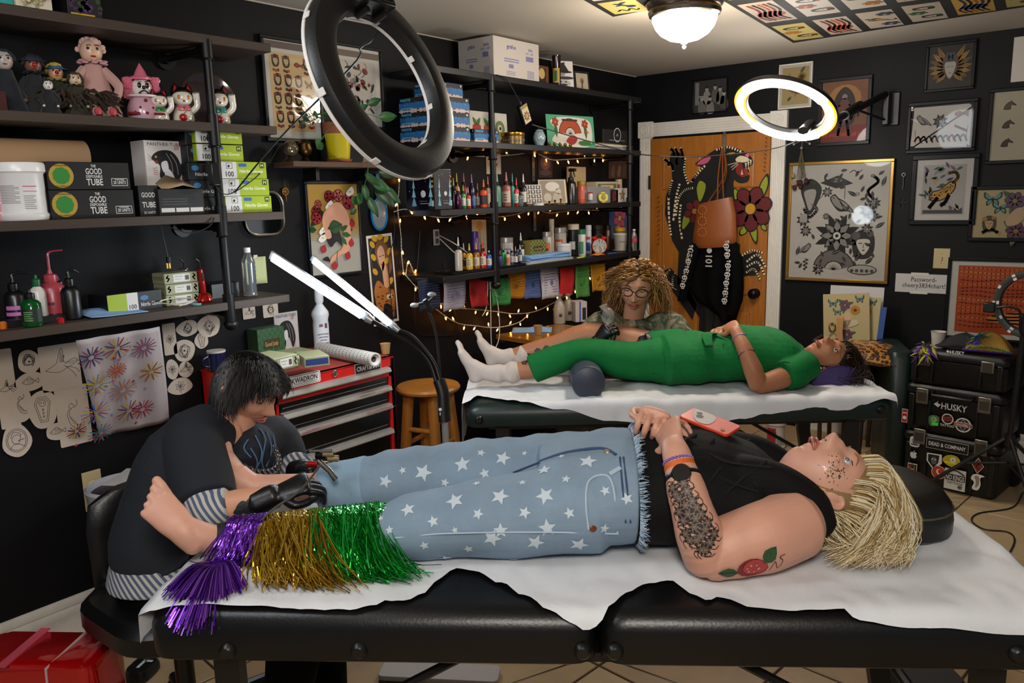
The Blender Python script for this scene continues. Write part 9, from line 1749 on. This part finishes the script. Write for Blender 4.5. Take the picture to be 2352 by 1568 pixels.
PH=F(1.33,.44,1.048); t=thing('smartphone','orange and white cased phone lying on the black tank top','phone',PH,FT['th']+.9,rot=(.18,-.1,FT['th']+.85)); MB().loft([[(x,y,z) for x,y in rr(.075,.145,.012)] for z in(0,.009)]).build('phone_case',mat('case_orange','c83a1c',.35),t,bev=.002); p=Print((0,0,.0095),(1,0,0),(0,1,0)); p.blob([(-.03,.02),(.0,.05),(.03,.06),(.03,.0),(-.02,-.01)],'b8b0ac'); p.up(); p.disc(.0,.03,.01,'2a2828'); p.disc(.015,.04,.008,'2a2828'); p.disc(-.02,-.05,.006,'3a8a3a'); p.fin('printed_art',t)
# ======== client in green ========
G=lambda s,d,z:world(BT,s,d,z); E,Nn=ex(BT)
B=thing('person','person lying on the green table in a green jumpsuit and white socks','person',G(.9,.3,.76)); m=MB()
uB=E*.99-UZ*.12; TB=HT(G(1.665,.29,.868),E*.05-Nn*.45+UZ*.88,uB,1.04); head(m,TB)
limb(m,[G(1.52,.3,.86),G(1.58,.3,.868),G(1.64,.3,.862)],[(.06,.055),(.05,.05),(.05,.05)]); limb(m,[G(1.0,.3,.87),G(1.3,.3,.88),G(1.5,.3,.86)],[(.14,.08),(.14,.08),(.12,.06)])
limb(m,[G(1.52,.17,.855),G(1.4,.1,.825),G(1.29,.075,.8)],[.052,.048,.04]); limb(m,[G(1.29,.075,.8),G(1.268,.07,.86),G(1.235,.095,.95),G(1.215,.16,1.015),G(1.21,.19,1.03)],[.04,.042,.034,.027,.025])
limb(m,[G(1.5,.43,.86),G(1.35,.52,.86),G(1.26,.47,.93),G(1.22,.38,1.0)],[.05,.045,.036,.025])
hand(m,G(1.21,.19,1.03),-E*.05+Nn*.95+UZ*.12,-E*.5+UZ*.8,(.75,.8,.85,.9),.95,-1,.5); hand(m,G(1.22,.38,1.0),-Nn*.85+UZ*.15-E*.35,UZ,(.5,.55,.6,.6),.95,1,.4)
limb(m,[G(1.0,.3,.86),G(.56,.28,.93),G(.34,.275,.86),G(.12,.275,.83)],[.06,.045,.046,.034]); limb(m,[G(1.0,.4,.88),G(.62,.48,.965),G(.4,.48,.915),G(.17,.48,.865)],[.085,.064,.052,.034])
bodyB=flesh('body',m,skinB,B,.0036,3); facekit(B,TB,skinB,'3a2a1c','944a40','2a1c14',.6,gx=-.4)
for a,h_,t_ in((G(.15,.275,.832),G(.03,.27,.785),G(-.06,.275,.98)),(G(.2,.48,.868),G(.1,.475,.82),G(.02,.48,.99))):
 m=MB(); leg(m,a+E*.075+UZ*.006,a,.05,.044,h_,t_,-E*.9-UZ*.4,Nn*.9); flesh('sock',m,mat('sock_white','c0b4ac',.9,bump=.4,bs=150),B,.0045,6)
gr=mat('green_crepe','066a31',.8,bump=.6,bs=160,var=.15,vs=12,spec=.25); m=MB()
limb(m,[G(.3,.275,.85),G(.42,.278,.895),G(.55,.28,.93),G(.75,.28,.88),G(1.0,.3,.875)],[(.068,.068),(.072,.066),(.085,.058),(.1,.09),(.14,.115)],cap=.15); limb(m,[G(.86,.42,.9),G(1.0,.38,.885)],[(.11,.1),(.14,.12)],cap=.2)
limb(m,[G(.92,.3,.88),G(1.05,.3,.885),G(1.15,.3,.885),G(1.28,.3,.9),G(1.42,.3,.89),G(1.53,.3,.865)],[(.185,.115),(.19,.122),(.17,.11),(.178,.128),(.188,.125),(.15,.075)],cap=.3); limb(m,[G(1.54,.2,.86),G(1.46,.13,.845),G(1.41,.1,.832)],[(.075,.075),(.077,.074),(.07,.068)],cap=.1); limb(m,[G(1.52,.4,.86),G(1.42,.48,.85)],[.07,.066])
suit=flesh('jumpsuit',m,gr,B,.005,3,disp=wrinkle(.005,58,E+UZ*.5,.7)); ts_=bvh(suit); sd=mat('green_seam','07502a',.8)
for a in(((1655,880),(1650,840),(1662,790)),((1610,890),(1660,850)),((1500,855),(1520,880),(1545,900)),((1770,840),(1810,832),(1850,870))): seam(a,'seam',sd,.002,ts_,B)
k=MB(); [limb(k,[G(1.14,.27,1.0),G(1.14+dx,.2,1.0+dz),G(1.16+dx*1.5,.13,.96+dz)],[(.02,.006),(.024,.005),(.018,.004)]) for dx,dz in((-.05,.012),(.06,-.02))]; keep(k.build('tie_belt',gr),B)
for X in(1692,1688):
 pp=G(1.22,.145,1.0) if X==1692 else G(1.24,.09,.935); dd=(G(1.215,.16,1.015)-G(1.235,.095,.95)).normalized(); keep(MB().torus(pp,dd,.03 if X==1692 else .036,.0035 if X==1692 else .002,26,6).build('bracelet',mat('bead_lilac','8a7a9a',.4) if X==1692 else mat('bangle','5a2a5a',.2,.5)),B)
tb=bvh(bodyB); Q=random.Random(3)
for X,Y in((1205,832),(1222,826),(1240,820),(1258,814),(1275,805),(1292,800),(1215,818),(1235,806),(1255,800),(1310,795),(1370,782),(1385,788)):
 p=tangent(tb,X,Y)
 if p: m_eyeflower(p,0,0,.011,'5a4a40','1c1614','8a6a54',6); [p.disc(.012*math.cos(a),.012*math.sin(a),.004,'241c18') for a in range(6)]; wrap(p,tb,'tattoo',B,None,.0012)
for i in range(26):
 p=tangent(tb,1930+Q.gauss(0,8),812+Q.gauss(0,7))
 if p: p.disc(0,0,.0016,Q.choice(('1a2a20','3a1a2a')),n=6); wrap(p,tb,'glitter_fleck',B,colmat('glitter',.2,.5),.0006)
def brown(q,i):
 p,v=hairseed(None,q,-.4,.3); P=TB@p; o=(TB.to_3x3()@v).normalized(); e=G(1.79+q.uniform(-.03,.04),.27+q.gauss(0,.06),.8+q.uniform(-.03,.05)); return [P,P+o*.01+uB*.02,P.lerp(e,.55)+o*.02,e-E*.02,e-UZ*.02-E*.03]
cap(B,TB,mat('hair_base_brown','22150e',.5)); strands('hair',B,brown,900,('22150e','2e1d13','1a100b','3a2618'),.0017,10,5); keep(MB().mtx(TB).ball((-.078,.002,-.042),.008,10).tube([(-.078,.002,-.05),(-.08,.0,-.065)],.003,6).build('earring',mat('brass')),B)
# ======== curly haired artist ========
glv=mat('black_glove','0a0a0c',.38,bump=.15,bs=120)
cB=pd(1462,655,3.9); v=(CAM-cB).normalized(); TC=HT(cB,v*.86-UZ*.38-RT*.1,UZ*.9+v*.4+RT*.05,1.1); D=thing('person','curly haired person in glasses and camouflage shirt tattooing behind the green table','person',V((cB.x-.12,cB.y+.2,0))); m=MB(); head(m,TC)
nk=pd(1455,728,4.0); hip=V((nk.x-.1,nk.y+.16,.6)); S0,S1=pd(1385,748,4.0),pd(1542,752,4.0); W0,W1=pd(1372,782,3.8),pd(1512,790,3.78)
limb(m,[cB-UZ*.06,nk,nk-UZ*.05],[.052,.052,.07]); limb(m,[nk-UZ*.06,nk.lerp(hip,.5),hip],[(.14,.08),(.14,.1),(.15,.11)],v); limb(m,[S0,pd(1325,825,3.92),W0],[.045,.04,.026]); limb(m,[S1,pd(1585,840,3.9),W1],[.045,.04,.026])
for s in(-.1,.1): kn=hip+RT*s+V((v.x,v.y,0))*.36-UZ*.05; limb(m,[hip+RT*s,kn,kn-UZ*.25,V((kn.x,kn.y,.05))],[.08,.065,.05,.04])
bodyC=flesh('body',m,skinC,D,.0036,3); facekit(D,TC,skinC,'3a2a1c','a04a44','4a2f1c',.95)
def camo():
 M=mat('camouflage','4a4a38',.85,bump=.3,bs=200); nt=M.node_tree; b=nt.nodes['Principled BSDF']; tc=nt.nodes.new('ShaderNodeTexCoord'); n=nt.nodes.new('ShaderNodeTexNoise'); n.inputs['Scale'].default_value=17; n.inputs['Detail'].default_value=6; n.inputs['Distortion'].default_value=1.6; r=nt.nodes.new('ShaderNodeValToRGB'); nt.links.new(tc.outputs['Object'],n.inputs[0]); nt.links.new(n.outputs[0],r.inputs[0]); nt.links.new(r.outputs[0],b.inputs['Base Color']); e=r.color_ramp.elements; e[0].position=.34; e[0].color=C('1c2018'); e[1].position=.68; e[1].color=C('9a8e78')
 for ps,cl in((.45,'3f4a34'),(.52,'5a5a44'),(.6,'7a705a')): k=e.new(ps); k.color=C(cl)
 return M
m=MB(); limb(m,[nk-UZ*.015,nk-UZ*.08,nk.lerp(hip,.5),hip-UZ*.05],[(.07,.06),(.2,.1),(.18,.125),(.18,.14)],v,cap=.2); limb(m,[nk-UZ*.07-RT*.1,S0,pd(1330,810,3.93)],[.08,.08,.085]); limb(m,[nk-UZ*.07+RT*.1,S1,pd(1578,825,3.92)],[.08,.08,.085])
flesh('tee_shirt',m,camo(),D,.005,3,disp=wrinkle(.004,60,(0,0,1),1.1)); m=MB(); limb(m,[hip+UZ*.02,hip-UZ*.06],[(.17,.14),(.16,.13)],v)
for s in(-.1,.1): kn=hip+RT*s+V((v.x,v.y,0))*.36-UZ*.05; limb(m,[hip+RT*s,kn,kn-UZ*.25,V((kn.x,kn.y,.07))],[.095,.08,.065,.06])
flesh('trousers',m,blk,D,.007,3)
for w_,tg,th_,nm in((W0,pd(1405,742,3.74),1,'glove'),(W1,pd(1470,772,3.7),-1,'glove')):
 m=MB(); d=(tg-w_).normalized(); limb(m,[w_-d*.05,w_],[.033,.03],v); hand(m,w_,d,v*.6+UZ*.5,(.9,1.0,1.05,1.1),.95,th_,.7); flesh(nm,m,glv,D,.0035,2)
for s in(-1,1):
 keep(MB().mtx(TC).tube([(s*(.033+.026*math.cos(a)),.098-.012*(math.cos(a)*s*.0+(.5+.5*math.cos(a))),.006+.019*math.sin(a)) for a in [2*PI*i/20 for i in range(21)]],.0022,6).build('glasses_rim',mat('glasses_dark','14100e',.2)),D); keep(MB().mtx(TC).tube([(s*.059,.088,.01),(s*.076,.04,.008),(s*.079,-.01,.004)],.0018,5).build('glasses_temple',mat('glasses_dark')),D); keep(MB().mtx(TC).torus((s*.08,.005,-.05),(1,.4,0),.013,.0045,20,6).build('earring',mat('brass')),D)
keep(MB().mtx(TC).tube([(-.008,.1,.012),(0,.103,.015),(.008,.1,.012)],.0018,5).build('glasses_bridge',mat('glasses_dark')),D); keep(MB().tube(spline([nk-RT*.07-UZ*.0+v*.03,nk-UZ*.05+v*.1,nk+RT*.07+v*.03],6),.003,6).build('necklace',mat('brass')),D)
def curl(q,i):
 p,u=hairseed(None,q,-.35,.35); P=TC@p; o=(TC.to_3x3()@u).normalized(); L=q.uniform(.14,.26) if u.y<.35 else q.uniform(.03,.07); sd=RT*(1 if o.dot(RT)>0 else -1); r=q.uniform(.006,.013); ph=q.uniform(0,6); out=[]
 for k in range(12): a=k/11; c=P+o*(.05*math.sin(a*1.6))+sd*((.05 if u.y<.35 else .07)*a)-v*.03*a-UZ*(L*a*a*.9); out.append(c+(RT*math.cos(ph+a*14)+v*math.sin(ph+a*14))*r*min(1,a*4))
 return out
cap(D,TC,mat('hair_base_curly','2a190d',.95),k=1.0); strands('hair',D,curl,1100,('6a4220','8a5a2a','4a2c16','a87838','c09a5a'),.0021,22,6)
t=thing('tattoo_machine','tattoo machine in a clear bag held by the curly haired artist','tattoo machine',pd(1396,730,3.7)); MB().tube([V((0,0,0)),-RT*.03+UZ*.03],.011,10).build('machine_grip',mat('plastic_0d0d0e'),t); MB().ball((0,0,.01),.032,12,(1,1,1.3)).build('bag',mat('clear_film'),t); MB().tube([-RT*.01+UZ*.03,-RT*.02+UZ*.06],[.006,.022],10).build('bag_end',mat('clear_film'),t)
t=thing('work_stool','black stool under the curly haired artist','stool',(hip.x,hip.y,0)); lath('seat',[(.001,.4),(.17,.4),(.18,.43),(.16,.46),(.001,.46)],leather,t,24); lath('column',[(.2,0),(.2,.02),(.03,.05),(.03,.4)],rblack,t,20)
# ======== dark haired artist ========
cA=pd(566,890,2.42); TD=HT(cA,V((.80,.26,-.46)),V((.45,.1,.85)),1.03); K=thing('person','dark haired person in a navy tee bending over to tattoo the raised leg','person',V((.93,-4.35,0))); m=MB(); head(m,TD)
hip=V((.9,-4.35,.6)); ch=V((.93,-4.27,.87)); nk=pd(540,985,2.42); S0,S1=pd(445,1000,2.28),pd(625,1005,2.58); L0,L1=pd(480,1176,2.12),pd(668,1080,2.6); W0,W1=pd(632,1138,2.12),pd(700,1078,2.42)
limb(m,[cA-UZ*.05-V((.03,0,0)),nk,nk-UZ*.04],[.052,.055,.07]); limb(m,[nk-UZ*.05,ch,hip],[(.12,.08),(.14,.1),(.14,.11)],(1,.3,0)); limb(m,[S0,L0],[.05,.045]); limb(m,[L0,L0.lerp(W0,.4),W0],[.045,.042,.028]); limb(m,[S1,L1,W1],[.048,.042,.027])
kn=[hip+V((.4,.1,-.1)),hip+V((.3,.3,-.1))]; [limb(m,[hip,k_,k_-UZ*.25,V((k_.x,k_.y,.06))],[.08,.06,.05,.04]) for k_ in kn]
bodyD=flesh('body',m,skinC,K,.0036,3); facekit(K,TD,skinC,'2a1c14','a05a4e','14100e',.95)
nv_=mat('navy_tee','10151f',.85,bump=.25,bs=250); m=MB(); limb(m,[nk-UZ*.01,nk-UZ*.07,ch,hip+UZ*.08,hip+UZ*.03],[(.07,.065),(.15,.1),(.175,.13),(.175,.14),(.19,.155)],(1,.3,0),cap=.15); limb(m,[nk.lerp(S0,.5)-UZ*.04,S0,S0.lerp(L0,.6),L0.lerp(S0,.12)],[.075,.082,.084,.078],cap=.15); limb(m,[nk.lerp(S1,.5)-UZ*.04,S1,L1.lerp(S1,.2)],[.075,.08,.072],cap=.15)
tee=flesh('tee_shirt',m,nv_,K,.005,3,disp=wrinkle(.005,52,(.3,.2,1),2.4)); td=bvh(tee); Vy=V((0,1,0))
def stripe():
 M=mat('striped_shirt','c0bab4',.85); nt=M.node_tree; tc=nt.nodes.new('ShaderNodeTexCoord'); w=nt.nodes.new('ShaderNodeTexWave'); w.inputs['Scale'].default_value=24; w.bands_direction='DIAGONAL'; w.inputs['Distortion'].default_value=.6; r=nt.nodes.new('ShaderNodeValToRGB'); r.color_ramp.interpolation='CONSTANT'; r.color_ramp.elements[0].color=C('47566f'); r.color_ramp.elements[1].color=C('b4aea8'); r.color_ramp.elements[1].position=.5; nt.links.new(tc.outputs['Object'],w.inputs[0]); nt.links.new(w.outputs[0],r.inputs[0]); nt.links.new(r.outputs[0],nt.nodes['Principled BSDF'].inputs[0]); return M
m=MB(); limb(m,[L0.lerp(S0,.15),L0,L0.lerp(W0,.32)],[.068,.062,.056],cap=.1); limb(m,[L1.lerp(S1,.3),L1,L1.lerp(W1,.5)],[.07,.064,.056],cap=.1); limb(m,[hip+UZ*.04,hip-UZ*.04],[(.18,.145),(.2,.165)],(1,.3,0),cap=.1); flesh('striped_undershirt',m,stripe(),K,.005,2,disp=wrinkle(.004,40,(0,0,1),3.))
m=MB(); limb(m,[hip,hip-UZ*.1],[(.18,.15),(.17,.14)],(1,.3,0)); [limb(m,[hip,k_,k_-UZ*.25,V((k_.x,k_.y,.07))],[.1,.085,.07,.065]) for k_ in kn]; flesh('trousers',m,blk,K,.007,3)
for w_,tg,th_,n_ in((W0,pd(735,1092,2.14),1,UZ*.7-Vy*.5),(W1,pd(765,1062,2.3),-1,UZ*.8)):
 m=MB(); d=(tg-w_).normalized(); limb(m,[w_-d*.055,w_],[.036,.033],UZ); hand(m,w_,d,n_,(.7,.8,.85,.9),1.02,th_,.6); flesh('glove',m,glv,K,.0035,2)
tk=bvh(bodyD)
for X,Y in((555,1160),(575,1152),(592,1150),(570,1170),(548,1172),(590,1165)):
 p=tangent(tk,X,Y)
 if p: p.blob([(-.014,-.006),(.0,.011),(.017,.005),(.012,-.008),(0,-.012)],'1c1f22'); p.up(); p.curve([(-.01,-.002),(.004,.004),(.02,.012)],.002,'2a2c2e'); wrap(p,tk,'tattoo',K,None,.0014)
for a in(((585,1000),(600,1040),(585,1080),(600,1130)),((610,990),(622,1030),(610,1070),(618,1110)),((570,1010),(560,1030),(575,1050)),((560,1090),(575,1120),(570,1150)),((595,985),(608,1010),(600,1060),(612,1090)),((575,1030),(590,1060),(578,1100),(590,1140)),((625,1000),(632,1040),(624,1080))): seam(a,'flame_print',mat('flame_blue','4a6a94',.8),.0022,td,K)
m=MB(); [m.torus(nk+V((.1*math.sin(b_)+.07,.07*math.cos(b_)*-1,-.05-.05*math.sin(b_))),V((.4+.6*(i%2),1-i%2,.5)),.008,.0028,12,6) for i,b_ in enumerate([.1*j_+.1 for j_ in range(29)])]; keep(m.build('chain_necklace',mat('chrome')),K)
def black(q,i):
 p,u=hairseed(None,q,-.45,.4); P=TD@p; o=(TD.to_3x3()@u).normalized(); f_=(TD.to_3x3()@V((0,1,-.25))).normalized(); bk=u.y<-.1
 if bk: e=P+o*.012-UZ*q.uniform(.08,.17)*(1.2-.5*u.z); return [P,P+o*.018-UZ*.02,P.lerp(e,.6)+o*.02,e]
 g=(TD.to_3x3()@V((u.x*.9,.55 if u.y>-.3 else -.6,-.75))).normalized(); L=q.uniform(.07,.115) if u.y<.3 else q.uniform(.04,.06); return [P,P+o*.016+g*L*.25,P+o*.02+g*L*.65,P+g*L+o*.006]
cap(K,TD,mat('hair_base_black','070606',.95,spec=.1),k=1.005); strands('hair',K,black,2500,('0c0b0b','151313','1f1d1d','2c2a2b'),.0021,9,7,rough=.5)
t=thing('tattoo_machine','brass and red tattoo machine in the gloved hand over the leg','tattoo machine',pd(738,1056,2.12)); [MB().mtx(Matrix.Translation(RT*dx+UZ*dz)@basis(RT)).lathe([(.001,-.014),(.009,-.014),(.009,.014),(.001,.014)],14).build(nm,mat('mc_'+c,c,.25,.7),t) for dx,dz,nm,c in((0,.012,'coil','14100e'),(.02,.014,'coil','8a7a5a'),(-.024,-.012,'red_post','a01814'),(.032,.004,'knob','a89468'))]; MB().tube([-RT*.01,RT*.02-UZ*.03,RT*.035-UZ*.055],.008,10).build('grip_tube',mat('chrome'),t); MB().tube([-RT*.03+UZ*.024,RT*.03+UZ*.026],.004,8).build('armature_bar',mat('chrome'),t)
MB().tube(spline([V((0,0,-.01)),pd(690,1125,2.05)-t.location,pd(620,1175,2.0)-t.location,pd(560,1240,1.98)-t.location],6),.003,6).build('clip_cord',mat('cord_grey'),t)
